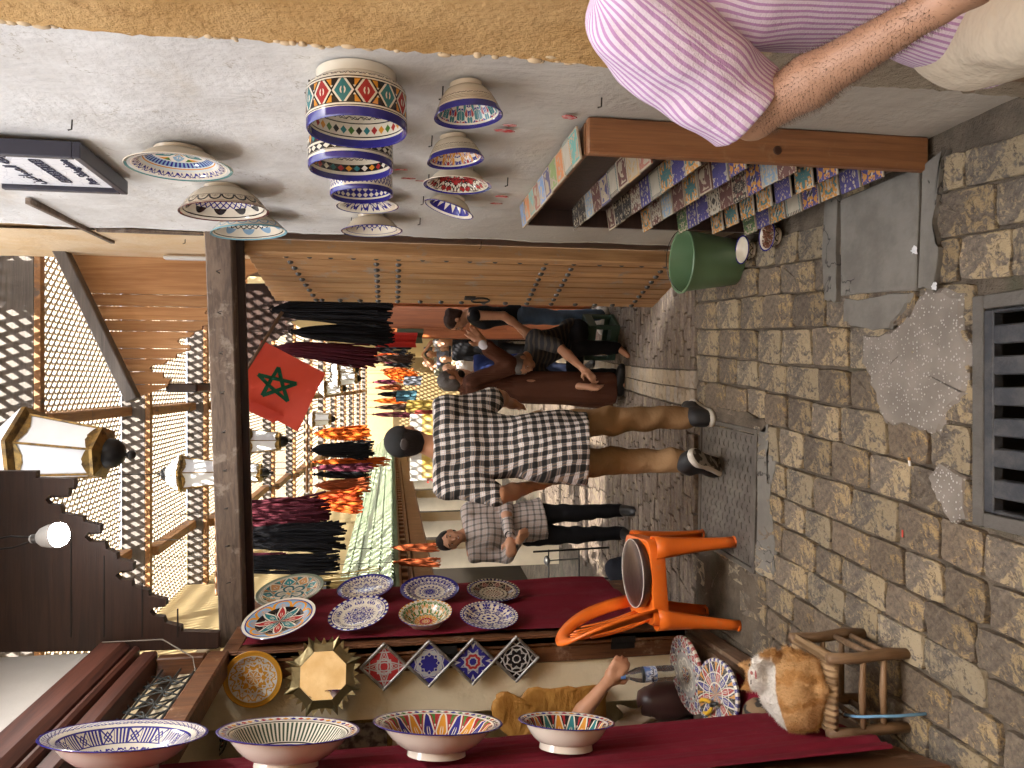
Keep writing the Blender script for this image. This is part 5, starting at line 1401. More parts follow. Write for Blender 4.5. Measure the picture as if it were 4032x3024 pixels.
fs += [((len(prof) - 1) * n_ + i, (len(prof) - 1) * n_ + (i + 1) % n_, len(vs) - 1) for i in range(n_)]
mb.add(vs, fs).obj('seat', OP, ch, 50)
for sx in (-1, 1):
    for sy in (-1, 1):
        tp_ = Vector((sx * .165, sy * .16, .42)); ft = Vector((sx * (.185 if sx > 0 else .215), sy * .185, 0))
        m = MB()
        def legp(u, v):
            c = tp_.lerp(ft, v); w = .034 * (1 - v) ** 2 + .027; a = -PI * .15 + PI * .8 * u
            base = math.atan2(sy, sx)
            t = base + (u - .5) * PI * 1.15
            return (c.x + w * math.cos(t), c.y + w * math.sin(t), c.z)
        m.grid(legp, 11, 8)
        lg = m.obj('leg', OP, ch, 180); md = lg.modifiers.new('t', 'SOLIDIFY'); md.thickness = .004; md.offset = 0
        o_ = MB().lathe([(0, 0), (.024, 0), (.026, .012), (.02, .014)], 14).obj('foot_cap', OP, ch, 180); o_.location = (ft.x + .006 * sx, ft.y + .004 * sy, .001)
# backrest: arched band with slats
def backx(z): return -.185 - .20 * (z - .43) - .10 * max(0, z - .43) ** 2
arch_o, arch_i = [], []
for k in range(33):
    t = PI * k / 32
    yy = .205 * math.cos(t); zz = .43 + .45 * min(1, (math.sin(t)) ** .55)
    yi = .150 * math.cos(t); zi = .43 + .375 * min(1, (math.sin(t)) ** .6)
    arch_o.append(Vector((backx(zz) + .07 * abs(math.cos(t)) ** 2, yy, zz))); arch_i.append(Vector((backx(zi) + .02 * abs(math.cos(t)) ** 2, yi, zi)))
m = MB(); vs = []; 
for a, b in zip(arch_o, arch_i):
    mid = a.lerp(b, .5) + Vector((.012, 0, 0))
    vs += [a + Vector((-.012, 0, -.004)), a, mid, b]
m.add(vs, [(i * 4 + j, i * 4 + j + 1, i * 4 + j + 5, i * 4 + j + 4) for i in range(32) for j in range(3)])
bo = m.obj('back_arch', OP, ch, 180); md = bo.modifiers.new('t', 'SOLIDIFY'); md.thickness = .006; md.offset = 0
for k in range(7):
    y = -.108 + .036 * k; zt = .43 + .375 * min(1, max(.05, 1 - (y / .15) ** 2) ** .3) + .005
    sl2 = MB().grid(lambda u, v: (backx(.43 + (zt - .43) * v) + .006 - .014 * math.sin(PI * v), y * (1 + .1 * v) + (u - .5) * .024, .43 + (zt - .43) * v), 2, 8).obj('back_slat', OP, ch, 180); md = sl2.modifiers.new('t', 'SOLIDIFY'); md.thickness = .006
cu = thing('round_cushion', 'round dark brown cushion with white piping on the orange chair', 'cushion', (-.955, 3.575, .44), (0, 0, 0))
CUS = mat('brown leatherette', lambda n: (n.scale_col((.045, .026, .022), n.noise(6, 4) * .8 + .6), n.noise(25, 4), .25, .006), rough=.28)
MB().lathe([(0, 0), (.158, 0), (.168, .008), (.170, .04), (.166, .046), (.12, .052), (0, .054)], 48).obj('pad', CUS, cu, 60)
MB().tube([(.168 * math.cos(2 * PI * k / 48), .168 * math.sin(2 * PI * k / 48), .046) for k in range(49)], .0025, 6, False).obj('piping', mat('white piping', col=(.6, .55, .5), var=0), cu, 180)
# ================================================================== stool with sleeping cat
so = thing('rush_stool', 'low rustic wooden stool with woven rush seat', 'stool', (-1.02, 2.30, 0))
SW = mat('rustic pole wood', woodfn((.22, .13, .065), (.11, .06, .028), 'z', 1.0), rough=.6)
SWy = mat('rustic rail wood', woodfn((.26, .16, .085), (.14, .08, .04), 'x', 1.0), rough=.6)
LEGS = [(.125, -.10), (.115, .13), (-.12, .13), (-.12, -.10)]
for (x, y) in LEGS:
    MB().tube([(x, y, 0), (x + .004, y, .08), (x - .006, y + .004, .18), (x, y, .285)], [.018, .020, .018, .018], 10).obj('leg', SW, so, 180)
for k in range(4):
    a, b = LEGS[k], LEGS[(k + 1) % 4]
    for z in ((.06, .12) if k % 2 == 0 else (.085, .16)): MB().tube([(a[0], a[1], z), ((a[0] + b[0]) / 2, (a[1] + b[1]) / 2, z + .004), (b[0], b[1], z)], [.009, .012, .009], 8).obj('rung', SWy, so, 180)
RUSH = mat('woven rush', lambda n: (n.mix((n.xyz()[0] * 95).sin() * .5 + .5, (.20, .12, .055), (.34, .22, .11)), (n.xyz()[0] * 300).sin(), .8, .006), rough=.8)
def seatf(u, v):
    x, y = -.13 + .26 * u, -.11 + .25 * v; e = min(u, 1 - u, v, 1 - v)
    return (x, y, .27 + .018 * min(1, e * 12) - .01 * math.sin(PI * u) * math.sin(PI * v))
MB().grid(seatf, 24, 24).add([], []).obj('woven_seat', RUSH, so, 180)
for k in range(4):
    a, b = LEGS[k], LEGS[(k + 1) % 4]; MB().tube([(a[0], a[1], .262), (b[0], b[1], .262)], .012, 10).obj('seat_rail', RUSH, so, 180)
# ================================================================== people
def skinfn(c):
    return lambda n: (n.scale_col(c, n.noise(14, 4) * .35 + .82), n.noise(90, 3), .15, .003)
SKIN_T = mat('tanned skin', skinfn((.46, .225, .125)), rough=.5)
SKIN_M = mat('warm skin', skinfn((.52, .265, .155)), rough=.5)
SKIN_P = mat('pale skin', skinfn((.56, .31, .21)), rough=.5)
SKIN_B = mat('brown skin', skinfn((.24, .10, .055)), rough=.5)
HAIR_B = mat('black hair', lambda n: (n.scale_col((.016, .012, .011), n.noise(60, 3) + .5), n.noise(1, 4, .6, n.scl(160, 160, 14)), .6, .006), rough=.6, spec=.15)
HAIR_N = mat('dark brown hair', lambda n: (n.scale_col((.035, .017, .012), n.noise(60, 3) + .5), n.noise(1, 4, .6, n.scl(160, 160, 14)), .6, .006), rough=.6, spec=.15)
HAIR_G = mat('greying hair', lambda n: (n.mix(n.noise(220, 3), (.03, .028, .026), (.2, .18, .17)), n.noise(120, 3), .5, .005), rough=.6)
EYEW = mat('eye white', col=(.6, .56, .52), rough=.3, var=0)
EYED = mat('eye dark', col=(.012, .009, .008), rough=.2, var=0)
LIP = mat('lips', col=(.28, .09, .075), rough=.5, var=0)
TEETH = mat('teeth', col=(.7, .66, .6), rough=.3, var=0)
FL = (1.0, .68, 1.0)
def V3(*a): return Vector(a)
STAND = dict(pel=(0, 0, .96), chest=(0, .01, 1.30), neck=(0, .0, 1.46), head=(0, .02, 1.61), shl=(-.185, 0, 1.415), shr=(.185, 0, 1.415), ell=(-.235, -.03, 1.13), elr=(.235, -.03, 1.13), wrl=(-.235, .04, .88), wrr=(.235, .04, .88),
             hipl=(-.09, 0, .92), hipr=(.09, 0, .92), knl=(-.095, .02, .50), knr=(.095, .02, .50), anl=(-.10, -.02, .09), anr=(.10, -.02, .09), tol=(-.115, .14, .035), tor=(.115, .14, .035))
def cap(a, b, r0, r1, fl=None): return ('c', tuple(a), tuple(b), r0, r1) + ((fl,) if fl else ())
def hand_prims(w, el, s=1.0, spread=.25, curl=.25, palm_n=None, side=1):
    """palm and five bent fingers of unequal length continuing the forearm"""
    d = (Vector(w) - Vector(el)).normalized()
    n = Vector(palm_n) if palm_n else Vector((side, 0, 0)); n = (n - d * n.dot(d)).normalized()
    a = d.cross(n)
    o = Vector(w); P = [cap(o, o + d * .05 * s, .026 * s, .032 * s), cap(o + d * .05 * s - a * .018 * s, o + d * .085 * s - a * .026 * s, .022 * s, .016 * s), cap(o + d * .05 * s + a * .018 * s, o + d * .085 * s + a * .026 * s, .022 * s, .016 * s)]
    for k, (off, L) in enumerate(((-.030, .060), (-.010, .072), (.011, .068), (.031, .052))):
        b = o + d * .092 * s + a * off * s; dd = (d + a * off * spread * 14).normalized()
        m = b + (dd + n * curl * .4).normalized() * L * .52 * s; e = m + (dd + n * curl * 1.3).normalized() * L * .5 * s
        P += [cap(b, m, .0105 * s, .0095 * s), cap(m, e, .0095 * s, .0075 * s)]
    b = o + d * .03 * s - a * .028 * s; m = b + (d * .55 - a * .75 + n * .3).normalized() * .042 * s; e = m + (d * .9 - a * .3 + n * .3).normalized() * .034 * s
    return P + [cap(b, m, .014 * s, .0115 * s), cap(m, e, .0115 * s, .009 * s)]
def person(name, label, loc, heading, pose=None, H=1.75, skin=SKIN_M, shirt=None, trousers=None, robe=None, shoes=None, hair=None, capm=None, look=(0, 0, 0), res=.012, sleeve='short', hem=.80, face=True, group=None, smile=False, fat=1.0, beard=None, hands=True, hcurl=.3, foldamp=.006, tight=False, hair_style='short', seed=1, palm=None, socks=None, shirt_k=.03, hs=.94, hsc=1.0, spread=.25):
    J = {k: Vector(v) for k, v in STAND.items()}
    for k, v in (pose or {}).items(): J[k] = Vector(v)
    s = H / 1.75
    J = {k: v * s for k, v in J.items()}
    R = Euler(look).to_matrix()
    hc = J['head']
    s0 = s
    def hp(x, y, z): return hc + R @ Vector((x * s0 * hs, y * s0 * hs, z * s0 * hs))
    P = [('e', tuple(hp(0, 0, .02)), (.078 * s0 * hs, .098 * s0 * hs, .098 * s0 * hs), look), ('e', tuple(hp(0, .032, -.055)), (.056 * s0 * hs, .062 * s0 * hs, .062 * s0 * hs), look), ('e', tuple(hp(0, .062, -.088)), (.026 * s0 * hs, .022 * s0 * hs, .022 * s0 * hs), look),
         cap(hp(0, .086, .012), hp(0, .112, -.026), .009 * s0 * hs, .0145 * s0 * hs), ('e', tuple(hp(-.079, -.005, -.012)), (.012 * s0 * hs, .022 * s0 * hs, .032 * s0 * hs), look), ('e', tuple(hp(.079, -.005, -.012)), (.012 * s0 * hs, .022 * s0 * hs, .032 * s0 * hs), look),
         cap(hp(-.035, .083, .028), hp(.035, .083, .028), .012 * s0 * hs, .012 * s0 * hs), ('e', tuple(hp(.04, .066, -.032)), (.02 * s0 * hs, .018 * s0 * hs, .02 * s0 * hs), look), ('e', tuple(hp(-.04, .066, -.032)), (.02 * s0 * hs, .018 * s0 * hs, .02 * s0 * hs), look),
         cap(J['neck'], hp(0, -.015, -.06), .054 * s, .050 * s)]
    tors = [cap(J['pel'], J['pel'].lerp(J['chest'], .5), .150 * s * fat, .140 * s * fat, FL), cap(J['pel'].lerp(J['chest'], .5), J['chest'], .142 * s * fat, .168 * s * fat, FL), cap(J['chest'], J['neck'], .13 * s * fat, .06 * s), cap(J['shl'], J['shr'], .062 * s, .062 * s), cap(J['shl'], J['chest'], .06 * s, .12 * s, FL), cap(J['shr'], J['chest'], .06 * s, .12 * s, FL)]
    P += [(q[0], q[1], q[2], q[3] * .93, q[4] * .93) + q[5:] for q in tors]
    arms = []
    for e in 'lr':
        arms += [cap(J['sh' + e], J['el' + e], .053 * s * fat, .041 * s), cap(J['el' + e], J['el' + e].lerp(J['wr' + e], .35), .041 * s, .043 * s), cap(J['el' + e].lerp(J['wr' + e], .35), J['wr' + e], .043 * s, .027 * s)]
        if hands: arms += hand_prims(J['wr' + e], J['el' + e], s * hsc, spread, hcurl, (palm or {}).get(e), 1 if e == 'l' else -1)
        else: arms.append(cap(J['wr' + e], J['wr' + e] + (J['wr' + e] - J['el' + e]).normalized() * .12 * s, .03 * s, .02 * s))
    legs = []
    for e in 'lr':
        legs += [cap(J['hip' + e], J['kn' + e], .082 * s * fat, .054 * s), cap(J['kn' + e], J['kn' + e].lerp(J['an' + e], .35), .054 * s, .053 * s), cap(J['kn' + e].lerp(J['an' + e], .35), J['an' + e], .053 * s, .034 * s), cap(J['an' + e], J['to' + e] - Vector((0, 0, 0)), .036 * s, .026 * s)]
    body = P + arms + [(q[0], q[1], q[2], q[3] * .9, q[4] * .9) + q[5:] for q in legs]
    V, F = blob(body, res, .018 * s)
    me = bmesh_np(name, V, F)
    b = obj(name, me, skin, None, loc, (0, 0, heading), **tags(label, 'person', group))
    if shirt and not robe:
        g = .0 if tight else .016
        q_ = [(q[0], q[1], q[2], q[3] + g, q[4] + g) + q[5:] for q in tors]
        dn = (J['pel'] - J['chest']).normalized()
        q_.append(cap(J['pel'], J['pel'] + dn * (.96 - hem) * s * (1 if hem < .95 else 0), (.162 * fat) * s + g, (.178 * fat) * s + g, (1, .84, 1)))
        cuts = [(tuple(J['pel'] + dn * (.96 - hem) * s), tuple(dn)), (tuple(J['neck'] + (J['neck'] - J['chest']).normalized() * .012 * s), tuple((J['neck'] - J['chest']).normalized()))]
        for e in 'lr':
            sh, el, wr = J['sh' + e], J['el' + e], J['wr' + e]
            if sleeve == 'short': q_ += [cap(sh, sh.lerp(el, .88), .062 * s + g * .6, .066 * s)]
            elif sleeve == 'long': q_ += [cap(sh, el, .062 * s + g * .5, .054 * s), cap(el, el.lerp(wr, .92), .054 * s, .042 * s)]
            elif sleeve == 'roll': q_ += [cap(sh, el, .062 * s + g * .5, .06 * s), cap(el, el.lerp(wr, .25), .06 * s, .058 * s)]
        V, F = blob(q_, res, shirt_k, cuts, folds(foldamp, 26, 17, 15, seed) if foldamp else None)
        obj('shirt', bmesh_np('shirt', V, F), shirt, b)
    if trousers:
        q_ = [cap(J['hipl'].lerp(J['pel'], .5), J['hipr'].lerp(J['pel'], .5), .125 * s * fat, .125 * s * fat, FL), cap(J['pel'], (J['hipl'] + J['hipr']) / 2, .14 * s * fat, .13 * s * fat, FL)]
        for e in 'lr':
            hi, kn, an = J['hip' + e], J['kn' + e], J['an' + e]
            q_ += [cap(hi, kn, .094 * s * fat, .070 * s), cap(kn, an + (kn - an).normalized() * .015, .070 * s, .058 * s)]
        V, F = blob(q_, res, .022, (), folds(foldamp * .9, 30, 22, 34, seed + 5) if foldamp else None)
        obj('trousers', bmesh_np('trousers', V, F), trousers, b)
    if robe:
        q_ = [(q[0], q[1], q[2], q[3] + .02, q[4] + .02) + q[5:] for q in tors] + [cap(J['pel'], (J['anl'] + J['anr']) / 2 + Vector((0, 0, .06)), .17 * s, .21 * s, (1, .8, 1))]
        for e in 'lr': q_ += [cap(J['sh' + e], J['el' + e], .07 * s, .072 * s), cap(J['el' + e], J['el' + e].lerp(J['wr' + e], .85), .07 * s, .06 * s)]
        zb = min(J['anl'].z, J['anr'].z) + .01
        V, F = blob(q_, res, .03, [((0, 0, zb), (0, 0, -1))], folds(.017, 44, 38, 4, seed))
        obj('robe', bmesh_np('robe', V, F), robe, b)
    if shoes:
        for e in 'lr':
            an, to = J['an' + e], J['to' + e]
            up = Vector((0, 0, 1)); d = (to - an); 
            bk_ = an - Vector((d.x, d.y, 0)).normalized() * .045 * s
            q_ = [cap(an, an.lerp(to, .2), .047 * s, .047 * s), cap(bk_ + (to - an) * .0 + Vector((0, 0, -.03 * s)), to, .043 * s, .040 * s), cap(an.lerp(to, .45), to + d.normalized() * .03, .044 * s, .034 * s)]
            V, F = blob(q_, min(res, .01), .02)
            obj('shoe', bmesh_np('shoe', V, F), shoes, b)
    if hair:
        hq = [('e', tuple(hp(0, -.012, .035)), (.086 * s0 * hs, .102 * s0 * hs, .097 * s0 * hs), look)]
        if hair_style in ('short', 'bun'): hq.append(('e', tuple(hp(0, -.045, -.02)), (.080 * s0 * hs, .066 * s0 * hs, .085 * s0 * hs), look))
        if hair_style == 'bun': hq += [('e', tuple(hp(0, -.10, .03)), (.05 * s0 * hs, .05 * s0 * hs, .05 * s0 * hs), look)]
        f0 = R @ Vector((0, .8, -.62)); c0 = hp(0, .058, .040) if hair_style != 'fringe' else hp(0, .07, .03)
        hq2 = hq
        V, F = blob(hq2, min(res, .012), .02, [(tuple(c0), tuple(f0))], folds(.004, 90, 90, 60, seed))
        obj('hair', bmesh_np('hair', V, F), hair, b)
    if beard:
        V, F = blob([('e', tuple(hp(0, .045, -.078)), (.058 * s0 * hs, .058 * s0 * hs, .050 * s0 * hs), look), ('e', tuple(hp(0, .068, -.100)), (.034 * s0 * hs, .03 * s0 * hs, .032 * s0 * hs), look)], min(res, .01), .02, [(tuple(hp(0, 0, -.045)), tuple(R @ Vector((0, .25, 1))))], folds(.003, 120, 120, 120, 3))
        obj('beard', bmesh_np('beard', V, F), beard, b)
    if capm:
        V, F = blob([('e', tuple(hp(0, -.008, .045)), (.093 * s0 * hs, .110 * s0 * hs, .092 * s0 * hs), look)], min(res, .01), .01, [(tuple(hp(0, 0, .01)), tuple(R @ Vector((0, 0, -1))))])
        c_ = obj('cap', bmesh_np('cap', V, F), capm, b)
        V, F = blob([('e', tuple(hp(0, .11, .02)), (.075 * s0 * hs, .085 * s0 * hs, .012 * s0 * hs), look)], .008, .01)
        obj('visor', bmesh_np('visor', V, F), capm, c_)
    if face:
        Rq = R.to_4x4()
        for sx in (-1, 1):
            m = Matrix.Translation(hp(sx * .032, .079, .008)) @ Rq
            MB().sphere((0, 0, 0), (.013 * s0 * hs, .008 * s0 * hs, .007 * s0 * hs), 10, 6, m.to_3x3().to_4x4()).obj('eye', EYEW, b, 180).location = hp(sx * .032, .084, .008)
            MB().sphere((0, 0, 0), .006 * s0 * hs, 8, 6).obj('iris', EYED, b, 180).location = hp(sx * .032, .088, .008)
            MB().tube([hp(sx * .014, .093, .032), hp(sx * .034, .094, .038), hp(sx * .054, .080, .030)], [.004 * s0 * hs, .005 * s0 * hs, .003 * s0 * hs], 6).obj('eyebrow', hair or HAIR_B, b, 180)
        MB().tube([hp(-.030, .074, -.058 + (.010 if smile else 0)), hp(-.014, .087, -.060), hp(0, .092, -.060), hp(.014, .087, -.060), hp(.030, .074, -.058 + (.010 if smile else 0))], [.003 * s0 * hs, .007 * s0 * hs, .007 * s0 * hs, .007 * s0 * hs, .003 * s0 * hs], 8).obj('mouth', LIP, b, 180)
        if smile: MB().tube([hp(-.020, .086, -.056), hp(0, .097, -.059), hp(.020, .086, -.056)], [.002 * s0 * hs, .004 * s0 * hs, .002 * s0 * hs], 6).obj('teeth', TEETH, b, 180)
    return b
# ------------------------------------------------------------------ cloth patterns
def plaid(base, dark, pitch, thin=None, wob=.012, wd=.42, dk=.82):
    def fn(n):
        x, y, z = n.xyz(); w = (n.noise(5, 2) - .5) * wob * 2
        side = y * .8
        u = (x + w + side) * (1 / pitch); v = (z + w * 1.4) * (1 / pitch)
        a = n.ss((u.fr() - .5).abs(), .5 - wd / 2 - .03, .5 - wd / 2 + .03); b = n.ss((v.fr() - .5).abs(), .5 - wd / 2 - .03, .5 - wd / 2 + .03)
        c = n.scale_col(base, (1 - a * dk) * (1 - b * dk) + .012)
        if thin: c = n.mix((((u.fr() - .5).abs() - .12).abs().lt(.03)).mx(((v.fr() - .5).abs() - .12).abs().lt(.03)) * .5, c, thin)
        return c, n.noise(1, 4, .6, n.scl(9, 9, 5)) + n.noise(300, 2) * .08, .6, .02
    return fn
CLOTH = dict(rough=.85, spec=.15)
PLAID = mat('black white gingham', plaid((.66, .65, .66), (.012, .013, .017), .047, (.45, .30, .2), .016, .50, .86), **CLOTH)
KHAKI = mat('khaki cotton', lambda n: (n.scale_col((.30, .185, .095), n.noise(5, 4) * .5 + .75), n.noise(1, 4, .6, n.scl(12, 12, 22)), .6, .015), **CLOTH)
DENIM = mat('blue denim', lambda n: (n.scale_col((.085, .13, .20), n.noise(7, 4) * .9 + .55), n.noise(1, 4, .6, n.scl(12, 12, 22)), .5, .012), **CLOTH)
BLACKC = mat('black cloth', col=(.010, .010, .012), var=.2, bump=.3, bs=20, **CLOTH)
BROWNR = mat('brown robe cloth', lambda n: (n.scale_col((.085, .032, .018), n.noise(3, 4) * .6 + .7), n.noise(1, 3, .6, n.scl(30, 30, 2)), .6, .02), **CLOTH)
LPLAID = mat('pale checked flannel', plaid((.50, .46, .44), (.19, .19, .24), .055, (.5, .30, .2), .01, .28, .5), **CLOTH)
GSTRIPE = mat('grey striped jersey', lambda n: n.mix((n.xyz()[2] * 22 + n.noise(4, 2) * 2).fr().gt(.6), (.03, .03, .033), (.075, .062, .05)), **CLOTH)
WHITESHOE = mat('white trainers', col=(.55, .53, .50), rough=.6, var=.25, vs=25)
DKSHOE = mat('black trainers', lambda n: n.mix(n.ss(n.xyz()[2] + n.noise(30, 2) * .012, .036, .042), (.52, .49, .44), (.018, .018, .02)), rough=.6)
BLKSHOE = mat('black shoes', col=(.012, .011, .011), rough=.4)
CAPM = mat('black cap cloth', col=(.012, .0125, .014), rough=.85, var=.2)
def furry(o, V, F, n, L, seed=0, m=None, keep=None, w=.0007):
    if keep is not None: F = F[keep(V[F].mean(1))]
    r = np.random.RandomState(seed); tri = V[F[:, :3]]; nr = np.cross(tri[:, 1] - tri[:, 0], tri[:, 2] - tri[:, 0]); nr /= np.linalg.norm(nr, axis=1)[:, None] + 1e-9
    ix = r.randint(0, len(F), n); c = tri[ix].mean(1); nn = nr[ix] + r.randn(n, 3) * .45 + np.array([.3, -.2, -.3]); nn /= np.linalg.norm(nn, axis=1)[:, None]
    t = np.cross(nn, r.randn(n, 3)); t /= np.linalg.norm(t, axis=1)[:, None] + 1e-9
    l = L * r.uniform(.5, 1.2, n)[:, None]; vs = np.stack([c - t * w, c + t * w, c + nn * l], 1).reshape(-1, 3)
    obj('fur', bmesh_np('fur', vs, np.arange(3 * n).reshape(-1, 3), False), m or o.data.materials[0], o, kind='stuff')
# ------------------------------------------------------------------ man in chequered shirt walking away
pc = person('person', 'man in black cap, chequered shirt and khaki trousers walking away', (-.325, 3.74, .0), math.radians(-4),
    dict(pel=(.0, -.02, .95), chest=(.0, .03, 1.29), neck=(.0, .03, 1.46), head=(.03, .05, 1.60), shl=(-.18, .02, 1.40), shr=(.18, .02, 1.40), ell=(-.225, -.10, 1.14), wrl=(-.215, .06, .94), elr=(.25, .10, 1.14), wrr=(.20, .30, 1.04),
         hipl=(-.10, -.02, .91), hipr=(.09, -.02, .91), knl=(-.085, .03, .50), anl=(-.055, -.17, .19), tol=(-.045, -.11, .10), knr=(.13, .05, .49), anr=(.15, .02, .10), tor=(.16, .10, .05)),
    1.76, SKIN_T, PLAID, KHAKI, None, None, HAIR_B, CAPM, (0, 0, math.radians(-6)), .010, 'short', .70, False, seed=3, foldamp=.012, hs=.86)
# shoes of the walking man: one planted, one rolled onto its toe with the sole showing
SOLE = mat('scuffed sole', lambda n: n.mix(n.ss(n.noise(18, 3), .45, .55), (.05, .04, .033), (.16, .12, .09)), rough=.8)
def trainer(parent, M, name='shoe'):
    V, F = blob([cap((0, -.04, .07), (0, .0, .075), .040, .040), cap((0, -.05, .035), (0, .10, .032), .038, .038), cap((0, .08, .03), (0, .165, .026), .038, .028)], .008, .02, [((0, 0, .022), (0, 0, -1))])
    o = obj(name, bmesh_np(name, V, F), mat('black upper', col=(.016, .016, .018), rough=.6), parent); o.matrix_local = M
    V, F = blob([('e', (0, -.045, .012), (.041, .05, .024)), ('e', (0, .03, .012), (.038, .09, .020)), ('e', (0, .12, .012), (.043, .075, .020))], .007, .02, [((0, 0, -.004), (0, 0, -1)), ((0, 0, .03), (0, 0, 1))])
    s_ = obj('sole', bmesh_np('sole', V, F), mat('sole side', lambda n: n.mix(n.xyz()[2].lt(-.0015), (.55, .52, .46), n.mix(n.ss(n.noise(26, 2), .48, .52), (.045, .036, .03), (.30, .27, .23))), rough=.75), o)
    return o
trainer(pc, Matrix.Translation((.155, .02, .006)) @ Matrix.Scale(1.22, 4) @ Matrix.Rotation(math.radians(-8), 4, 'Z'))
trainer(pc, Matrix.Translation((-.06, -.19, .185)) @ Matrix.Rotation(math.radians(34), 4, 'Z') @ Matrix.Rotation(math.radians(-55), 4, 'X') @ Matrix.Scale(1.28, 4) @ Matrix.Translation((0, .03, -.05)))
MB().sphere((0, 0, 0), (.030, .006, .022), 14, 8).obj('cap_opening', mat('cap gap', col=(.03, .022, .02), var=0), pc, 180).location = (.03, -.050, 1.625)
# ------------------------------------------------------------------ man in brown robe, palm raised
pr_ = person('person', 'bearded man in long brown robe raising his open hand', (-.03, 6.45, zg(6.45)), math.radians(-80),
    dict(head=(.0, .07, 1.60), neck=(0, .02, 1.46), elr=(.22, .16, 1.10), wrr=(.17, .36, 1.30), ell=(-.24, -.04, 1.12), wrl=(-.24, .03, .88)),
    1.70, SKIN_T, None, None, BROWNR, BLKSHOE, HAIR_G, None, (math.radians(-4), 0, math.radians(10)), .010, beard=HAIR_B, hcurl=.05, seed=4, palm=dict(r=(.9, .3, .2)), hsc=1.3, spread=.5)
V, F = blob([cap((.178, .328, 1.262), (.172, .349, 1.285), .040, .042)], .009, .01)
obj('white_cuff', bmesh_np('white_cuff', V, F), mat('white cotton', col=(.66, .65, .68), **CLOTH), pr_)
# ------------------------------------------------------------------ woman in black vest and jeans
pw_ = person('person', 'dark haired woman in black sleeveless top and jeans', (.66, 6.95, zg(6.95)), math.radians(82),
    dict(head=(0, .06, 1.585), chest=(0, .03, 1.30), ell=(-.21, .0, 1.13), wrl=(-.17, .13, .92), elr=(.21, -.03, 1.13), wrr=(.19, .12, .93)),
    1.64, SKIN_M, BLACKC, DENIM, None, WHITESHOE, HAIR_N, None, (math.radians(-22), 0, 0), .011, 'none', .93, True, tight=True, hair_style='bun', fat=.93, seed=6)
# ------------------------------------------------------------------ barefoot man bent forward on a crate
cr = thing('green_crate', 'green plastic crate the barefoot man sits on', 'crate', (.44, 6.70, zg(6.6)), (0, 0, math.radians(-30)))
PG2 = mat('crate green', f_plastic((.05, .10, .075)), rough=.5)
for a, b in (((-.18, -.13, 0), (.18, .13, .03)), ((-.18, -.13, .22), (.18, -.11, .30)), ((-.18, .11, .22), (.18, .13, .30)), ((-.18, -.11, .22), (-.16, .11, .30)), ((.16, -.11, .22), (.18, .11, .30)), ((-.18, -.13, .03), (.18, -.118, .08)), ((-.18, .118, .03), (.18, .13, .08)), ((-.17, -.11, .285), (.17, .11, .298))): MB().bbox(a, b, .004).obj('crate_side', PG2, cr)
for x, y in ((-.18, -.13), (.14, -.13), (-.18, .10), (.14, .10), (-.02, -.128)): MB().bbox((x, y, .03), (x + .04, y + .026, .22), .003).obj('crate_post', PG2, cr)
ps = person('person', 'barefoot man in grey striped shirt bent forward on a crate', (.44, 6.66, zg(6.55)), math.radians(142),
    dict(pel=(0, -.02, .40), chest=(0, .20, .72), neck=(0, .33, .89), head=(0, .45, .97), shl=(-.17, .28, .84), shr=(.17, .28, .84), ell=(-.21, .48, .66), wrl=(-.12, .66, .48), elr=(.21, .46, .62), wrr=(.10, .64, .40),
         hipl=(-.10, .02, .38), hipr=(.10, .02, .38), knl=(-.16, .42, .46), knr=(.16, .42, .46), anl=(-.13, .36, .09), anr=(.14, .40, .09), tol=(-.14, .50, .03), tor=(.16, .54, .03)),
    1.72, SKIN_T, GSTRIPE, BLACKC, None, None, HAIR_G, None, (math.radians(-35), 0, 0), .011, 'short', .95, True, seed=8)
# ------------------------------------------------------------------ smiling man in checked shirt
pm = person('person', 'smiling man in pale checked shirt leaning by the red leaf', (-1.19, 6.12, zg(6.12)), math.radians(180),
    dict(pel=(-.02, 0, .95), chest=(.03, .02, 1.29), neck=(.06, .03, 1.46), head=(.09, .07, 1.595), shl=(-.13, 0, 1.42), shr=(.22, .01, 1.39), ell=(-.20, .06, 1.13), wrl=(.06, .24, 1.12), elr=(.26, .04, 1.12), wrr=(.08, .26, 1.05)),
    1.72, SKIN_M, LPLAID, BLACKC, None, BLKSHOE, HAIR_B, None, (math.radians(-4), math.radians(14), math.radians(10)), .010, 'long', .80, True, smile=True, seed=9, foldamp=.007, hcurl=.9)
MB().tube([Vector((.03, .235, 1.105)) + Vector((.03 * math.cos(t), .01 + .0 * t, .034 * math.sin(t))) for t in [2 * PI * i / 16 for i in range(17)]], .006, 6, False).obj('wristwatch', mat('watch', col=(.02, .02, .02), rough=.3, var=0), pm, 180)
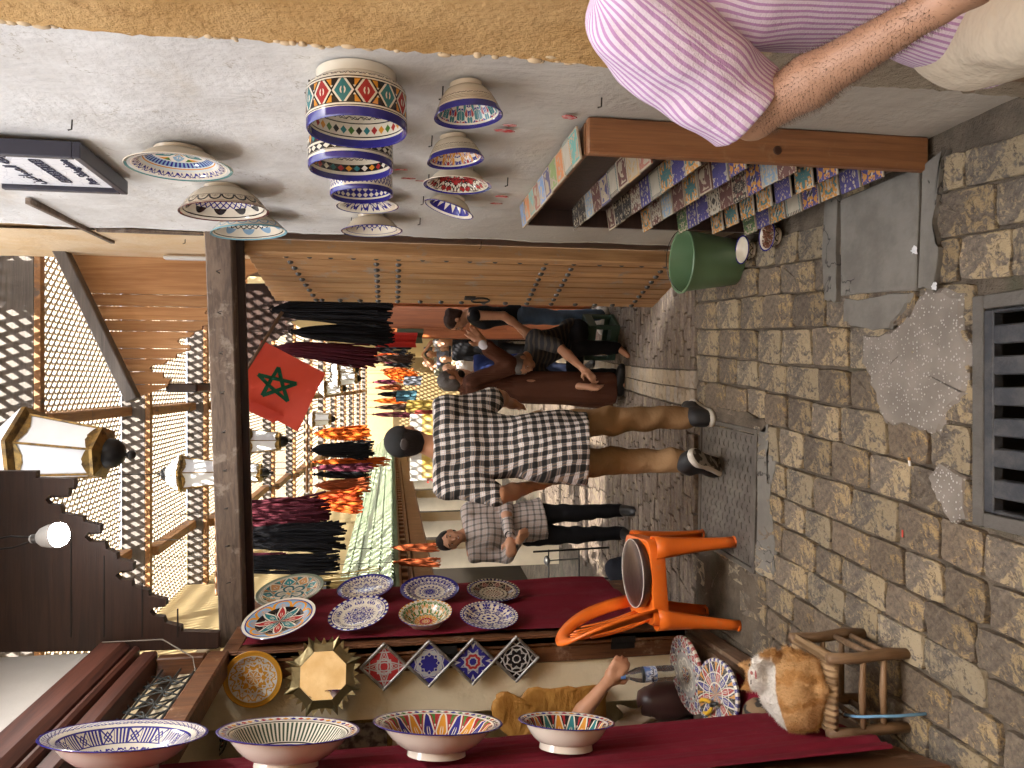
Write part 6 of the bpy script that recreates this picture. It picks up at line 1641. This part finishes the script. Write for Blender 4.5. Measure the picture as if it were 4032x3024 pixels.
# ------------------------------------------------------------------ man in pink striped shirt, seated close on the right
def f_pink(cyl):
    def fn(n):
        x, y, z = n.xyz(); w = (n.noise(5, 2) - .5) * .035
        u = (n.atan2(x, y) * cyl + w * .7) * 88
        s_ = (u).fr()
        c = n.mix(n.ss((s_ - .5).abs(), .19, .25), (.42, .24, .43), (.64, .55, .63))
        return c, n.noise(1, 4, .6, n.scl(7, 7, 4)) + n.noise(260, 2) * .1, .7, .025
    return fn
PINK = mat('pink striped linen', f_pink(.20), rough=.85, spec=.15)
PINKS = mat('pink striped sleeve', f_pink(.075), rough=.85, spec=.15)
BEIGE = mat('beige linen', lambda n: (n.scale_col((.50, .43, .33), n.noise(4, 4) * .3 + .85), n.noise(1, 4, .6, n.scl(6, 9, 9)), .7, .03), **CLOTH)
HAIRY = mat('hairy forearm skin', lambda n: (n.mix(n.ss(n.noise(1, 4, .6, n.scl(230, 230, 60)), .58, .70) * .55, n.scale_col((.37, .205, .125), n.noise(12, 3) * .3 + .85), (.10, .05, .03)), n.noise(120, 3), .3, .003), rough=.5)
ploc = Vector((.80, 1.22, 0)); ph = math.radians(172)
def loc_of(X, Y, y): return Matrix.Rotation(-ph, 3, 'Z') @ (atY(X, Y, y) - ploc)
shr_ = loc_of(2590, 150, 1.24); elr_ = loc_of(2965, 455, 1.27); wrr_ = loc_of(3690, 20, .98)
pp = person('person', 'seated man in pink striped shirt and beige trousers, cut by frame', ploc, ph,
    dict(pel=(0, -.02, .62), chest=(0, .0, 1.05), neck=(0, .04, 1.31), head=(0, .10, 1.46), shl=(-.20, .02, 1.22), shr=tuple(shr_), ell=(-.25, .05, .82), wrl=(-.16, .28, .68), elr=tuple(elr_), wrr=tuple(wrr_),
         hipl=(-.11, .0, .58), hipr=(.13, .0, .60), knl=(-.16, .44, .58), knr=(.20, .44, .58), anl=(-.16, .46, .09), anr=(.20, .50, .09), tol=(-.17, .60, .035), tor=(.22, .66, .035)),
    1.75, HAIRY, PINK, BEIGE, None, BLKSHOE, HAIR_B, None, (0, 0, 0), .008, 'none', .84, True, seed=12, foldamp=.012, fat=1.12)
q0, q1 = shr_, shr_.lerp(elr_, .93); Ms_ = frame(q0, q1 - q0); Li = Ms_.inverted(); LL = (q1 - q0).length
V, F = blob([cap((0, .0, -.05), (0, 0, .03), .088, .090), cap((0, 0, .0), (0, 0, LL * .5), .090, .086), cap((0, 0, LL * .5), (0, 0, LL + .05), .082, .090)], .007, .02, [((0, 0, LL), (0, 0, 1))], folds(.008, 40, 40, 26, 4))
so_ = obj('sleeve', bmesh_np('sleeve', V, F), PINKS, pp); so_.matrix_local = Ms_

def on_arm(P):
    a, b = np.array(elr_), np.array(wrr_); d = b - a; t = ((P - a) @ d) / (d @ d); r_ = np.linalg.norm(P - (a + np.clip(t, 0, 1)[:, None] * d), axis=1)
    return (t > .05) & (t < 1.0) & (r_ < .06)
vv = np.array([v.co[:] for v in pp.data.vertices]); ff = np.array([tuple(q.vertices) for q in pp.data.polygons])
furry(pp, vv, ff, 9000, .012, 3, mat('arm hair', col=(.09, .05, .03), var=0), on_arm, .0002)
stp = thing('wooden_stool', 'plain stool under the seated man in the pink shirt', 'stool', (.80, 1.22, 0))
MB().bbox((-.17, -.16, .42), (.17, .16, .455), .006).obj('seat', SW, stp)
for x in (-.14, .14):
    for y in (-.13, .13): MB().bbox((x - .02, y - .02, 0), (x + .02, y + .02, .42), .004).obj('leg', SW, stp)
# ------------------------------------------------------------------ people further down the street
CRD = 'people far down the street'
def col_cloth(nm, c): return mat('cloth ' + nm, col=c, var=.15, **CLOTH)
def far_person(X, Y, y, head, label, sh, tr, skin=SKIN_P, hair=None, pose=None, H=1.72, sleeve='short'):
    p = atY(X, Y, y); g = zg(y)
    return person('person', label, (p.x, y, g), head, pose, max(1.5, min(1.85, (p.z - g) / .93)), skin, sh, tr, None, BLKSHOE, hair, None, (0, 0, 0), .018, sleeve, .86, False, CRD, hands=False, foldamp=0, seed=2)
hip_ = dict(ell=(-.30, -.05, 1.14), wrl=(-.16, .06, 1.0), elr=(.30, -.05, 1.14), wrr=(.16, .06, 1.0))
up_ = dict(ell=(-.30, .02, 1.55), wrl=(-.10, .02, 1.70), elr=(.30, .02, 1.55), wrr=(.12, .02, 1.70))
far_person(1765, 1415, 13.0, PI, 'bald man in cream jacket far down the street', col_cloth('cream', (.50, .40, .25)), col_cloth('dark', (.03, .03, .035)), SKIN_P, None, hip_, sleeve='long')
far_person(1762, 1450, 11.5, PI, 'bald man in white ribbed polo shirt down the street', col_cloth('offwhite', (.50, .46, .43)), col_cloth('navy', (.02, .025, .05)), SKIN_P, None)
far_person(1765, 1372, 14.5, PI, 'pink faced man in dark jacket down the street', col_cloth('charcoal', (.03, .032, .04)), col_cloth('dark', (.03, .03, .035)), SKIN_P, HAIR_G, sleeve='long')
far_person(1735, 1345, 9.5, PI * .9, 'grey haired person in black beside the orange door', col_cloth('black', (.012, .012, .014)), col_cloth('black', (.012, .012, .014)), SKIN_P, HAIR_G, sleeve='long')
far_person(1690, 1395, 16.0, PI, 'dark haired person with both arms raised in the crowd', col_cloth('greyblue', (.16, .17, .22)), col_cloth('dark', (.03, .03, .035)), SKIN_M, HAIR_B, up_)
far_person(1680, 1432, 17.0, PI, 'man in striped grey and khaki top in the crowd', col_cloth('olive', (.16, .15, .11)), col_cloth('khaki2', (.22, .17, .11)), SKIN_P, None)
far_person(1655, 1372, 19.0, 0, 'person in pale grey shirt seen from behind, farthest', col_cloth('palegrey', (.34, .34, .35)), col_cloth('red', (.2, .03, .03)), SKIN_P, HAIR_G)
far_person(1640, 1425, 20.0, PI, 'person in grey top at the back of the crowd', col_cloth('midgrey', (.15, .15, .17)), col_cloth('dark', (.03, .03, .035)), SKIN_M, HAIR_B)
far_person(1815, 1480, 7.6, PI * 1.1, 'person in navy blue top behind the robed man', col_cloth('royal', (.012, .02, .075)), col_cloth('navy', (.02, .025, .05)), SKIN_T, HAIR_B, H=1.6, sleeve='long')
# ------------------------------------------------------------------ stall keeper reaching for a bottle
hb = atY(2405, 2655, 3.50); eb = atY(2235, 2835, 3.62); kb = thing('x', 'x', 'x'); bpy.data.objects.remove(kb)
kp = Vector((-2.05, 3.55, .12))
w3 = hb - kp; e3 = eb - kp + Vector((-.03, 0, -.02))
w3 = w3 + Vector((-.04, .0, .02))
person('person', 'stall keeper in dark blue reaching for a water bottle', kp, 0,
    dict(pel=(-.02, 0, .45), chest=(-.0, 0, .78), neck=(0, 0, .95), head=(0, .03, 1.10), shl=(-.18, 0, .9), shr=(.18, 0, .92), ell=(-.22, .02, .62), wrl=(-.1, .15, .45), elr=tuple(e3), wrr=tuple(w3),
         hipl=(-.1, 0, .42), hipr=(.1, 0, .42), knl=(-.12, .2, .3), knr=(.12, .2, .3), anl=(-.12, .15, .06), anr=(.12, .15, .06), tol=(-.12, .26, .03), tor=(.12, .26, .03)),
    1.75, SKIN_T, col_cloth('navy2', (.012, .016, .04)), col_cloth('navy', (.02, .025, .05)), None, None, HAIR_B, None, (0, 0, 0), .008, 'short', .95, True, hcurl=1.0, palm=dict(r=(0, 1, -.3)), seed=15, foldamp=.004)
# water bottle
bt_ = atY(2440, 2652, 3.47); bb = atY(2650, 2645, 3.47)
bo_ = thing('water_bottle', 'clear plastic water bottle with blue cap and label', 'bottle', (bb.x, 3.46, bb.z), (0, 0, 0))
bh_ = bt_.z - bb.z
PET = mat('clear plastic', col=(.80, .86, .88), rough=.05, trans=.92, var=0)
k_ = bh_ / .27
MB().lathe([(0, .004), (.030, 0), (.036, .01), (.036, .05), (.034, .055), (.036, .06), (.036, .165), (.033, .19), (.016, .235), (.0135, .245), (.0135, .255), (0, .255)], 28, Matrix.Scale(k_, 4)).obj('body', PET, bo_, 50)
MB().lathe([(.0155, .247), (.0155, .27), (0, .27)], 18, Matrix.Scale(k_, 4)).obj('bottle_cap', mat('blue cap', col=(.10, .22, .55), rough=.35), bo_, 40)
MB().lathe([(.0368, .095), (.0368, .155)], 28, Matrix.Scale(k_, 4)).obj('bottle_label', mat('blue label', lambda n: n.mix(n.ss(n.noise(28, 2), .45, .55), (.10, .18, .42), (.6, .64, .7)), rough=.4), bo_, 180)
# text on label
text(''.join(chr(int(q, 16)) for q in 'FEB3 FE8E FEF3 FEB2'.split())[::-1], .032, INK, bo_, Matrix.Translation((0, -.0375 * k_, .125 * k_)) @ Matrix.Rotation(PI / 2, 4, 'X') @ Matrix.Rotation(0, 4, 'Z'))
# ================================================================== cats
def f_cat(n):
    x, y, z = n.xyz(); w = n.noise(9, 4)
    st_ = n.ss(((x * 70 + y * 30 + n.noise(14, 4) * 11).sin()), -.4, .9)
    c = n.mix(st_ * .8, (.55, .32, .14), (.43, .21, .065))
    fur = n.noise(1, 4, .7, n.scl(140, 60, 90))
    wh = n.ss(z * 1.0 + y * .75 - x * .25 + (w - .5) * .05, .128, .140) * n.ss(x * -1 + (w - .5) * .04, -.125, -.10) * (1 - n.ss(y + z * .55 + (w - .5) * .05, .185, .20))
    c = n.mix(wh, c, (.72, .67, .60))
    return n.scale_col(c, fur * .7 + .62), fur, .9, .012
CATF = mat('ginger and white fur', f_cat, rough=.85, spec=.15)
cq = [('e', (-.01, -.01, .085), (.130, .105, .085)), ('e', (-.055, -.01, .075), (.085, .10, .08)), ('e', (.055, -.035, .07), (.075, .075, .07)), ('e', (-.05, .06, .11), (.07, .06, .06)), ('e', (.0, .075, .125), (.05, .05, .05)),
      ('e', (.018, .075, .180), (.050, .046, .044)), ('e', (.036, .054, .205), (.022, .021, .018)), cap((-.022, .095, .200), (-.040, .105, .240), .018, .003), cap((.040, .118, .200), (.045, .132, .240), .018, .003),
      cap((.05, .03, .12), (.085, .05, .16), .026, .020), cap((.085, .05, .16), (.082, .045, .205), .020, .018), cap((.07, .02, .11), (.112, .02, .15), .026, .019), cap((.112, .02, .15), (.108, .018, .192), .019, .017),
      cap((.10, -.06, .05), (.12, .02, .09), .030, .022), cap((-.10, -.07, .035), (.04, -.115, .03), .022, .02), cap((.04, -.115, .03), (.12, -.08, .035), .02, .014)]
V, F = blob(cq, .006, .020, (), folds(.0022, 130, 110, 120, 2))
cpos = atZ(3172, 2705, .29)
ct = obj('cat', bmesh_np('cat', V, F), CATF, None, (cpos.x, cpos.y + .0, .272), (0, 0, 0), **tags('ginger and white cat curled asleep on the rush stool', 'cat'))
ct.scale = (.95, .95, .86)
MB().sphere((.044, .048, .224), (.007, .007, .005), 8, 6).obj('nose', mat('cat nose', col=(.45, .16, .14), var=0), ct, 180)
furry(ct, V, F, 14000, .013)
MB().tube([(.028, .036, .212), (.042, .034, .214), (.054, .042, .210)], .004, 6).obj('mouth', mat('cat mouth', col=(.40, .10, .10), var=0), ct, 180)
for ex in ((.008, .056, .222), (.056, .084, .214)): MB().tube([(ex[0] - .008, ex[1], ex[2]), (ex[0] + .008, ex[1] - .002, ex[2])], .0022, 6).obj('closed_eye', EYED, ct, 180)
TABBY = mat('tabby fur', lambda n: n.mix(n.ss((n.xyz()[0] * 120 + n.noise(12, 3) * 9).sin(), -.2, .5), n.mix(n.noise(9, 2), (.14, .09, .05), (.30, .19, .10)), (.03, .024, .02)), rough=.9)
q = atZ(2985, 2830, .22)
V, F = blob([('e', (0, 0, .05), (.075, .095, .062)), ('e', (.02, -.08, .06), (.042, .042, .038)), cap((.04, -.085, .09), (.045, -.09, .112), .012, .004), cap((.0, -.085, .09), (-.005, -.09, .112), .012, .004)], .008, .02, (), folds(.002, 130, 110, 120, 3))
obj('cat', bmesh_np('cat', V, F), TABBY, None, (q.x, q.y, .16), **tags('dark tabby kitten half hidden behind the near red cloth', 'cat'))
# ================================================================== hanging yarn
YG = 'hanks of dyed yarn hung over the street'
def yarn_mat(nm, c, c2=None):
    return mat('yarn ' + nm, lambda n: n.scale_col(n.mix(n.isl(), c, c2 or tuple(q * .6 for q in c)), n.noise(8, 3) * .8 + .6), rough=.9, spec=.15)
YM = dict(black=yarn_mat('black', (.014, .014, .017)), maroon=yarn_mat('maroon', (.10, .018, .028), (.06, .012, .02)), orange=yarn_mat('orange', (.75, .16, .02), (.6, .10, .015)), red=yarn_mat('red', (.60, .05, .03), (.7, .16, .02)), plum=yarn_mat('plum', (.16, .035, .06)), rust=yarn_mat('rust', (.38, .09, .03)), brown=yarn_mat('brown', (.07, .04, .03)))
def hank(X0, X1, Y, wpx, y, col, label, n=70, slant=0, seed=0, fray=1.0, cord=True):
    a = atY(X0, Y, y); b = atY(X1, Y + slant, y); L = (a - b).length; w = wpx / FPX * y * .5
    t = thing('yarn_hank', label, 'yarn', a, group=YG); r = random.Random(seed + int(X0)); d = (b - a)
    mb = MB()
    for k in range(n):
        th = r.uniform(0, 2 * PI); q = math.sqrt(r.random()); ox, oy = q * math.cos(th) * w, q * math.sin(th) * w * .8
        le = 1 + r.uniform(-.14, .07) * fray; ph = r.uniform(0, 6)
        pts = []
        for i in range(9):
            s = i / 8; e = min(1, (s / .22)) ** .6 * (.55 + .45 * min(1, s / .7)); wob = .05 * w * math.sin(ph + s * 9)
            fr = max(0, s - .75) * 4 * .5 * fray
            p = d * (s * le) + Vector((ox * e * (1 + fr * r.uniform(-.2, .8)) + wob, oy * e + wob, 0))
            pts.append(p)
        mb.tube(pts, w * .055 + .0022, 4, False)
    mb.obj('strands', YM[col], t, 180, kind='stuff')
    if cord: MB().tube([(0, 0, .0), (0, 0, .5)], .003, 5).obj('hanging_cord', WIRE, t)
    MB().tube([(-w * .3, 0, -.01), (0, 0, .02), (w * .3, 0, -.01)], .006, 6).obj('tie', YM[col], t, 180)
    return t
hank(1071, 1520, 1218, 100, 5.15, 'black', 'thick black yarn hank just beyond the open door edge', 110, 10)
hank(1147, 1530, 1306, 74, 5.5, 'black', 'slimmer black yarn hank left of the thick black one', 90, 10, 3)
hank(1085, 1470, 1368, 80, 6.1, 'maroon', 'dark maroon yarn hank behind the red flag', 90, 40, 5)
hank(1470, 1613, 1374, 38, 8.8, 'black', 'small black hank hanging farther along the right side', 40, 0, 7)
hank(1460, 1625, 1410, 34, 9.6, 'brown', 'small brown hank beside the small black one', 40, 0, 8)
hank(1512, 1617, 1438, 20, 11, 'black', 'tiny black hank in the distance above the crowd', 30, 0, 9)
hank(1516, 1640, 1470, 60, 12, 'orange', 'sunlit orange hank in the distance above the crowd', 50, 20, 10)
hank(1243, 1450, 1708, 60, 7.2, 'orange', 'bright orange hank directly above the man with the cap', 70, 0, 11)
hank(1225, 1460, 1772, 62, 7.0, 'black', 'dappled black hank second from right above the cap', 70, 0, 12)
hank(1240, 1515, 1818, 36, 7.1, 'orange', 'narrow orange hank with long frayed end', 40, 0, 13, 1.5)
hank(1236, 1457, 1842, 34, 7.0, 'plum', 'narrow plum hank between the orange and black hanks', 40, 0, 14)
hank(1236, 1450, 1868, 32, 7.0, 'black', 'narrow black hank beside the rust one', 40, 0, 15)
hank(1247, 1450, 1912, 52, 6.9, 'rust', 'rust coloured hank in the middle of the left row', 60, 0, 16)
hank(1225, 1420, 1972, 84, 6.8, 'red', 'red and orange hank beside the large maroon one', 80, 0, 17)
hank(880, 1276, 2022, 128, 5.6, 'maroon', 'large maroon hank hanging behind the beam on the left', 120, 0, 18)
hank(880, 1334, 2118, 112, 5.5, 'black', 'large black hank between maroon hank and the plates', 120, 0, 19)
hank(880, 1312, 2222, 80, 5.4, 'black', 'black hank nearest the plates on the left', 90, 0, 20)
hank(900, 1120, 2186, 22, 5.42, 'plum', 'thin plum strand bundle between the two left black hanks', 30, 0, 24)
hank(1551, 1721, 2156, 36, 6.5, 'rust', 'small rust tassel hank right of its twin over the smiling man', 45, 0, 21)
hank(1554, 1725, 2214, 36, 6.5, 'rust', 'small rust tassel hank nearer the plates', 45, 0, 22)
far_h = [(1470, 1560, 1505, 14, 'plum'), (1480, 1585, 1528, 13, 'rust'), (1490, 1600, 1552, 11.5, 'black'), (1475, 1600, 1578, 10.5, 'orange'), (1480, 1620, 1604, 9.8, 'brown'), (1470, 1620, 1632, 9.2, 'maroon'), (1500, 1600, 1458, 15, 'rust'), (1480, 1590, 1400, 11, 'red'), (1500, 1610, 1423, 12.5, 'plum')]
for i_, (a_, b_, Y_, y_, c_) in enumerate(far_h):
    hank(a_, b_, Y_, 24, y_, c_, '%s hank in the far row over the crowd, %s from the right' % (c_, {7: 'first', 8: 'second', 6: 'third', 0: 'fourth', 1: 'fifth', 2: 'sixth', 3: 'seventh', 4: 'eighth', 5: 'ninth'}[i_]), 26, 0, 40 + i_)
for (x0, x1, y, z, lb) in ((-1.0, -.1, 7.0, None, 'thin wooden rod carrying the row of coloured hanks'), (-1.5, -.8, 5.5, None, 'thin wooden rod carrying the big maroon and black hanks')):
    z = atY(1222 if y > 6 else 870, 1800, y).z + .03
    MB().tube([(x0, y, z), (x1, y, z)], .012, 8).obj('hanging_rod', WOOD_ROOF, **tags(lb, 'rod'))
# ================================================================== flag
FY_ = 5.02
A, B_, C_, D_ = [atY(*q, FY_) for q in ((1030, 1340), (1282, 1470), (1172, 1700), (905, 1560))]
def fpos(u, v, off=0.0):       # u along the hoist A->D, v towards the fly
    p = A.lerp(D_, u).lerp(B_.lerp(C_, u), v)
    return p + Vector((0, -off + .03 * math.sin(5 * u + 3 * v) + .02 * math.sin(9 * v + 2 * u) - .10 * max(0, u - .85) * v, 0))
flag = thing('flag', 'red flag with green pentagram star hung from a slanting pole', 'flag', A)
def tl_mat(nm, c):
    m = bpy.data.materials.new(nm); m.use_nodes = True; t = m.node_tree; p = t.nodes['Principled BSDF']; p.inputs['Base Color'].default_value = (*c, 1); p.inputs['Roughness'].default_value = .8
    tr = t.nodes.new('ShaderNodeBsdfTranslucent'); tr.inputs[0].default_value = (*c, 1); mx = t.nodes.new('ShaderNodeMixShader'); mx.inputs[0].default_value = .5
    t.links.new(p.outputs[0], mx.inputs[1]); t.links.new(tr.outputs[0], mx.inputs[2]); t.links.new(mx.outputs[0], t.nodes['Material Output'].inputs[0]); return m
FRED = tl_mat('flag red', (.68, .085, .05)); FGRN = tl_mat('flag green', (.01, .12, .055))
MB().grid(lambda u, v: fpos(u, v) - A, 24, 24).obj('cloth', FRED, flag, 180)
MB().grid(lambda u, v: fpos(.88 + .12 * u, v * .75, .012 + .02 * math.sin(3 * v)) - A + Vector((.0, 0, .05 * u)), 8, 16).obj('folded_corner', FRED, flag, 180)
SR = .29
def sp5(k): t = -PI / 2 + 2 * PI * 2 * k / 5; return (.5 + SR * math.cos(t) * .9, .47 + SR * math.sin(t))
for sgn in (1, -1):
    mb = MB()
    for k in range(5):
        a, b = Vector(sp5(k)), Vector(sp5(k + 1)); d = (b - a).normalized(); nn = Vector((-d.y, d.x)) * .027
        for j in range(6):
            p, q = a.lerp(b, j / 6), a.lerp(b, (j + 1) / 6)
            mb.add([fpos(*(p - nn), sgn * (.004 + .0006 * k)) - A, fpos(*(q - nn), sgn * (.004 + .0006 * k)) - A, fpos(*(q + nn), sgn * (.004 + .0006 * k)) - A, fpos(*(p + nn), sgn * (.004 + .0006 * k)) - A], [(0, 1, 2, 3)])
    mb.obj('green_star', FGRN, flag)
p0, p1 = atY(1112, 1228, FY_), atY(895, 1575, FY_)
MB().tube([p0 - A, p1 - A], .011, 8).obj('flag_pole', mat('flag pole wood', col=(.12, .07, .04), rough=.6), flag, 180)
# ================================================================== lanterns
BRASS = mat('lantern brass', lambda n: (n.mix(n.ss(n.noise(16, 4, .7), .4, .62), (.28, .17, .05), (.11, .07, .03)), n.noise(60, 3), .3, .004), rough=.42, metal=.75)
FROST = mat('frosted lantern glass', col=(.80, .81, .82), rough=.3, var=.08, spec=.5)
DKM = mat('blackened metal', col=(.02, .018, .017), rough=.5, metal=.6)
LG = 'brass street lanterns under the lattice roof'
def make_lantern(detail=True):
    t = thing('hanging_lantern', '', 'lantern', group=LG); N = 6
    rt, rb_, h = .195, .148, .40
    def ringp(r, z): return [Vector((r * math.cos(2 * PI * (k + .5) / N), r * math.sin(2 * PI * (k + .5) / N), z)) for k in range(N)]
    T, Bm = ringp(rt, h), ringp(rb_, 0)
    for k in range(N):
        j = (k + 1) % N; s = .965
        MB().add([Bm[k] * s + Vector((0, 0, .0)), Bm[j] * s, T[j] * s + Vector((0, 0, h * (1 - s))), T[k] * s + Vector((0, 0, h * (1 - s)))], [(0, 1, 2, 3)]).obj('glass_pane', FROST, t)
        MB().tube([Bm[k], T[k]], .007, 5).obj('corner_bar', BRASS, t)
        if detail:
            for (P, Q, sg) in ((Bm[k], Bm[j], 1), (T[k], T[j], -1)):
                mb = MB(); vs = []
                M_ = 10; up = Vector((0, 0, 1)) * sg
                for i in range(M_ + 1):
                    s_ = i / M_; p = P.lerp(Q, s_) * 1.012; dz = .012 + .034 * math.sin(PI * s_) * (.8 + .2 * abs(math.sin(4 * PI * s_)))
                    vs += [p, p + up * dz + (Vector((p.x, p.y, 0)).normalized() * dz * .165 * sg)]
                mb.add(vs, [(2 * i, 2 * i + 2, 2 * i + 3, 2 * i + 1) for i in range(M_)])
                mb.obj('pierced_band', BRASS, t)
    def hexring(r0, z0, r1, z1, nm, m):
        a, b = ringp(r0, z0), ringp(r1, z1); return MB().add(a + b, [(k, (k + 1) % N, N + (k + 1) % N, N + k) for k in range(N)]).obj(nm, m, t)
    hexring(rt * 1.02, h, rt * 1.22, h + .02, 'eave', BRASS); hexring(rt * 1.22, h + .02, rt * 1.2, h + .045, 'eave_lip', BRASS); hexring(rt * 1.2, h + .045, rt * .45, h + .20, 'roof', FROST)
    hexring(rb_ * 1.03, .0, rb_ * 1.05, -.02, 'bottom_ring', BRASS); hexring(rb_ * 1.05, -.02, rb_ * .6, -.045, 'bottom_plate', BRASS)
    MB().lathe([(.085, -.035), (.088, -.06), (.075, -.10), (.045, -.13), (.012, -.14), (.01, -.155)], 20).obj('dome', DKM, t, 180)
    MB().sphere((0, 0, -.178), .027, 12, 8).obj('finial_ball', DKM, t, 180)
    MB().lathe([(.09, h + .20), (.07, h + .24), (.02, h + .27), (.01, h + .30)], 14).obj('crown', DKM, t, 180)
    MB().tube([(0, 0, h + .28), (0, 0, h + .8)], .006, 6).obj('chain', DKM, t)
    return t
lan = make_lantern()
lan['label'] = 'large brass lantern with frosted panes near the glowing bulb'
pb = atY(398, 1782, 4.45); lan.location = pb; lan.rotation_euler = (math.radians(-4), math.radians(6), math.radians(12)); lan.scale = (1.0, 1.0, .92)
def copy_tree(o, parent=None):
    c = o.copy(); COL.objects.link(c)
    if parent is not None: c.parent = parent; c.matrix_parent_inverse = o.matrix_parent_inverse
    for ch_ in list(o.children): copy_tree(ch_, c)
    return c
for (X, Y, y, s, lb) in ((1098, 1738, 6.6, .56, 'smaller brass lantern between the flag and the orange hank'), (875, 1862, 6.4, .72, 'pale lantern half hidden behind the beam'), (1025, 1862, 8.6, .72, 'small lantern with dark dome below the beam'), (1402, 1490, 9.5, .5, 'pale lantern right below the flag tip'), (1395, 1455, 12.5, .62, 'distant pale lantern beyond the flag'), (1345, 1530, 11.0, .55, 'distant lantern behind the flag fold'), (1300, 1650, 10.0, .5, 'distant lantern left of the flag corner')):
    c = copy_tree(lan); c.location = atY(X, Y, y); c.scale = (s, s, s); c.rotation_euler = (0, 0, random.uniform(0, 1)); c['label'] = lb
# ================================================================== bulb
bp = atY(215, 2108, 3.30)
bl = thing('light_bulb', 'glowing white led bulb hanging in front of the dark bracket', 'light bulb', bp)
bl.rotation_euler = (math.radians(-14), math.radians(-10), 0)
MB().lathe([(0, -.045), (.028, -.043), (.045, -.033), (.049, -.018), (.049, -.010)], 28).obj('lit_diffuser', mat('lit diffuser', col=(.9, .9, .9), var=0, emit=(1, .98, .95, 45)), bl, 180)
MB().lathe([(.049, -.010), (.048, .02), (.040, .05), (.028, .065), (.018, .07), (.018, .10), (.014, .105), (0, .105)], 28).obj('housing', mat('white ceramic body', col=(.45, .44, .42), rough=.4, var=.05), bl, 50)
MB().lathe([(.0185, .07), (.0185, .095)], 16).obj('screw_base', STUD, bl, 180)
for dx in (-.008, .008): MB().tube([(dx, 0, .10), (dx * 3, .01, .2), (dx * 2, .03, .5)], .004, 6).obj('wire', DKM, bl, 180)
# ================================================================== street fittings
def shape(s): return ''.join(chr(int(q, 16)) for q in s.split())[::-1]
sgn = thing('arabic_sign', 'white and yellow shop sign with red arabic lettering behind the cap', 'sign', atY(1690, 1780, 7.8))
MB().bbox((-.30, -.006, -.21), (.40, .006, .20), .002).obj('board', mat('sign white', col=(.62, .6, .56), var=.05), sgn)
MB().box((-.275, -.010, -.18), (.40, -.007, .08)).obj('yellow_field', mat('sign yellow', lambda n: n.mix(n.ss(n.noise(12, 3), .4, .6), (.62, .42, .08), (.66, .50, .22)), rough=.5), sgn)
SRED = mat('sign red', col=(.45, .02, .02), var=0)
text(shape('FE8D FEDF FED8 FEAA FEF3 FEE4 FE94'), .17, SRED, sgn, Matrix.Translation((-.10, -.013, -.05)) @ Matrix.Rotation(PI / 2, 4, 'X'))
MB().bbox((0, 0, 0), (.02, .045, .25), .004).obj('white_conduit_box', mat('white plastic', col=(.6, .6, .58), rough=.5), None, None, atX(825, 1010, .73) + Vector((-.02, 0, 0)), **tags('white plastic conduit box on the bounce tinted wall above the beam', 'box'))
# hanging textiles by the orange door
for k, (X0, X1, Y, y, c, lb) in enumerate(((1478, 1640, 1338, 7.2, (.55, .04, .03), 'bright red cloth hanging beside the orange door'), (1560, 1665, 1322, 7.3, (.10, .12, .08), 'dull green cloth hanging beside the red cloth'), (1590, 1660, 1500, 11.5, (.16, .17, .2), 'grey striped blanket hanging on the far left stalls'), (1560, 1640, 1560, 9.5, (.06, .14, .18), 'turquoise cloth hanging on the left stalls'), (1600, 1700, 1600, 8.8, (.28, .2, .05), 'mustard cloth hanging on the left stalls'), (1630, 1720, 1640, 8.5, (.25, .05, .04), 'red folded cloth hanging near the sign'))):
    a, b = atY(X0, Y, y), atY(X1, Y, y); w = .07 if k < 2 else .07
    MB().grid(lambda u, v: (a.x - w + 2 * w * u + .01 * math.sin(9 * u), y + .02 * math.sin(14 * u + k), a.z + (b.z - a.z) * v + .01 * math.sin(5 * u)), 14, 6).obj('hanging_cloth', mat('textile %d' % k, col=c, var=.2, **CLOTH), None, 180, **tags(lb, 'cloth'))
# stand with ladle by the sunny shop, dark bag, straw bundle
sq = onG(2190, 2250); sq = atY(2190, 2225, 6.9)
stn = thing('metal_stand', 'spindly black metal stand behind the smiling man', 'stand', (sq.x, 6.9, zg(6.9)))
for x in (-.15, .15):
    MB().tube([(x, 0, 0), (x * .9, 0, .75)], .010, 6).obj('post', DKM, stn)
for z in (.3, .6): MB().tube([(-.15, 0, z), (.15, 0, z)], .007, 6).obj('rail', DKM, stn)
MB().sphere((.05, -.02, .62), (.05, .05, .03), 12, 8).obj('ladle_bowl', STUD, stn, 180)
MB().tube([(.05, -.02, .6), (.06, -.02, .3)], .006, 6).obj('ladle_handle', STUD, stn)
V, F = blob([('e', (0, 0, .10), (.13, .10, .12)), ('e', (.03, 0, .19), (.08, .07, .06))], .02, .04)
q = atY(2190, 2262, 6.0); obj('dark_bag', bmesh_np('dark_bag', V, F), col_cloth('bag', (.02, .022, .03)), None, (q.x, 6.0, zg(6.0)), **tags('dark cloth bag standing beyond the red leaf edge', 'bag'))
t = thing('straw_bundle', 'bundle of yellow straw behind the topmost plates', 'straw', atY(1255, 2312, 5.0)); r = random.Random(5); mb = MB()
for k in range(70):
    x, y = r.gauss(0, .03), r.gauss(0, .02); mb.tube([(x, y, 0), (x * 1.2, y, -.2), (x * 1.6 + r.gauss(0, .01), y, -.36 - r.random() * .06)], .003, 4, False)
mb.obj('stalks', mat('straw', col=(.42, .30, .10), var=.3), t, kind='stuff'); MB().tube([(-.04, 0, -.05), (.04, 0, -.05)], .03, 8).obj('binding', WIRE, t)
